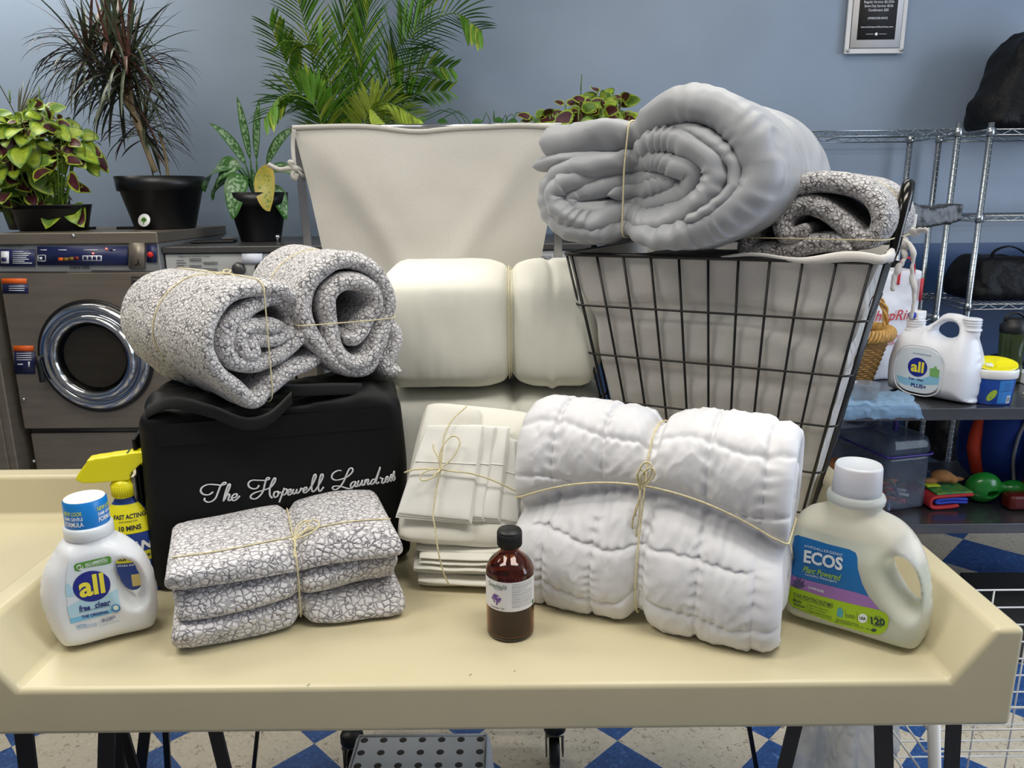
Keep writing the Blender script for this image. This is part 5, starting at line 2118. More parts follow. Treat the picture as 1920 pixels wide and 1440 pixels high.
face_text(t, g, '36 FL OZ (1.12 QT) 1.06 L', (474, 1196), (592, 1165), .0030, Y0 - .0009, cvA)
face_poly(t, [(456, 1160), (458, 1160), (462, 1210), (460, 1210)], Y0 - .0009, cvA, 0, g)
ellipse_px(t, g, 566, 1082, 32, 27, 0, Y0 - .0009, cvA)
newobj('label_lettering', g, ink('4d8fc4'), t, fixn=False)
g = G()
ellipse_px(t, g, 566, 1078, 18, 16, 0, Y0 - .0012, cvA)
ellipse_px(t, g, 322, 806, 22, 19, 0, Y0 - .0012, cvA)
face_text(t, g, 'RECOMMENDED', (360, 790), (510, 752), .0042, Y0 - .0012, cvA, bold=.02)
face_text(t, g, 'DERMATOLOGIST', (415, 770), (490, 745), .0024, Y0 - .0012, cvA)
face_text(t, g, 'BRAND FOR SENSITIVE SKIN', (362, 803), (510, 768), .0024, Y0 - .0012, cvA)
newobj('label_lettering', g, ink('e8f3ea'), t, fixn=False)
g = G()
face_text(t, g, '#1', (306, 808), (338, 802), .0060, Y0 - .0015, cvA, bold=.04)
newobj('label_lettering', g, ink('4c8a34'), t, fixn=False)

# ---- yellow trigger spray behind it
t = thing('spray_bottle', 'blue stain remover bottle with a yellow trigger sprayer, beside the black bag', 'bottle', (-.663, 1.232, TZF + .001), R(14))
bl = mat('bottle_blue', '24418f', .28, var=.12, vscale=30)
prof = [(0, 0), (.046, 0), (.051, .006), (.0515, .05), (.049, .09), (.040, .125), (.028, .15), (.019, .163), (.0165, .168), (.0165, .178)]
g = G().lathe(catmull(prof, 60), 56)
g.v[-1] = g.v[-1] * np.array([1, .62, 1])
newobj('bottle_body', g, bl, t)


def rad_at(z):
    c = catmull(prof, 60)
    return float(np.interp(z, c[:, 1], c[:, 0]))


def wrap_pt(x, z, off=.0006):
    r = np.array([rad_at(q) for q in z])
    xx = np.clip(x / r, -1, 1)
    return np.stack([x, -(r * .62) * np.sqrt(1 - xx ** 2) - off, z], -1)


def wrap_patch(g, fx0, fx1, z0, z1, off):
    rows = []
    for z in np.linspace(z0, z1, 18):
        r = rad_at(z)
        xs = np.linspace(max(fx0(z), -r * .985), min(fx1(z), r * .985), 22)
        rows.append(wrap_pt(xs, np.full(22, z), off))
    g.grid(np.array(rows))


g = G()
wrap_patch(g, lambda z: -.05, lambda z: .05, .112, .160, .0008)
newobj('label', g, ink('e8df1c'), t, fixn=False)
g = G()
wrap_patch(g, lambda z: -.05, lambda z: .05, .062, .079, .0008)
newobj('label', g, ink('d3cf36'), t, fixn=False)
g = G()
f = lambda x, z: wrap_pt(x, z, .0014)
put_text(g, 'FAST ACTING', f, 0.008, .141, width=.048, height=.0075, bold=.03)
put_text(g, 'BEGINS WORKING AFTER', f, .006, .133, width=.028, height=.0028)
put_text(g, '10 MINS', f, .008, .122, width=.034, height=.0085, bold=.03)
put_text(g, 'LAUNDRY +', f, 0.005, .0705, width=.060, height=.0085, bold=.03)
newobj('label_lettering', g, ink('23243a'), t, fixn=False)
g = G()
put_text(g, 'CLEAN', f, 0.005, .090, width=.070, height=.0165, bold=.05, shear=.15)
put_text(g, 'STAIN REMOVER', f, .005, .058, width=.045, height=.0035)
newobj('label_lettering', g, ink('eef0f4'), t, fixn=False)
g = G()
wrap_patch(g, lambda z: .002, lambda z: .030, .018, .040, .0009)
newobj('label_cup_print', g, ink('c9b87a'), t, fixn=False)
YEL = mat('yellow_plastic', 'e6dc12', .33, var=.02)
g = G().lathe([(.0165, .172), (.0185, .174), (.0188, .196), (.016, .199), (.012, .204)], 36)
for k in range(36):
    a = 2 * PI * k / 36
    g.box((.0188 * math.cos(a), .0188 * math.sin(a), .185), (.0014, .0014, .020), rz=a)
sp = newobj('screw_collar', g, YEL, t)
# sprayer head silhouette in the x-z plane, nozzle to the right
hd = [(-.060, .204), (-.066, .208), (-.066, .215), (-.060, .224), (-.046, .241), (-.038, .245), (.050, .252), (.058, .252), (.060, .236), (.040, .232), (.026, .222), (.016, .212), (.013, .203), (-.012, .203)]
hdS = [tuple(q) for q in smooth_poly(hd, 60)]
gg = sdf_geo(lambda X, Y, Z: np.maximum(poly_sd(hdS, X[:, 0, :], Z[:, 0, :])[:, None, :], np.abs(Y) - .014 - .0 * Z) + .0, (-.075, -.02, .195), (.07, .02, .26), .0021)
newobj('sprayer_head', gg, YEL, t, smo=4)
g = G().box((.064, 0, .2445), (.010, .016, .014)).lathe([(.0035, 0), (.0035, .010)], 14, 0, (.069, 0, .2445), 'X')
newobj('nozzle', g, YEL, t, bev=.001)
g = G()
C_ = catmull([(.036, 0, .232), (.042, 0, .222), (.050, 0, .208), (.060, 0, .196), (.068, 0, .188)], 20)
g.tube(C_, np.linspace(.007, .003, 20), 10)
newobj('trigger', g, YEL, t)

# ---- amber bottle
t = thing('amber_bottle', 'brown glass oil bottle with black screw cap and white label, front centre', 'bottle', (-.006, 1.083, TZF + .0005))
AMB = glassy('amber_glass', '9a5518', .02, 1.0, 1.5)
pr = [(0, .0035), (.024, .002), (.032, .0), (.0362, .004), (.0370, .012), (.0370, .100), (.0355, .112), (.030, .122), (.021, .130), (.0150, .136), (.0138, .142), (.0138, .150)]
c1 = catmull(pr[2:], 60)
outer = [(0, .0035), (.024, .002)] + [tuple(q) for q in c1]
inner = [(max(0, r_ - .0028), max(h_, .006)) for r_, h_ in outer[::-1]]
g = G().lathe(outer + inner, 72, capped=False)
newobj('glass_body', g, AMB, t)
liq = [(0, .0065)] + [(max(0, r_ - .0031), h_) for r_, h_ in [(.032, .0065), (.0365, .010), (.0370, .014), (.0370, .030), (.0370, .0445)]] + [(0, .0445)]
newobj('oil', G().lathe(liq, 56), glassy('dark_oil', '241408', .05, .3, 1.46), t)
g = G().lathe([(.0140, .1445), (.0182, .145), (.0188, .147), (.0188, .168), (.0175, .1705), (0, .1705)], 48)
for k in range(48):
    a = 2 * PI * k / 48
    g.box((.0188 * math.cos(a), .0188 * math.sin(a), .157), (.001, .001, .019), rz=a)
newobj('cap', g, BLACK, t)


def cylp(off, a0=0):
    return lambda x, z: np.stack([(.0370 + off) * np.sin(a0 + x / .0370), -(.0370 + off) * np.cos(a0 + x / .0370), z], -1)


X, Z = np.meshgrid(np.linspace(-.060, .052, 50), np.linspace(.053, .101, 6), indexing='ij')
g = G().grid(cylp(.0004)(X.ravel(), Z.ravel()).reshape(50, 6, 3))
newobj('label', g, ink('e9e8ea'), t, fixn=False)
f = cylp(.0009)
g = G()
put_text(g, 'GreenHealth', f, -.021, .0935, width=.033, height=.0078, shear=.2)
newobj('label_lettering', g, ink('54705c'), t, fixn=False)
g = G()
put_text(g, 'Lavender Oil', f, -.021, .0575, width=.024, height=.0036)
put_text(g, 'essential oils', f, -.019, .0885, width=.014, height=.0018)
for k in range(13):
    put_text(g, ['INGREDIENTS Lavandula angustifolia', 'Directions Use with care', 'Keep out of reach of children and pets', 'avoid contact with eyes and mucous'][k % 4], f, .021 - (.006 if k in (3,) else 0), .0975 - k * .0031, width=.036 - (.012 if k in (3,) else 0), height=.0019)
newobj('label_lettering', g, ink('2c2c30'), t, fixn=False)
g = G()
for k in range(34):
    a, r_ = rnd.uniform(0, 6.3), rnd.uniform(0, 1)
    x, z = -.0215 + .0085 * r_ * math.cos(a), .0725 + .0095 * r_ * math.sin(a)
    pts = [(x + .0016 * math.cos(q), z + .0016 * math.sin(q)) for q in np.linspace(0, 6.28, 7)[:-1]]
    V = f(np.array([p[0] for p in pts]), np.array([p[1] for p in pts]))
    g.add(V, [tuple(range(6))])
newobj('flower_print', g, ink('6a3f9c'), t, fixn=False)
g = G()
ang = np.linspace(0, 2 * PI, 16, endpoint=False)
g.add(f(.043 + .0035 * np.cos(ang) * .8, .0585 + .0035 * np.sin(ang)), [tuple(range(16))])
newobj('green_seal', g, ink('3c7a45'), t, fixn=False)

# ---- translucent detergent jug (front right)
t = thing('detergent_jug', 'large translucent detergent jug with a blue, purple and lime label at the right front corner', 'jug', (.531, 1.088, TZF + .001), R(-36))
JUG = bpy.data.materials.new('frosted_jug')
JUG.use_nodes = True
b_ = JUG.node_tree.nodes['Principled BSDF']
for k_, v_ in (('Base Color', (.96, .97, .94, 1)), ('Roughness', .30), ('Transmission Weight', .62), ('IOR', 1.18), ('Subsurface Weight', .15), ('Subsurface Scale', .02)):
    b_.inputs[k_].default_value = v_
outE = smooth_poly([(-.085, .0), (-.103, .016), (-.109, .05), (-.104, .085), (-.098, .105), (-.103, .130), (-.098, .158), (-.080, .182), (-.048, .195), (-.01, .198), (.03, .196), (.058, .185), (.082, .160), (.098, .125), (.107, .085), (.109, .045), (.104, .014), (.088, .0), (.0, .0)], 110) * np.array([.97, 1])
holeE = smooth_poly([(.048, .128), (.056, .140), (.070, .137), (.083, .118), (.090, .092), (.091, .070), (.083, .066), (.068, .082), (.054, .105)], 50)
fE = jug_sdf(outE, holeE, .050, .026, (-.012, .037, .17, .214), wh=.022, tcap=lambda x, z: 1 - .35 * np.clip((z - .10) / .09, 0, 1) ** 2)
gg = sdf_geo(fE, (-.12, -.06, -.012), (.12, .06, .218), .0034)
for v in gg.v:
    v[:, 2] = np.maximum(v[:, 2], 0)
newobj('jug_body', gg, JUG, t, smo=3)
gg = sdf_geo(lambda X, Y, Z: np.maximum(fE(X, Y, Z) + .0065, Z - .128), (-.12, -.06, -.008), (.12, .06, .134), .0045)
for v in gg.v:
    v[:, 2] = np.maximum(v[:, 2], .004)
newobj('detergent_liquid', gg, glassy('pale_liquid', 'eef0d2', .2, .45, 1.25), t, smo=1)
g = G().lathe([(.0365, .205), (.041, .207), (.042, .214), (.040, .219), (.036, .221)], 48, 0, (-.012, 0, 0))
newobj('pouring_collar', g, JUG, t)
CAPM = mat('frosted_cap', 'd9dee6', .35, var=.01, Transmission_Weight=.25, Subsurface_Weight=.2)
g = G().lathe([(.0355, .214), (.0350, .230), (.0335, .262), (.0315, .266), (.030, .2645), (.028, .2625), (0, .2622)], 56, 0, (-.012, 0, 0))
newobj('cap', g, CAPM, t)
cvE = crop_uv(1420, 840, 3.4278)
YE = -.0506
SURF[t.name] = surf_of(outE, holeE, .050, .026, .022, lambda x, z: 1 - .35 * np.clip((z - .10) / .09, 0, 1) ** 2)
lab = [(213, 640), (225, 582), (250, 570), (300, 580), (450, 625), (590, 660), (628, 680), (640, 710), (645, 780), (672, 870), (715, 955), (785, 1040), (830, 1065), (846, 1100), (838, 1150), (815, 1185), (780, 1200), (700, 1192), (500, 1130), (330, 1065), (225, 1020), (200, 985), (195, 940), (196, 870), (205, 800)]


def clip_lab(test):
    return [p for p in lab if test(p)]


g = G()
face_poly(t, lab, YE, cvE, 0, g)
newobj('label', g, ink('1371b8'), t, fixn=False)
g = G()
face_poly(t, [(203, 813), (330, 852), (500, 895), (640, 930), (715, 955), (785, 1040), (640, 1015), (400, 950), (196, 880), (200, 840)], YE - .0005, cvE, 0, g)
newobj('purple_band', g, ink('a374bb'), t, fixn=False)
g = G()
face_poly(t, [(196, 880), (400, 950), (640, 1010), (785, 1042), (830, 1065), (846, 1100), (838, 1150), (815, 1185), (780, 1200), (700, 1192), (500, 1130), (330, 1065), (225, 1020), (200, 985), (195, 940)], YE - .0008, cvE, 0, g)
newobj('green_band', g, ink('a4c81c'), t, fixn=False)
g = G()
yo = YE - .0012
face_text(t, g, 'ECOS', (298, 695), (548, 750), .0205, yo, cvE, bold=.035)
face_text(t, g, 'HYPOALLERGENIC', (302, 633), (545, 694), .0042, yo, cvE, spacing=1.2)
face_text(t, g, 'Laundry Detergent', (308, 812), (512, 862), .0048, yo, cvE)
face_text(t, g, 'LAVENDER', (328, 893), (430, 925), .0042, yo, cvE, bold=.02)
ellipse_px(t, g, 677, 1095, 30, 30, 0, yo, cvE, 24)
newobj('label_lettering', g, ink('eef4f8'), t, fixn=False)
g = G()
face_text(t, g, 'Plant Powered', (292, 775), (538, 836), .0105, yo, cvE, shear=.35, bold=.015)
newobj('label_lettering', g, ink('a9d046'), t, fixn=False)
g = G()
face_text(t, g, 'STAIN FIGHTING ENZYMES', (232, 940), (486, 1016), .0068, yo, cvE, bold=.01)
face_text(t, g, '120', (728, 1108), (820, 1122), .0120, yo, cvE, bold=.05)
face_text(t, g, 'UP TO', (752, 1082), (795, 1088), .0030, yo, cvE)
face_text(t, g, 'LOADS', (742, 1137), (798, 1147), .0042, yo, cvE, bold=.02)
face_text(t, g, 'Made', (230, 975), (283, 990), .0055, yo, cvE, bold=.02)
face_text(t, g, 'Without', (230, 1000), (305, 1022), .0055, yo, cvE, bold=.02)
face_text(t, g, 'Synthetic Fragrance', (332, 1010), (455, 1048), .0036, yo, cvE)
face_text(t, g, 'Dyes  1,4-Dioxane', (332, 1027), (440, 1062), .0036, yo, cvE)
face_text(t, g, 'Never tested on animals', (330, 1044), (478, 1088), .0036, yo, cvE)
face_text(t, g, 'ULTIMATE', (572, 1072), (628, 1082), .0028, yo, cvE)
face_text(t, g, 'CERTIFIED', (572, 1084), (628, 1094), .0028, yo, cvE)
face_text(t, g, 'CONCENTRATED FORMULA', (505, 1100), (650, 1136), .0032, yo, cvE)
face_text(t, g, 'NET CONTENTS: 110 FL OZ  3.25 L', (500, 1114), (730, 1168), .0034, yo, cvE)
face_text(t, g, 'USA', (655, 1092), (698, 1098), .0048, yo - .0004, cvE, bold=.03)
for a, b2 in (((232, 958), (478, 1032)), ((228, 1022), (315, 1050)), ((330, 1056), (480, 1104))):
    face_poly(t, [a, b2, (b2[0], b2[1] + 2), (a[0], a[1] + 2)], yo, cvE, 0, g)
for x_, y_ in ((318, 998), (565, 1038), (640, 1055), (714, 1072)):
    face_poly(t, [(x_, y_), (x_ + 2, y_), (x_ + 2, y_ + 58), (x_, y_ + 58)], yo, cvE, 0, g)
face_poly(t, [(728, 1170), (745, 1158), (768, 1166), (760, 1180), (740, 1182)], yo, cvE, 0, g)
newobj('label_lettering', g, ink('28483c'), t, fixn=False)
g = G()
face_poly(t, [(512, 1045), (522, 1030), (530, 1022), (542, 1032), (552, 1050), (548, 1090), (512, 1082)], yo, cvE, 0, g)
newobj('badge', g, ink('4fa6b4'), t, fixn=False)
g = G()
for k in range(9):
    a = -.9 + k * .24
    x0, y0 = 262, 905
    x1, y1 = 262 + 60 * math.sin(a), 905 - (95 - 25 * abs(a)) * math.cos(a) * (1 if k % 2 else .75)
    nx, ny = math.cos(a) * 7, math.sin(a) * 7
    face_poly(t, [(x0, y0), ((x0 + x1) / 2 + nx, (y0 + y1) / 2 + ny), (x1, y1), ((x0 + x1) / 2 - nx, (y0 + y1) / 2 - ny)], yo - .0001 * k, cvE, 0, g)
newobj('lavender_print', g, ink('4d4370'), t, fixn=False)

# ================================================================= WIRE BASKET
BX, BY, BYAW = .462, 1.585, R(-28)
BH = .552
hwf = lambda z: .182 + (.282 - .182) * z / BH
hdf = lambda z: .125 + (.242 - .125) * z / BH
t = thing('wire_basket', 'tall tapered black wire laundry basket behind the white quilted comforter', 'basket', (BX, BY, TZF + .002), BYAW)


def bcorner(sx, sy, z, o=0):
    return ((hwf(z) + o) * sx, (hdf(z) + o) * sy, z)


def ring(z, r, g, o=0.0):
    pts = []
    rc = .022
    hw, hd = hwf(z) + o, hdf(z) + o
    for (sx, sy, a0) in ((1, -1, -90), (1, 1, 0), (-1, 1, 90), (-1, -1, 180)):
        for k in range(6):
            a = R(a0 + 18 * k)
            pts.append((sx * (hw - rc) + rc * math.cos(a), sy * (hd - rc) + rc * math.sin(a), z))
    g.tube(pts, r, 8, closed=True)


g = G()
ring(BH, .0042, g)
newobj('rim', g, BLACKM, t)
g = G()
zr = [.012, .065, .155, .253, .352, .452]
for z in zr:
    ring(z, .0021, g, .002)
NF, ND = 11, 9
for k in range(NF):
    s = -1 + 2 * (k + .35) / (NF - .3)
    for sy in (-1, 1):
        g.line((hwf(0.01) * s, hdf(.01) * sy, .01), (hwf(BH) * s, hdf(BH) * sy, BH), .0024 if 0 < k < NF - 1 else .003, 6)
    # bottom wires
    g.line((hwf(.01) * s, -hdf(.01), .006), (hwf(.01) * s, hdf(.01), .006), .0018, 4)
for k in range(ND):
    s = -1 + 2 * (k + .35) / (ND - .3)
    for sx in (-1, 1):
        g.line((hwf(0.01) * sx, hdf(.01) * s, .01), (hwf(BH) * sx, hdf(BH) * s, BH), .0024, 6)
newobj('wire_frame', g, BLACKM, t)
HM = mat('dark_chrome', '3a3836', .14, 1.0, var=.1)
for sx in (1, -1):
    g = G()
    x = sx * (hwf(BH) + .004)
    C_ = catmull([(x, -.070, BH - .012), (x + sx * .004, -.058, BH + .04), (x + sx * .010, -.035, BH + .098), (x + sx * .012, 0.0, BH + .122), (x + sx * .010, .035, BH + .098), (x + sx * .004, .058, BH + .04), (x, .070, BH - .012)], 50)
    rr_ = .0045 + .0075 * np.sin(np.linspace(0, PI, 50)) ** .6
    g.tube(C_, rr_, 12)
    newobj('handle', g, HM, t)

# liner
LIN = cloth('white_liner_cotton', 'cdc9c4', .95, .8, 3.5, .016, stretch=(1, 1, 2.2), fine=.45, weave=260)
t2 = thing('basket_liner', 'off-white cotton bag lining the wire basket with a tie string at its right corner', 'liner', (BX, BY, TZF + .002), BYAW)
NU, NV = 200, 60


def liner_pt(s, z):
    """s 0..4 round the perimeter from front-left; z height"""
    hw, hd = hwf(z) - .007, hdf(z) - .007
    k, f = int(s) % 4, s - int(s)
    rc = .035
    L4 = [((-hw, -hd), (hw, -hd)), ((hw, -hd), (hw, hd)), ((hw, hd), (-hw, hd)), ((-hw, hd), (-hw, -hd))]
    a, b = L4[k]
    return a[0] + (b[0] - a[0]) * f, a[1] + (b[1] - a[1]) * f


P = np.zeros((NU, NV, 3))
for i, s in enumerate(np.linspace(0, 4, NU, endpoint=False)):
    for j, z in enumerate(np.linspace(.02, BH + .001, NV)):
        x, y = liner_pt(s, z)
        zz = z / BH
        # sides pull in between the tied corners, and the left side hangs clear of the wires
        if x < 0:
            pull = .020 * (1 - math.exp(-((zz - 1.0) / .35) ** 2)) * min(1, (-x / hwf(z)) ** 2.2)
            x += pull + .016 * math.exp(-((zz - .78) / .12) ** 2) * min(1, (-x / hwf(z)) ** 4)
        r_ = math.hypot(x, y)
        x *= 1 - .012 * (1 - zz)
        P[i, j] = (x, y, z)
nn = P.copy()
amt = fnoise(nn * np.array([5, 5, 12]), 91, 2) * .006
fold = .011 * np.sin(P[..., 2] * 50 + 26 * P[..., 0] ** 2 + 5 * vnoise(P * 2.4, 3)) * np.clip((P[..., 0] + hwf(P[..., 2]) * .8) / .06, .1, 1) * np.clip((P[..., 2] - .22) / .2, 0, 1) * np.clip((BH - P[..., 2]) / .08, 0, 1)
d_ = P[..., :2] / (np.linalg.norm(P[..., :2], axis=-1, keepdims=True) + 1e-6)
inn = -(np.abs(amt) + np.maximum(fold, 0)) * np.clip((BH - P[..., 2]) / .03, 0.05, 1)
P[..., :2] += d_ * inn[..., None]
g = G()
g.grid(P, cu=True)
ins = P.copy()
ins[..., :2] -= d_ * .003
g.grid(ins, cu=True, flip=True)
newobj('cloth_bag', g, LIN, t2, fixn=False)
# hem folded over the rim
g = G()
hem = []
for s in np.linspace(0, 4, 160, endpoint=False):
    x, y = liner_pt(s, BH)
    k = 1 + .012 / .25
    hem.append((x * k, y * k, BH + .004 + .0015 * math.sin(s * 30)))
front = np.array(hem)
vis = []
for s in np.linspace(0.47, 1.0, 40):
    x, y = liner_pt(min(s, .999), BH)
    vis.append((x * 1.0, y - .009, BH + .004 + .004 * math.sin(s * 22)))
for s in np.linspace(1.02, 1.9, 20):
    x, y = liner_pt(s, BH)
    vis.append((x + .010, y, BH + .006 + .003 * math.sin(s * 9)))
vis = np.array(vis)
g.tube(catmull(vis, 120), (.0066 + .0016 * np.sin(np.linspace(0, 25, 120))) * np.clip(np.linspace(.05, 2.2, 120), 0, 1), 8, flat=1.5)
newobj('hem', g, LIN, t2, fixn=False)
g = G()
KN = np.array((hwf(BH) + .016, .175, BH + .004))
for pts, r_ in (([KN, KN + (.0, .01, .02), KN + (.03, .0, .030), KN + (.038, -.01, .030)], .008),
                ([KN + (-.0, 0, .01), KN + (.018, -.012, -.01), KN + (.022, -.014, -.06), KN + (.03, -.016, -.11), KN + (.026, -.016, -.150)], .0068),
                ([KN + (.0, 0, 0), KN + (.004, -.02, -.03), KN + (-.010, -.035, -.055), KN + (-.012, -.045, -.09)], .006)):
    C_ = catmull(pts, 40)
    w_ = r_ * (1 + .25 * np.sin(np.linspace(0, 14, 40)))
    w_[-4:] *= np.array([.95, .85, .7, .4])
    w_ = w_ * (1 + .22 * vnoise(np.stack([np.linspace(0, 9, 40)] * 3, -1), 5))
    C_ = C_ + .0025 * np.stack([vnoise(np.stack([np.linspace(0, 8, 40) + q] * 3, -1), 7 + q) for q in range(3)], -1)
    g.tube(C_, w_, 10, flat=.6)
g.lathe([(0, -.012), (.010, -.008), (.013, 0), (.010, .008), (0, .012)], 14, 0, tuple(KN))
newobj('tie_string', g, LIN, t2, fixn=False)
# laundry inside, carrying the bundles
t3 = thing('laundry_pile', 'light folded laundry filling the basket under the grey comforter', 'laundry', (BX, BY, TZF + .002), BYAW)
gg = sdf_geo(lambda X, Y, Z: sd_box(X, Y, Z, (0, 0, BH - .10), (hwf(BH - .1) - .035, hdf(BH - .1) - .035, .09), .04) + fnoise(np.stack([X, Y, Z], -1) * 12, 7, 2) * .006, (-.27, -.22, BH - .22), (.27, .22, BH + .02), .012)
newobj('cloth_pile', gg, LIN, t3, smo=2)
# black plastic bag end poking out past the handle
t4 = thing('plastic_bag', 'crumpled shiny black plastic bag sticking out behind the dark basket handle', 'bag', tuple(atY(1735, 405, 1.86)))
a, b = atY(1668, 396, 1.80), atY(1790, 398, 1.90)
c0 = t4.location


def fb(X, Y, Z):
    A, B = Vector(a) - c0, Vector(b) - c0
    f = np.clip((X - A.x) / (B.x - A.x), 0, 1)
    top = .016 + .004 * np.sin(f * 9)
    bot = .050 - .028 * f
    zc = A.z + (B.z - A.z) * f + (top - bot) / 2
    hh = (top + bot) / 2
    yc = A.y + (B.y - A.y) * f
    d = np.maximum(np.maximum(np.abs(Z - zc) - hh, np.abs(Y - yc) - .03), np.maximum(A.x - X, X - B.x))
    arm = sd_cap(X, Y, Z, (.815 - c0.x, 1.68 - c0.y, 1.414 - c0.z), (A.x + .03, A.y, A.z), .018)
    return smin(d, arm, .01) + fnoise(np.stack([X, Y, Z], -1) * 35, 9, 3) * .004


gg = sdf_geo(fb, (a.x - c0.x - .06, -.24, -.14), (b.x - c0.x + .02, .12, .09), .005)
newobj('bag_film', gg, mat('shiny_black_film', '07080a', .42, var=.3, bump=.5, bscale=50, bdist=.004), t4, smo=1)
g = G()
p = atY(1714, 418, 1.80)
slab(g, [atY(1709, 428, 1.793), atY(1717, 427, 1.793), atY(1720, 402, 1.793), atY(1713, 401, 1.793)], (0, -1, 0), .002)
newobj('white_tag', local_g(t4, g), WHITE_P, t4)

# ================================================================= CART WITH HANGING CLOTH
t = thing('laundry_cart', 'rolling metal garment cart with flat chrome uprights behind the table', 'cart', (-.2, 2.0, 0))
YC = 1.93
tl, trr = atY(556, 240, YC), atY(1052, 236, YC)
FLAT = mat('flat_bar_steel', 'a7a8aa', .22, .95, var=.06)


def bar3(g, a, b, w, th):
    a, b = np.array(tuple(a), float), np.array(tuple(b), float)
    d = (b - a) / np.linalg.norm(b - a)
    s = np.cross(d, (0, 1, 0))
    s /= np.linalg.norm(s)
    n_ = np.cross(s, d)
    v = [q + s * sx * w / 2 + n_ * sy * th / 2 for q in (a, b) for sx, sy in ((-1, -1), (1, -1), (1, 1), (-1, 1))]
    g.add(v, [(0, 1, 2, 3), (7, 6, 5, 4), (0, 4, 5, 1), (1, 5, 6, 2), (2, 6, 7, 3), (3, 7, 4, 0)])


for (u0, v0, u1, v1) in ((556, 245, 578, 465), (1040, 236, 1047, 500)):
    a, b = atY(u0, v0, YC), atY(u1, v1, YC)
    e = a + (b - a) * ((a.z - .16) / (a.z - b.z))
    g = G()
    bar3(g, a, e, .021, .008)
    newobj('upright', local_g(t, g), FLAT, t, bev=.0015)
    e2 = Vector((e.x, YC, .16))
g = G().tube([tuple(tl), tuple(trr)], .007, 12)
newobj('top_bar', local_g(t, g), CHROME, t)
g = G()
p = atY(558, 252, YC - .006)
newobj('bolt', local_g(t, G().lathe([(0, .012), (.006, .010), (.007, 0)], 14, 0, (p.x - .003, YC - .004, p.z - .004), 'Y')), CHROME, t)
xa, xb = -.44, .11
g = G()
for y in (YC, 2.40):
    g.tube([(xa, y, .155), (xb, y, .155)], .011, 10)
for x in (xa, xb):
    g.tube([(x, YC - .17, .155), (x, 2.40, .155)], .011, 10)
newobj('base_frame', local_g(t, g), FLAT, t)
for (x, y) in ((-.428, 1.74), (.105, 1.78), (-.43, 2.38), (.105, 2.38)):
    g = G().lathe([(.0, .158), (.026, .158), (.030, .150), (.030, .132), (.024, .126), (0, .126)], 28, 0, (x, y, 0))
    cst = newobj('caster', local_g(t, g), BLACK, t)
    g = G().box((x - .022, y + .01, .090), (.004, .045, .075)).box((x + .022, y + .01, .090), (.004, .045, .075)).box((x, y + .005, .123), (.048, .05, .006))
    newobj('fork', local_g(t, g), STEEL, cst)
    g = G().lathe([(.020, -.013), (.046, -.013), (.050, -.008), (.050, .008), (.046, .013), (.020, .013)], 36, 0, (x, y + .015, .051), 'X')
    newobj('wheel', local_g(t, g), BLACK, cst)

CLOTHH = cloth('white_hanging_cotton', 'b4b1ab', .95, .35, 4.5, .006, fine=.7, weave=260)
t = thing('hanging_cloth', 'off-white cotton laundry bag cloth draped from the cart rail, tied at its left corner', 'cloth', (tl.x, YC, tl.z))
NUc, NVc = 90, 70
P = np.zeros((NUc, NVc, 3))
for i in range(NUc):
    f = i / (NUc - 1)
    for j in range(NVc):
        h = j / (NVc - 1)
        # left edge runs from (549,240) to (640,600); right edge from (1050,240) to (990,600)
        ul, ur = 549 + 85 * h ** .95, 1052 - 62 * h ** 1.3
        vt = 237 - 3 * math.sin(PI * min(1, f * 2)) * (f < .5) + 8 * math.exp(-((f - .45) / .12) ** 2) - 4 * math.exp(-((f - .85) / .12) ** 2)
        vv = vt + (600 - vt) * h
        uu = ul + (ur - ul) * f
        sag = .05 * math.sin(PI * f) * h ** .8
        Yd = YC - .014 - .10 * h - sag
        q = atY(uu, vv, Yd)
        P[i, j] = tuple(q)
F_, H_ = np.meshgrid(np.linspace(0, 1, NUc), np.linspace(0, 1, NVc), indexing='ij')
fold = .009 * np.sin((F_ * 8 - H_ * 5.5)) * np.clip(H_ * 2.5, 0, 1) * np.exp(-((F_ - .18) / .22) ** 2)
fold += .012 * np.exp(-((F_ - .60 + .02 * H_) / .012) ** 2) * np.clip((H_ - .3) * 3, 0, 1) * .35
fold += .013 * np.exp(-(((F_ - .95) + .48 * H_) / .07) ** 2) * np.clip(H_ * 2, 0, 1)
fold += .012 * np.exp(-(((F_ - .05) - .42 * H_) / .07) ** 2) * np.clip(H_ * 2, 0, 1)
fold += fnoise(np.stack([F_ * 3, H_ * 3, 0 * F_], -1), 95, 2) * .005
P[..., 1] -= fold
g = G()
g.grid(P)
P2 = P.copy()
P2[..., 1] += .0025
g.grid(P2, flip=True)
newobj('cloth_panel', local_g(t, g), CLOTHH, t, fixn=False)
g = G()
top = P[:, 0].copy()
top[:, 1] -= .002
top[:, 2] -= .004
g.tube(top, .0065, 8, flat=1.0)
g2_ = [(a_[0], a_[1] + .02, a_[2] + .006) for a_ in top]
newobj('hem', local_g(t, g), CLOTHH, t, fixn=False)
g = G()
f_ = lambda L: [tuple(atY(u, v, y)) for u, v, y in L]
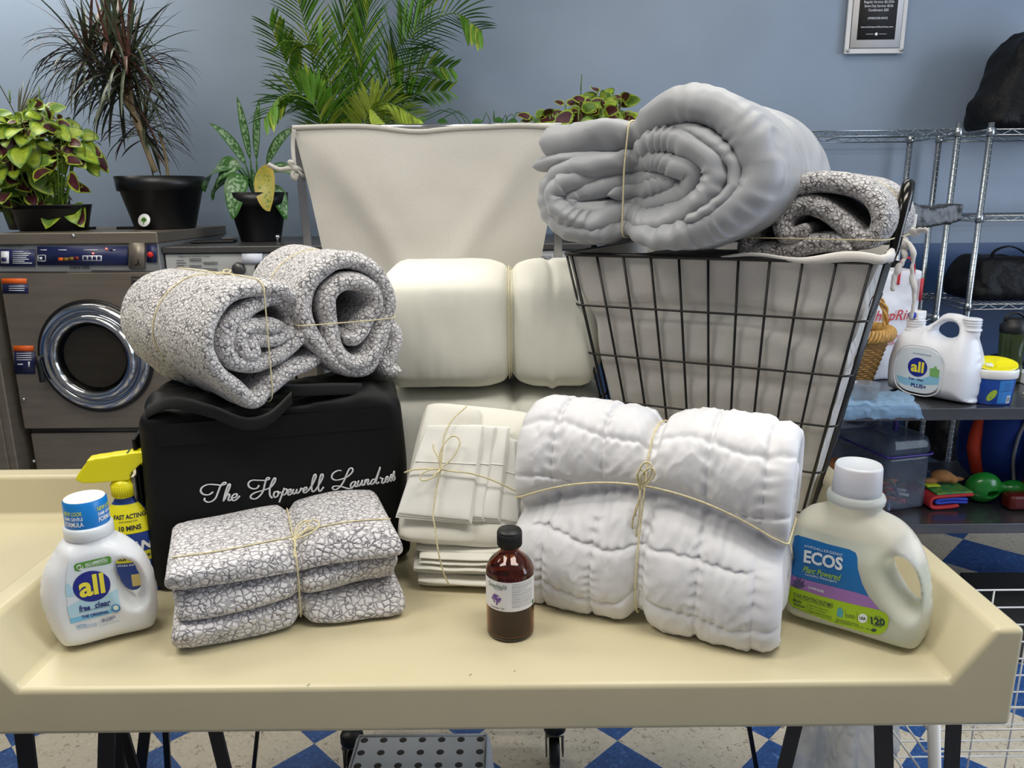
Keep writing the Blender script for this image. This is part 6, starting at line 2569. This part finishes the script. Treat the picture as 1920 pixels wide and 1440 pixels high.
for pts, r_ in ((((551, 243, 1.90), (549, 270, 1.90), (551, 300, 1.89), (553, 315, 1.89)), .0048), (((553, 315, 1.89), (540, 316, 1.88), (525, 318, 1.88), (510, 312, 1.88), (503, 308, 1.88)), .0055),
                (((553, 312, 1.89), (563, 318, 1.9), (575, 330, 1.93), (580, 340, 1.94)), .0042), (((553, 315, 1.89), (566, 328, 1.9), (578, 330, 1.93)), .0042), (((552, 316, 1.885), (548, 328, 1.88), (553, 336, 1.88), (557, 326, 1.88)), .005),
                (((552, 316, 1.885), (545, 308, 1.88), (543, 303, 1.88), (550, 306, 1.88)), .005)):
    g.tube(catmull(f_(pts), 24), r_, 8)
q = atY(553, 316, 1.885)
g.lathe([(0, -.008), (.007, -.005), (.009, 0), (.007, .005), (0, .008)], 12, 0, tuple(q))
newobj('tie_string', local_g(t, g), CLOTHH, t, fixn=False)

# grey step stool with round holes
p0, p1 = atZ(668, 1382, .24), atZ(918, 1382, .24)
t = thing('step_stool', 'grey plastic step stool with rows of dark round holes under the table', 'stool', ((p0.x + p1.x) / 2, p0.y - .13, 0))
w = (p1.x - p0.x)
g = G()
d_ = .28
top = [(-w / 2, d_ / 2), (w / 2, d_ / 2), (w / 2, -d_ / 2), (-w / 2, -d_ / 2)]
g.add([(x, y, .24) for x, y in top] + [(x * 1.12, y * 1.14, 0.0) for x, y in top] + [(x * 1.02, y * 1.03, .215) for x, y in top],
      [(3, 2, 1, 0), (0, 1, 9, 8), (1, 2, 10, 9), (2, 3, 11, 10), (3, 0, 8, 11), (8, 9, 5, 4), (9, 10, 6, 5), (10, 11, 7, 6), (11, 8, 4, 7)])
newobj('body', g, mat('grey_stool_plastic', 'c0c4c8', .45, var=.05), t, bev=.010)
g = G()
pts = [(-w / 2 + .008, d_ / 2 - .008, .241), (w / 2 - .008, d_ / 2 - .008, .241), (w / 2 - .008, -d_ / 2 + .008, .241), (-w / 2 + .008, -d_ / 2 + .008, .241)]
g.tube(pts, .004, 6, closed=True)
newobj('raised_border', g, mat('grey_stool_plastic', '90959c'), t)
for j in range(6):
    for i in range(7):
        x = -w / 2 + .022 + i * (w - .044) / 6
        y = d_ / 2 - .022 - j * .043
        newobj('hole', G().lathe([(0, .2402), (.0088, .2402), (.0094, .2398)], 20, 0, (x, y, 0)), mat('hole_shadow_grey', '3b3835', .8), t)

# clear plastic rubbish bag and white wire rack, low right
t = thing('plastic_bag', 'crumpled translucent white plastic bag hanging on the white rack under the table', 'bag', (.70, 1.42, 0))
A_, B_ = atZ(1690, 1420, .55), atZ(1840, 1400, .55)
gg = sdf_geo(lambda X, Y, Z: sd_ell(X, Y, Z, (0, 0, .40), (.115, .10, .30)) + np.abs(fnoise(np.stack([X * 18, Y * 18, Z * 9], -1), 61, 3)) * .022, (-.17, -.15, .02), (.17, .15, .76), .009)
pb_ = bpy.data.materials.new('clear_bag_film')
pb_.use_nodes = True
bb = pb_.node_tree.nodes['Principled BSDF']
for k_, v_ in (('Base Color', (.72, .74, .76, 1)), ('Roughness', .18), ('Transmission Weight', .5), ('IOR', 1.15), ('Alpha', .75)):
    bb.inputs[k_].default_value = v_
newobj('bag_film', gg, pb_, t, smo=0)
t = thing('wire_rack', 'white coated wire basket rack standing past the right end of the table', 'rack', (1.0, 1.30, 0))
WW = mat('white_coated_wire', 'e4e4e2', .35, var=.02)
g = G()
x0, x1, y0, y1 = 0.745, 1.30, 1.20, 1.62
for k in range(12):
    z = .12 + k * .045
    for a, b in (((x0, y0), (x1, y0)), ((x0, y1), (x1, y1)), ((x0, y0), (x0, y1))):
        g.line((*a, z), (*b, z), .0022, 5)
for k in range(7):
    x = x0 + (x1 - x0) * k / 6
    g.line((x, y1, .12), (x, y1, .615), .002, 5)
newobj('wire_panel', local_g(t, g), WW, t)
for (x, y) in ((x0, y0), (x1, y0), (x0, y1), (x1, y1)):
    g = G().tube([(x + (.09 if y == y0 else 0), y, 0), (x, y, .64)], .011, 10)
    newobj('leg', local_g(t, g), WW, t)

# ================================================================= THINGS ON THE STEEL TABLE
TT = TZ + .001
# big empty white jug
pj_ = atZ(1775, 764, TT)
t = thing('detergent_jug', 'big uncapped white detergent jug standing on the steel table, same blue oval label', 'jug', (1.430, 2.525, TT), R(-57))
t.scale = (1.03, 1.03, 1.07)
k_ = 1.0
outB = smooth_poly([(-.120, .0), (-.140, .02), (-.146, .08), (-.140, .14), (-.125, .185), (-.095, .205), (-.055, .212), (-.02, .235), (.01, .262), (.06, .262), (.095, .232), (.110, .205), (.128, .15), (.138, .08), (.132, .02), (.115, .0)], 110)
holeB = smooth_poly([(-.018, .205), (.005, .232), (.035, .240), (.058, .228), (.062, .205), (.04, .190), (.01, .188)], 50)
nkA, nkB = (-.085, .028, .18, .235), (.092, .026, .20, .258)
fB = jug_sdf(outB, holeB, .082, .05, nkA, wh=.03, tcap=lambda x, z: 1 - .62 * np.clip((z - .10) / .14, 0, 1) ** 1.3)
gg = sdf_geo(lambda X, Y, Z: smin(fB(X, Y, Z), np.maximum(np.hypot(X - nkB[0], Y) - nkB[1], np.maximum(nkB[2] - Z, Z - nkB[3])), .012), (-.155, -.09, -.012), (.150, .09, .275), .0048)
for v in gg.v:
    v[:, 2] = np.maximum(v[:, 2], 0)
newobj('jug_body', gg, mat('white_jug', 'dfe1e8', .35, var=.01), t, smo=3)
for (nx, nr, _, nz) in (nkA, nkB):
    g = G()
    for q in range(3):
        g.lathe([(nr - .001, -.003), (nr + .0025, 0), (nr - .001, .003)], 32, 0, (nx, 0, nz - .005 - q * .008), capped=False)
    g.lathe([(nr + .003, -.004), (nr + .004, 0), (nr - .001, .004)], 32, 0, (nx, 0, nz - .034), capped=False)
    newobj('neck_thread', g, mat('white_jug', 'dfe1e8'), t)
tap = newobj('dispenser_tap', G().box((-.085, .0, .247), (.036, .05, .026)).lathe([(0, .235), (.020, .235), (.020, .245), (0, .245)], 20, 0, (-.085, 0, 0)), WHITE_P, t, bev=.003)
newobj('tap_button', G().lathe([(0, .012), (.011, .010), (.012, 0)], 24, 0, (-.085, -.025, .248), 'Y'), mat('tap_blue', '1f34b4', .3), tap)
YB = -.0832
cvB = crop_uv(1560, 440, 4.236)
# the label sits on the broad face; a raised oval border surrounds it
g = G()
ang = np.linspace(0, 2 * PI, 60, endpoint=False)
pts = [(-.015 + .082 * np.sign(math.cos(a)) * abs(math.cos(a)) ** .7, -.0815, .088 + .078 * np.sign(math.sin(a)) * abs(math.sin(a)) ** .7) for a in ang]
g.tube(pts, .0022, 6, closed=True)
newobj('label_border', g, mat('white_jug', 'dfe1e8'), t)
g = G()
g.add([(-.015 + .074 * np.sign(math.cos(a)) * abs(math.cos(a)) ** .7, YB, .088 + .070 * np.sign(math.sin(a)) * abs(math.sin(a)) ** .7) for a in ang], [tuple(range(60))])
newobj('label', g, ink('dbe6ee'), t, fixn=False)
g = G()
g.add([(x, YB - .0003, z) for x, z in [(-.085, .062), (-.04, .058), (0, .064), (.03, .080), (.056, .082), (.054, .055), (.0, .045), (-.05, .035), (-.075, .04)]], [tuple(range(9))])
newobj('water_print', g, ink('8fc6e2'), t, fixn=False)
g = G()
g.add([(-.018 + .032 * math.cos(a), YB - .0006, .098 + .030 * math.sin(a)) for a in ang], [tuple(range(60))])
newobj('logo_oval', g, ink('1d2a8c'), t, fixn=False)
g = G()
put_text(g, 'all', flatfn(YB - .001), -.018, .099, width=.042, height=.034, bold=.03)
newobj('logo_lettering', g, ink('f1e441'), t, fixn=False)
g = G()
put_text(g, 'free  clear', flatfn(YB - .001), -.018, .060, width=.05, height=.008, bold=.02)
put_text(g, 'PLUS+', flatfn(YB - .001), -.008, .040, width=.05, height=.012, bold=.04)
put_text(g, 'RECOMMENDED BRAND', flatfn(YB - .001), -.008, .140, width=.06, height=.004)
newobj('label_lettering', g, ink('2b3a86'), t, fixn=False)
g = G()
g.add([(x, YB - .0008, z) for x, z in [(.024, .078), (.052, .076), (.054, .100), (.045, .104), (.040, .113), (.033, .104), (.022, .101)]], [tuple(range(7))])
newobj('green_badge', g, ink('7db36a'), t, fixn=False)

# blue tub with yellow lid
p = atZ(1862, 762, TT)
t = thing('detergent_tub', 'blue tub of laundry pods with white rim and yellow lid behind the big white jug', 'tub', (1.565, 2.43, TT), R(-8))
t.scale = (.84, .84, .86)
sq = np.array([1.0, .72, 1])
g = G().lathe([(0, 0), (.068, 0), (.071, .003), (.078, .10), (.078, .104)], 56)
g.v[-1] = g.v[-1] * sq
newobj('tub_body', g, mat('tub_blue', '1746a0', .3, var=.08), t)
g = G().lathe([(.0805, .100), (.084, .102), (.085, .128), (.082, .133), (.079, .134)], 56, capped=False)
g.v[-1] = g.v[-1] * sq
newobj('rim', g, WHITE_P, t)
g = G()
ang = np.linspace(0, 2 * PI, 56, endpoint=False)
rows = [[(r_ * .08 * math.cos(a), r_ * .08 * .72 * math.sin(a) + .002, h_ + .030 * (.5 + .5 * math.sin(a))) for a in ang] for r_, h_ in ((1.0, .132), (.98, .139), (.9, .137), (.001, .135))]
g.grid(np.array(rows), cv=True)
newobj('lid', g, mat('lid_yellow', 'f0e610', .3, var=.02), t)
g = G().box((-.035, -.030, .150), (.022, .02, .008), rx=.3)
newobj('lid_tab', g, mat('clear_white_tab', 'f2f2d8', .3), t)


def tubf(off):
    def r_(z):
        return .071 + .007 * z / .1 + off
    return lambda x, z: np.stack([r_(z) * np.sin(x / .075), -.72 * r_(z) * np.cos(x / .075), z], -1)


g = G()
X, Z = np.meshgrid(np.linspace(.0, .062, 14), np.linspace(.008, .096, 8), indexing='ij')
g.grid(tubf(.0006)(X.ravel(), Z.ravel()).reshape(14, 8, 3))
newobj('info_panel', g, ink('2d78bf'), t, fixn=False)
g = G()
for k in range(5):
    X, Z = np.meshgrid(np.linspace(.020, .052, 6), np.array([.085 - k * .006, .0835 - k * .006]), indexing='ij')
    g.grid(tubf(.0012)(X.ravel(), Z.ravel()).reshape(6, 2, 3))
put_text(g, 'DIRECTIONS FOR USE', tubf(.0012), .033, .055, width=.05, height=.004)
newobj('label_lettering', g, ink('173a7a'), t, fixn=False)
g = G()
X, Z = np.meshgrid(np.linspace(.036, .056, 6), np.array([.008, .036]), indexing='ij')
g.grid(tubf(.0014)(X.ravel(), Z.ravel()).reshape(6, 2, 3))
newobj('barcode_panel', g, ink('e8eaf0'), t, fixn=False)
g = G()
for k in range(9):
    w_ = .0006 + .0006 * (k % 3 == 0)
    X, Z = np.meshgrid(np.array([.038 + k * .0019, .038 + k * .0019 + w_]), np.array([.011, .033]), indexing='ij')
    g.grid(tubf(.0020)(X.ravel(), Z.ravel()).reshape(2, 2, 3))
newobj('barcode_bars', g, ink('20242c'), t, fixn=False)
g = G()
ang2 = np.linspace(0, 2 * PI, 24, endpoint=False)
g.add(tubf(.001)(-.022 + .014 * np.cos(ang2) + .010 * np.sin(ang2), .038 + .022 * np.sin(ang2)), [tuple(range(24))])
newobj('leaf_print', g, ink('9cb83a'), t, fixn=False)

# green flask
p = atZ(1895, 700, TT)
t = thing('drink_flask', 'tall olive green drinks flask with a black lid on the steel table', 'flask', (1.80, 2.72, TT))
newobj('flask_body', G().lathe(catmull([(.001, 0), (.038, 0), (.042, .01), (.042, .06), (.039, .10), (.042, .15), (.043, .185), (.040, .19)], 50), 40), mat('olive_translucent', '3c4a28', .12, var=.1, Transmission_Weight=.3), t)
newobj('lid', G().lathe([(.0435, .178), (.045, .182), (.045, .205), (.040, .212), (.034, .225), (.020, .232), (0, .232)], 36), BLACK, t)
newobj('carry_loop', G().tube(catmull([(-.03, 0, .215), (-.035, 0, .235), (0, 0, .25), (.03, 0, .235), (.028, 0, .215)], 24), .005, 8), BLACK, t)
# white paper at the edge
t = thing('paper_stack', 'white paper pad just entering at the right edge of the steel table', 'paper', (1.93, 2.66, TT))
newobj('pages', G().box((.0, 0, .02), (.20, .15, .04)), mat('paper_white', 'e6e8ee', .8), t, bev=.003)
t = thing('wrapper', 'small crumpled cream paper scrap on the steel table beyond the blue tub', 'wrapper', (1.765, 2.52, TT))
gg = sdf_geo(lambda X, Y, Z: sd_ell(X, Y, Z, (0, 0, .005), (.03, .015, .006)) + fnoise(np.stack([X, Y, Z], -1) * 90, 3, 2) * .002, (-.04, -.03, -.004), (.04, .03, .02), .0022)
newobj('paper', gg, mat('cream_paper', 'ddd3b4', .8), t)

# shopping bag
t = thing('shopping_bag', 'white reusable shopping bag with red handles and red lettering behind the wicker basket', 'bag', (1.315, 2.82, TT), R(10))
hw_, hd_, bh_ = .155, .075, .40


def fs(X, Y, Z):
    k = 1 + .04 * Z / bh_
    d = sd_box(X / k, Y, Z - bh_ / 2, (0, 0, 0), (hw_, hd_ * 1, bh_ / 2), .010)
    return d + fnoise(np.stack([X, Y, Z], -1) * 11, 66, 3) * .006


gg = sdf_geo(fs, (-.18, -.10, -.01), (.18, .10, bh_ + .01), .0065)
for v in gg.v:
    v[:, 2] = np.maximum(v[:, 2], 0)
newobj('bag_body', gg, mat('white_woven_plastic', 'dcdde2', .45, var=.03, bump=.3, bscale=30, bdist=.004), t, smo=1)
RD = mat('red_webbing', 'c02434', .6)
g = G()
for yy in (-.078, .03):
    g.tube(catmull([(.055, yy, bh_ - .05), (.056, yy, bh_), (.062, yy, bh_ + .035), (.085, yy, bh_ + .045), (.105, yy, bh_ + .030), (.112, yy, bh_), (.113, yy, bh_ - .05)] if yy < 0 else [(-.02, yy, bh_ - .03), (-.015, yy, bh_ + .012), (.0, yy, bh_ + .02), (.02, yy, bh_ + .012), (.03, yy, bh_ - .03)], 30), .009, 8, flat=.35)
newobj('handle', g, RD, t)
g = G()
fsb = flatfn(-.0835)
put_text(g, 'ShopRite', fsb, .045, .235, width=.19, height=.050, shear=.3, bold=.01)
put_text(g, 'Save time.', fsb, .04, .165, width=.10, height=.016)
put_text(g, 'Make a difference!', fsb, .045, .140, width=.16, height=.016)
newobj('bag_lettering', g, mat('red_print', 'b8323e', .6), t, fixn=False)
g = G()
g.box((.148, -.082, .33), (.012, .003, .08))
newobj('red_stripe', g, mat('red_print', 'b8323e', .6), t, fixn=False)


# wicker basket
t = thing('wicker_basket', 'honey-coloured woven wicker basket with a braided rim behind the wire basket', 'basket', (1.165, 2.63, TT))
g = G()
for k in range(22):
    z = .006 + k * .0085
    r_ = .078 + .05 * (k / 22) ** .9
    n_ = 72
    pts = [((r_ + .0035 * math.cos(18 * a + PI * k)) * math.cos(a), (r_ + .0035 * math.cos(18 * a + PI * k)) * math.sin(a), z) for a in np.linspace(0, 2 * PI, n_, endpoint=False)]
    g.tube(pts, .0042, 5, closed=True)
g.lathe([(0, .002), (.076, .002), (.078, .006)], 30)
newobj('woven_body', g, mat('wicker_brown', '9a7238', .6, var=.35, vscale=70), t)
g = G()
for k in range(4):
    pts = [((.135 + .014 * math.cos(16 * a + k * PI / 2)) * math.cos(a), (.135 + .014 * math.cos(16 * a + k * PI / 2)) * math.sin(a), .205 + .018 * math.sin(16 * a + k * PI / 2)) for a in np.linspace(0, 2 * PI, 200, endpoint=False)]
    g.tube(pts, .0055, 6, closed=True)
newobj('braided_rim', g, mat('wicker_honey', 'b98f4c', .55, var=.3, vscale=70), t)
g = G()
for k in range(3):
    C_ = catmull([(-.13, 0, .20), (-.11, 0, .30), (0, 0, .36), (.11, 0, .30), (.13, 0, .20)], 80)
    a = np.linspace(0, 22, 80) + k * 2.09
    C_ = C_ + np.stack([.005 * np.cos(a), .009 * np.sin(a), .005 * np.cos(a)], 1)
    g.tube(C_, .005, 6)
newobj('handle', g, mat('wicker_honey', 'b98f4c'), t)

# measuring cup on blue cloth
cp_ = atZ(1640, 757, TT + .015)
t = thing('cleaning_cloth', 'crumpled light blue cloth hanging over the left front corner of the steel table', 'cloth', (1.165, 2.42, TT))
N1, N2 = 60, 60
P = np.zeros((N1, N2, 3))
for i in range(N1):
    for j in range(N2):
        x = -.115 + .26 * i / 59
        y = .11 - .22 * j / 59
        yw = y + 2.42
        over = max(0, (TY0 - .003) - yw)
        z = .012 - over * .95
        yy = max(yw, TY0 - .006) - 2.42
        P[i, j] = (x * (1 + .0 * over) + .02 * math.sin(y * 30), yy, z)
nz_ = fnoise(P * np.array([22, 22, 22]) + 3, 71, 3)
P[..., 2] += np.abs(nz_) * .012
P[..., 1] -= np.abs(fnoise(P * 25, 72, 2)) * .008 * (P[..., 2] < .005)
ed = np.maximum(np.abs(P[..., 0] - .015) - .10, 0)
g = G()
g.grid(P)
P3 = P.copy()
P3[..., 2] -= .002
P3[..., 1] += .001
g.grid(P3, flip=True)
newobj('cloth_sheet', g, cloth('blue_rag', '7e9cba', .95, .6, 30, .004), t, fixn=False)
t = thing('measuring_cup', 'small clear plastic measuring cup standing on the blue cloth', 'cup', (1.145, 2.415, TT + .024))
newobj('cup_wall', G().lathe([(0, 0), (.036, 0), (.0385, .003), (.043, .045), (.044, .048), (.042, .048), (.0365, .004), (0, .003)], 40), mat('clear_polypropylene', 'd8dde2', .12, var=.0, Transmission_Weight=.85, Alpha=.55), t)

# ---- undershelf things
UZ = .447
t = thing('craft_box', 'clear blue-tinted plastic craft box with purple handle, full of crayons, on the undershelf', 'box', (1.31, 2.62, UZ), R(14))
CLB = mat('clear_blue_plastic', '8fa3bd', .15, var=.0, Transmission_Weight=.75, Alpha=.5)
g = G()
gg = sdf_geo(lambda X, Y, Z: sd_box(X, Y, Z, (0, 0, .10), (.085 + .006 * 1, .15, .10), .02), (-.11, -.17, -.01), (.11, .17, .215), .006)
newobj('box_body', gg, CLB, t, smo=1)
gg = sdf_geo(lambda X, Y, Z: np.maximum(sd_box(X, Y, Z, (0, 0, .235), (.092 - .0, .157, .045), .03) + .35 * np.clip(Z - .225, 0, 1) * (1), .198 - Z), (-.11, -.18, .19), (.11, .18, .29), .006)
newobj('lid', gg, CLB, t, smo=1)
g = G()
pts = []
for (sx, sy, a0) in ((1, -1, -90), (1, 1, 0), (-1, 1, 90), (-1, -1, 180)):
    for k in range(5):
        a = R(a0 + 22.5 * k)
        pts.append((sx * .075 + .020 * math.cos(a), sy * .140 + .020 * math.sin(a), .203))
g.tube(pts, .004, 6, closed=True)
newobj('rim_line', g, mat('purple_plastic', '3c2a86', .35), t)
g = G()
g.tube(catmull([(0, -.07, .268), (0, -.065, .305), (0, 0, .318), (0, .065, .305), (0, .07, .268)], 30), .008, 8)
newobj('handle', g, mat('purple_plastic', '3c2a86'), t)
cc = ['c0563a', 'b04a5a', '7a4a6a', 'd07a4a', '5a6a8a', 'a8a8a8', 'c86a50', '6a8a5a']
for k in range(22):
    g = G()
    a = rnd.uniform(0, PI)
    c_ = Vector((rnd.uniform(-.045, .045), rnd.uniform(-.13, -.02), .014 + rnd.uniform(0, .06)))
    d_ = Vector((math.cos(a), math.sin(a), rnd.uniform(-.3, .3))).normalized() * .035
    if c_.x + abs(d_.x) > .08 or c_.x - abs(d_.x) < -.08:
        d_.x *= .4
    cr_ = tag(newobj('crayon', G().tube([tuple(-d_), tuple(d_ * .8), tuple(d_)], [.005, .005, .002], 8), mat('crayon_' + cc[k % 8], cc[k % 8], .5)), 'wax crayon inside the clear craft box', 'crayon', 'crayons in the craft box')
    cr_.location = Matrix.LocRotScale(t.location, t.rotation_euler, None) @ (c_ + Vector((0, 0, .004)))
    cr_.rotation_euler = t.rotation_euler

t = thing('cardboard_box', 'brown cardboard box corner beside the clear craft box', 'box', (1.135, 2.50, UZ), R(14))
newobj('carton', G().box((0, 0, .08), (.07, .16, .16)), mat('cardboard', '8a5a34', .8, var=.1), t, bev=.002)
# folded play mat: red binding, blue / green layers
t = thing('play_mat', 'folded padded play mat with red edging and blue inner layers on the undershelf', 'mat', (1.515, 2.56, UZ), R(3))
t.scale = (.80, .80, .85)
tkm = .008
path = [(-.095, tkm + .004), (.06, tkm + .006), (.08, tkm + .012)]
for nm, pth, m_, Lm in (('outer_layer', [(.09, .062), (-.02, .058), (-.085, .052), (-.098, .030), (-.085, .010), (-.02, .010), (.03, .016)], mat('mat_red', 'b52a30', .8), .20),
                       ('inner_layer', [(.07, .040), (.0, .044), (-.06, .040), (-.072, .033), (-.06, .027), (.0, .030), (.07, .027)], mat('mat_blue', '2440b4', .7), .19)):
    P, S, V = sweep(pth, Lm, .0065 if nm[0] == 'o' else .0055, n=80, mside=10, endr=.004)
    newobj(nm, sweep_geo(P), m_, t)
P, S, V = sweep([(.088, .0715), (.0, .0690), (-.075, .066)], .19, .0045, n=40, mside=10, endr=.004)
newobj('green_top', sweep_geo(P), varieg('mat_green_pattern', '2f7a4a', '5c8a3a', 40, .5), t)
P, S, V = sweep([(-.02, .078), (-.05, .079), (-.085, .078)], .07, .004, n=20, mside=8, endr=.004)
newobj('yellow_patch', sweep_geo(P), mat('mat_yellow', 'a8b822', .7), t)
# plush on top
t = thing('plush_toy', 'small brown plush toy lying face down on the folded play mat', 'toy', (1.520, 2.57, UZ + .067))
t.scale = (.85, .85, .85)
gg = sdf_geo(lambda X, Y, Z: smin(smin(smin(sd_ell(X, Y, Z, (0, 0, .028), (.045, .035, .026)), sd_ell(X, Y, Z, (.035, -.02, .020), (.020, .020, .018)), .01), sd_ell(X, Y, Z, (.07, .005, .012), (.030, .012, .010)), .008), sd_ell(X, Y, Z, (-.055, -.015, .012), (.032, .013, .011)), .008), (-.10, -.06, -.004), (.115, .06, .065), .0035)
newobj('plush_body', gg, mat('plush_brown', '9a6c42', .95, var=.15), t, smo=1)
# soft book / package tilted
t = thing('toy_package', 'blue and white toy package leaning at a slant behind the play mat', 'package', (1.60, 2.80, UZ + .002), R(-20), ry=R(38))
newobj('card', G().box((0, 0, .008), (.19, .10, .012)), varieg('package_print', '2a4c8e', 'b9c3d6', 30, .55), t, bev=.002)
# backpack
BB = cloth('backpack_blue', '1c3f94', .6, .5, 12, .006, fine=.2)
t = thing('backpack', 'blue child backpack with grey piping, orange strap and orange mesh side under the steel table', 'backpack', (1.90, 2.74, UZ), R(0))
gg = sdf_geo(lambda X, Y, Z: sd_box(X, Y, Z, (0, .02, .165), (.19, .13, .17), .10) + fnoise(np.stack([X, Y, Z], -1) * 12, 6, 2) * .006, (-.22, -.15, -.01), (.22, .19, .36), .009)
for v in gg.v:
    v[:, 2] = np.clip(v[:, 2], 0, .360)
newobj('main_body', gg, BB, t, smo=2)
gg = sdf_geo(lambda X, Y, Z: sd_box(X, Y, Z, (.055, -.10, .145), (.125, .05, .13), .05) + fnoise(np.stack([X, Y, Z], -1) * 14, 16, 2) * .005, (-.09, -.17, 0), (.20, -.03, .30), .007)
newobj('front_pocket', gg, BB, t, smo=2)
g = G()
g.tube(catmull([(-.085, -.125, .02), (-.10, -.12, .16), (-.06, -.115, .29), (.05, -.12, .32), (.16, -.115, .28)], 50), .006, 8)
g.tube(catmull([(-.045, -.155, .02), (-.062, -.15, .14), (-.03, -.15, .25), (.06, -.155, .272), (.16, -.145, .245)], 50), .006, 8)
newobj('piping', g, mat('grey_piping', '9a9ca2', .5), t)
g = G()
g.tube(catmull([(-.175, -.05, .06), (-.198, -.04, .17), (-.165, -.03, .30)], 30), .017, 8, flat=1.6)
newobj('orange_mesh', g, mat('orange_mesh', 'd8401e', .7, bump=.8, bscale=300), t)
g = G()
g.tube(catmull([(.05, -.16, .235), (.062, -.165, .205), (.085, -.172, .16), (.125, -.17, .10)], 30), .009, 8, flat=.4)
newobj('strap', g, mat('orange_webbing', 'f06a28', .6), t)
newobj('buckle', G().box((.062, -.172, .210), (.028, .010, .03), ry=.3), mat('grey_buckle', '5a5a5e', .3), t, bev=.003)
# green hippo-like toy
t = thing('ride_toy', 'glossy green plastic animal toy in front of the backpack', 'toy', (1.705, 2.55, UZ))


def ft(X, Y, Z):
    d = sd_ell(X, Y, Z, (-.045, 0, .055), (.062, .042, .055))
    d = smin(d, sd_ell(X, Y, Z, (.055, -.01, .055), (.045, .032, .028)), .012)
    d = smin(d, sd_ell(X, Y, Z, (.095, -.01, .045), (.02, .022, .018)), .01)
    return np.maximum(d, -sd_ell(X, Y, Z, (-.03, -.03, .042), (.022, .03, .012)))


gg = sdf_geo(ft, (-.12, -.06, -.005), (.125, .06, .12), .0042)
newobj('toy_body', gg, mat('toy_green', '1f7a2c', .22, var=.03), t, smo=1)
t = thing('toy_block', 'dark red plastic toy piece beside the green animal toy', 'toy', (1.765, 2.49, UZ))
gg = sdf_geo(lambda X, Y, Z: sd_box(X, Y, Z, (0, 0, .028), (.062, .03, .028), .015), (-.08, -.05, -.005), (.08, .05, .07), .005)
newobj('toy_body', gg, mat('toy_dark_red', '5a1412', .35), t, smo=1)
# orange pumpkin-like jug
t = thing('toy_pail', 'translucent orange toy pail at the right edge of the undershelf', 'toy', (1.855, 2.46, UZ))
g = G().lathe(catmull([(.001, 0), (.058, 0), (.066, .012), (.064, .05), (.052, .09), (.030, .12), (.028, .14), (.034, .145)], 40), 40)
newobj('pail_body', g, mat('translucent_orange', 'd07010', .2, var=.05, Transmission_Weight=.4), t)
newobj('dark_clip', G().box((-.015, -.060, .075), (.008, .006, .05), ry=.1), BLACK, t, bev=.001)
t = thing('fabric_bundle', 'reddish brown cloth bundle behind the orange pail', 'cloth', (1.90, 2.545, UZ + .001))
gg = sdf_geo(lambda X, Y, Z: sd_box(X, Y, Z, (0, 0, .09), (.10, .035, .09), .03) + fnoise(np.stack([X, Y, Z], -1) * 20, 8, 2) * .008, (-.13, -.06, -.008), (.13, .06, .2), .007)
for v in gg.v:
    v[:, 2] = np.maximum(v[:, 2], 0)
newobj('cloth_body', gg, mat('rust_cloth', '5c2414', .9, var=.2), t, smo=1)

# ---- short labels on the parts that look different from the rest of their thing
PART_LABELS = {
    ('small white detergent bottle', 'cap'): 'bright blue cap with yellow and white lettering',
    ('small white detergent bottle', 'logo_oval'): 'dark blue oval behind the yellow word',
    ('blue stain remover', 'sprayer_head'): 'yellow trigger sprayer head',
    ('blue stain remover', 'trigger'): 'curved yellow trigger',
    ('brown glass', 'cap'): 'black ribbed screw cap',
    ('brown glass', 'label'): 'white paper label',
    ('large translucent', 'cap'): 'frosted white cap',
    ('large translucent', 'green_band'): 'lime green lower band of the label',
    ('large black canvas', 'script_lettering'): 'silver script lettering',
    ('large black canvas', 'fabric_tag'): 'small green fabric tag',
    ('tall tapered black', 'handle'): 'shiny dark metal loop handle',
    ('blue tub', 'lid'): 'yellow tilted lid',
    ('blue tub', 'rim'): 'white rim',
    ('white reusable', 'handle'): 'red webbing handle',
    ('clear blue-tinted', 'handle'): 'purple carrying handle',
    ('stainless front-loading', 'door'): 'round chrome door ring',
    ('stainless front-loading', 'start_button'): 'round red push button',
    ('stainless front-loading', 'warning_sticker'): 'orange warning sticker',
    ('spiky leaved', 'sticker'): 'round white sticker with a green tree',
    ('blue child backpack', 'strap'): 'orange strap',
    ('big uncapped', 'tap_button'): 'blue push button of the tap',
}
for o in bpy.data.objects:
    r_ = o
    while r_.parent:
        r_ = r_.parent
    if r_ is o or 'label' not in r_:
        continue
    for (pre, nm), lb_ in PART_LABELS.items():
        if r_['label'].startswith(pre) and o.name.split('.')[0] == nm:
            o['label'] = lb_
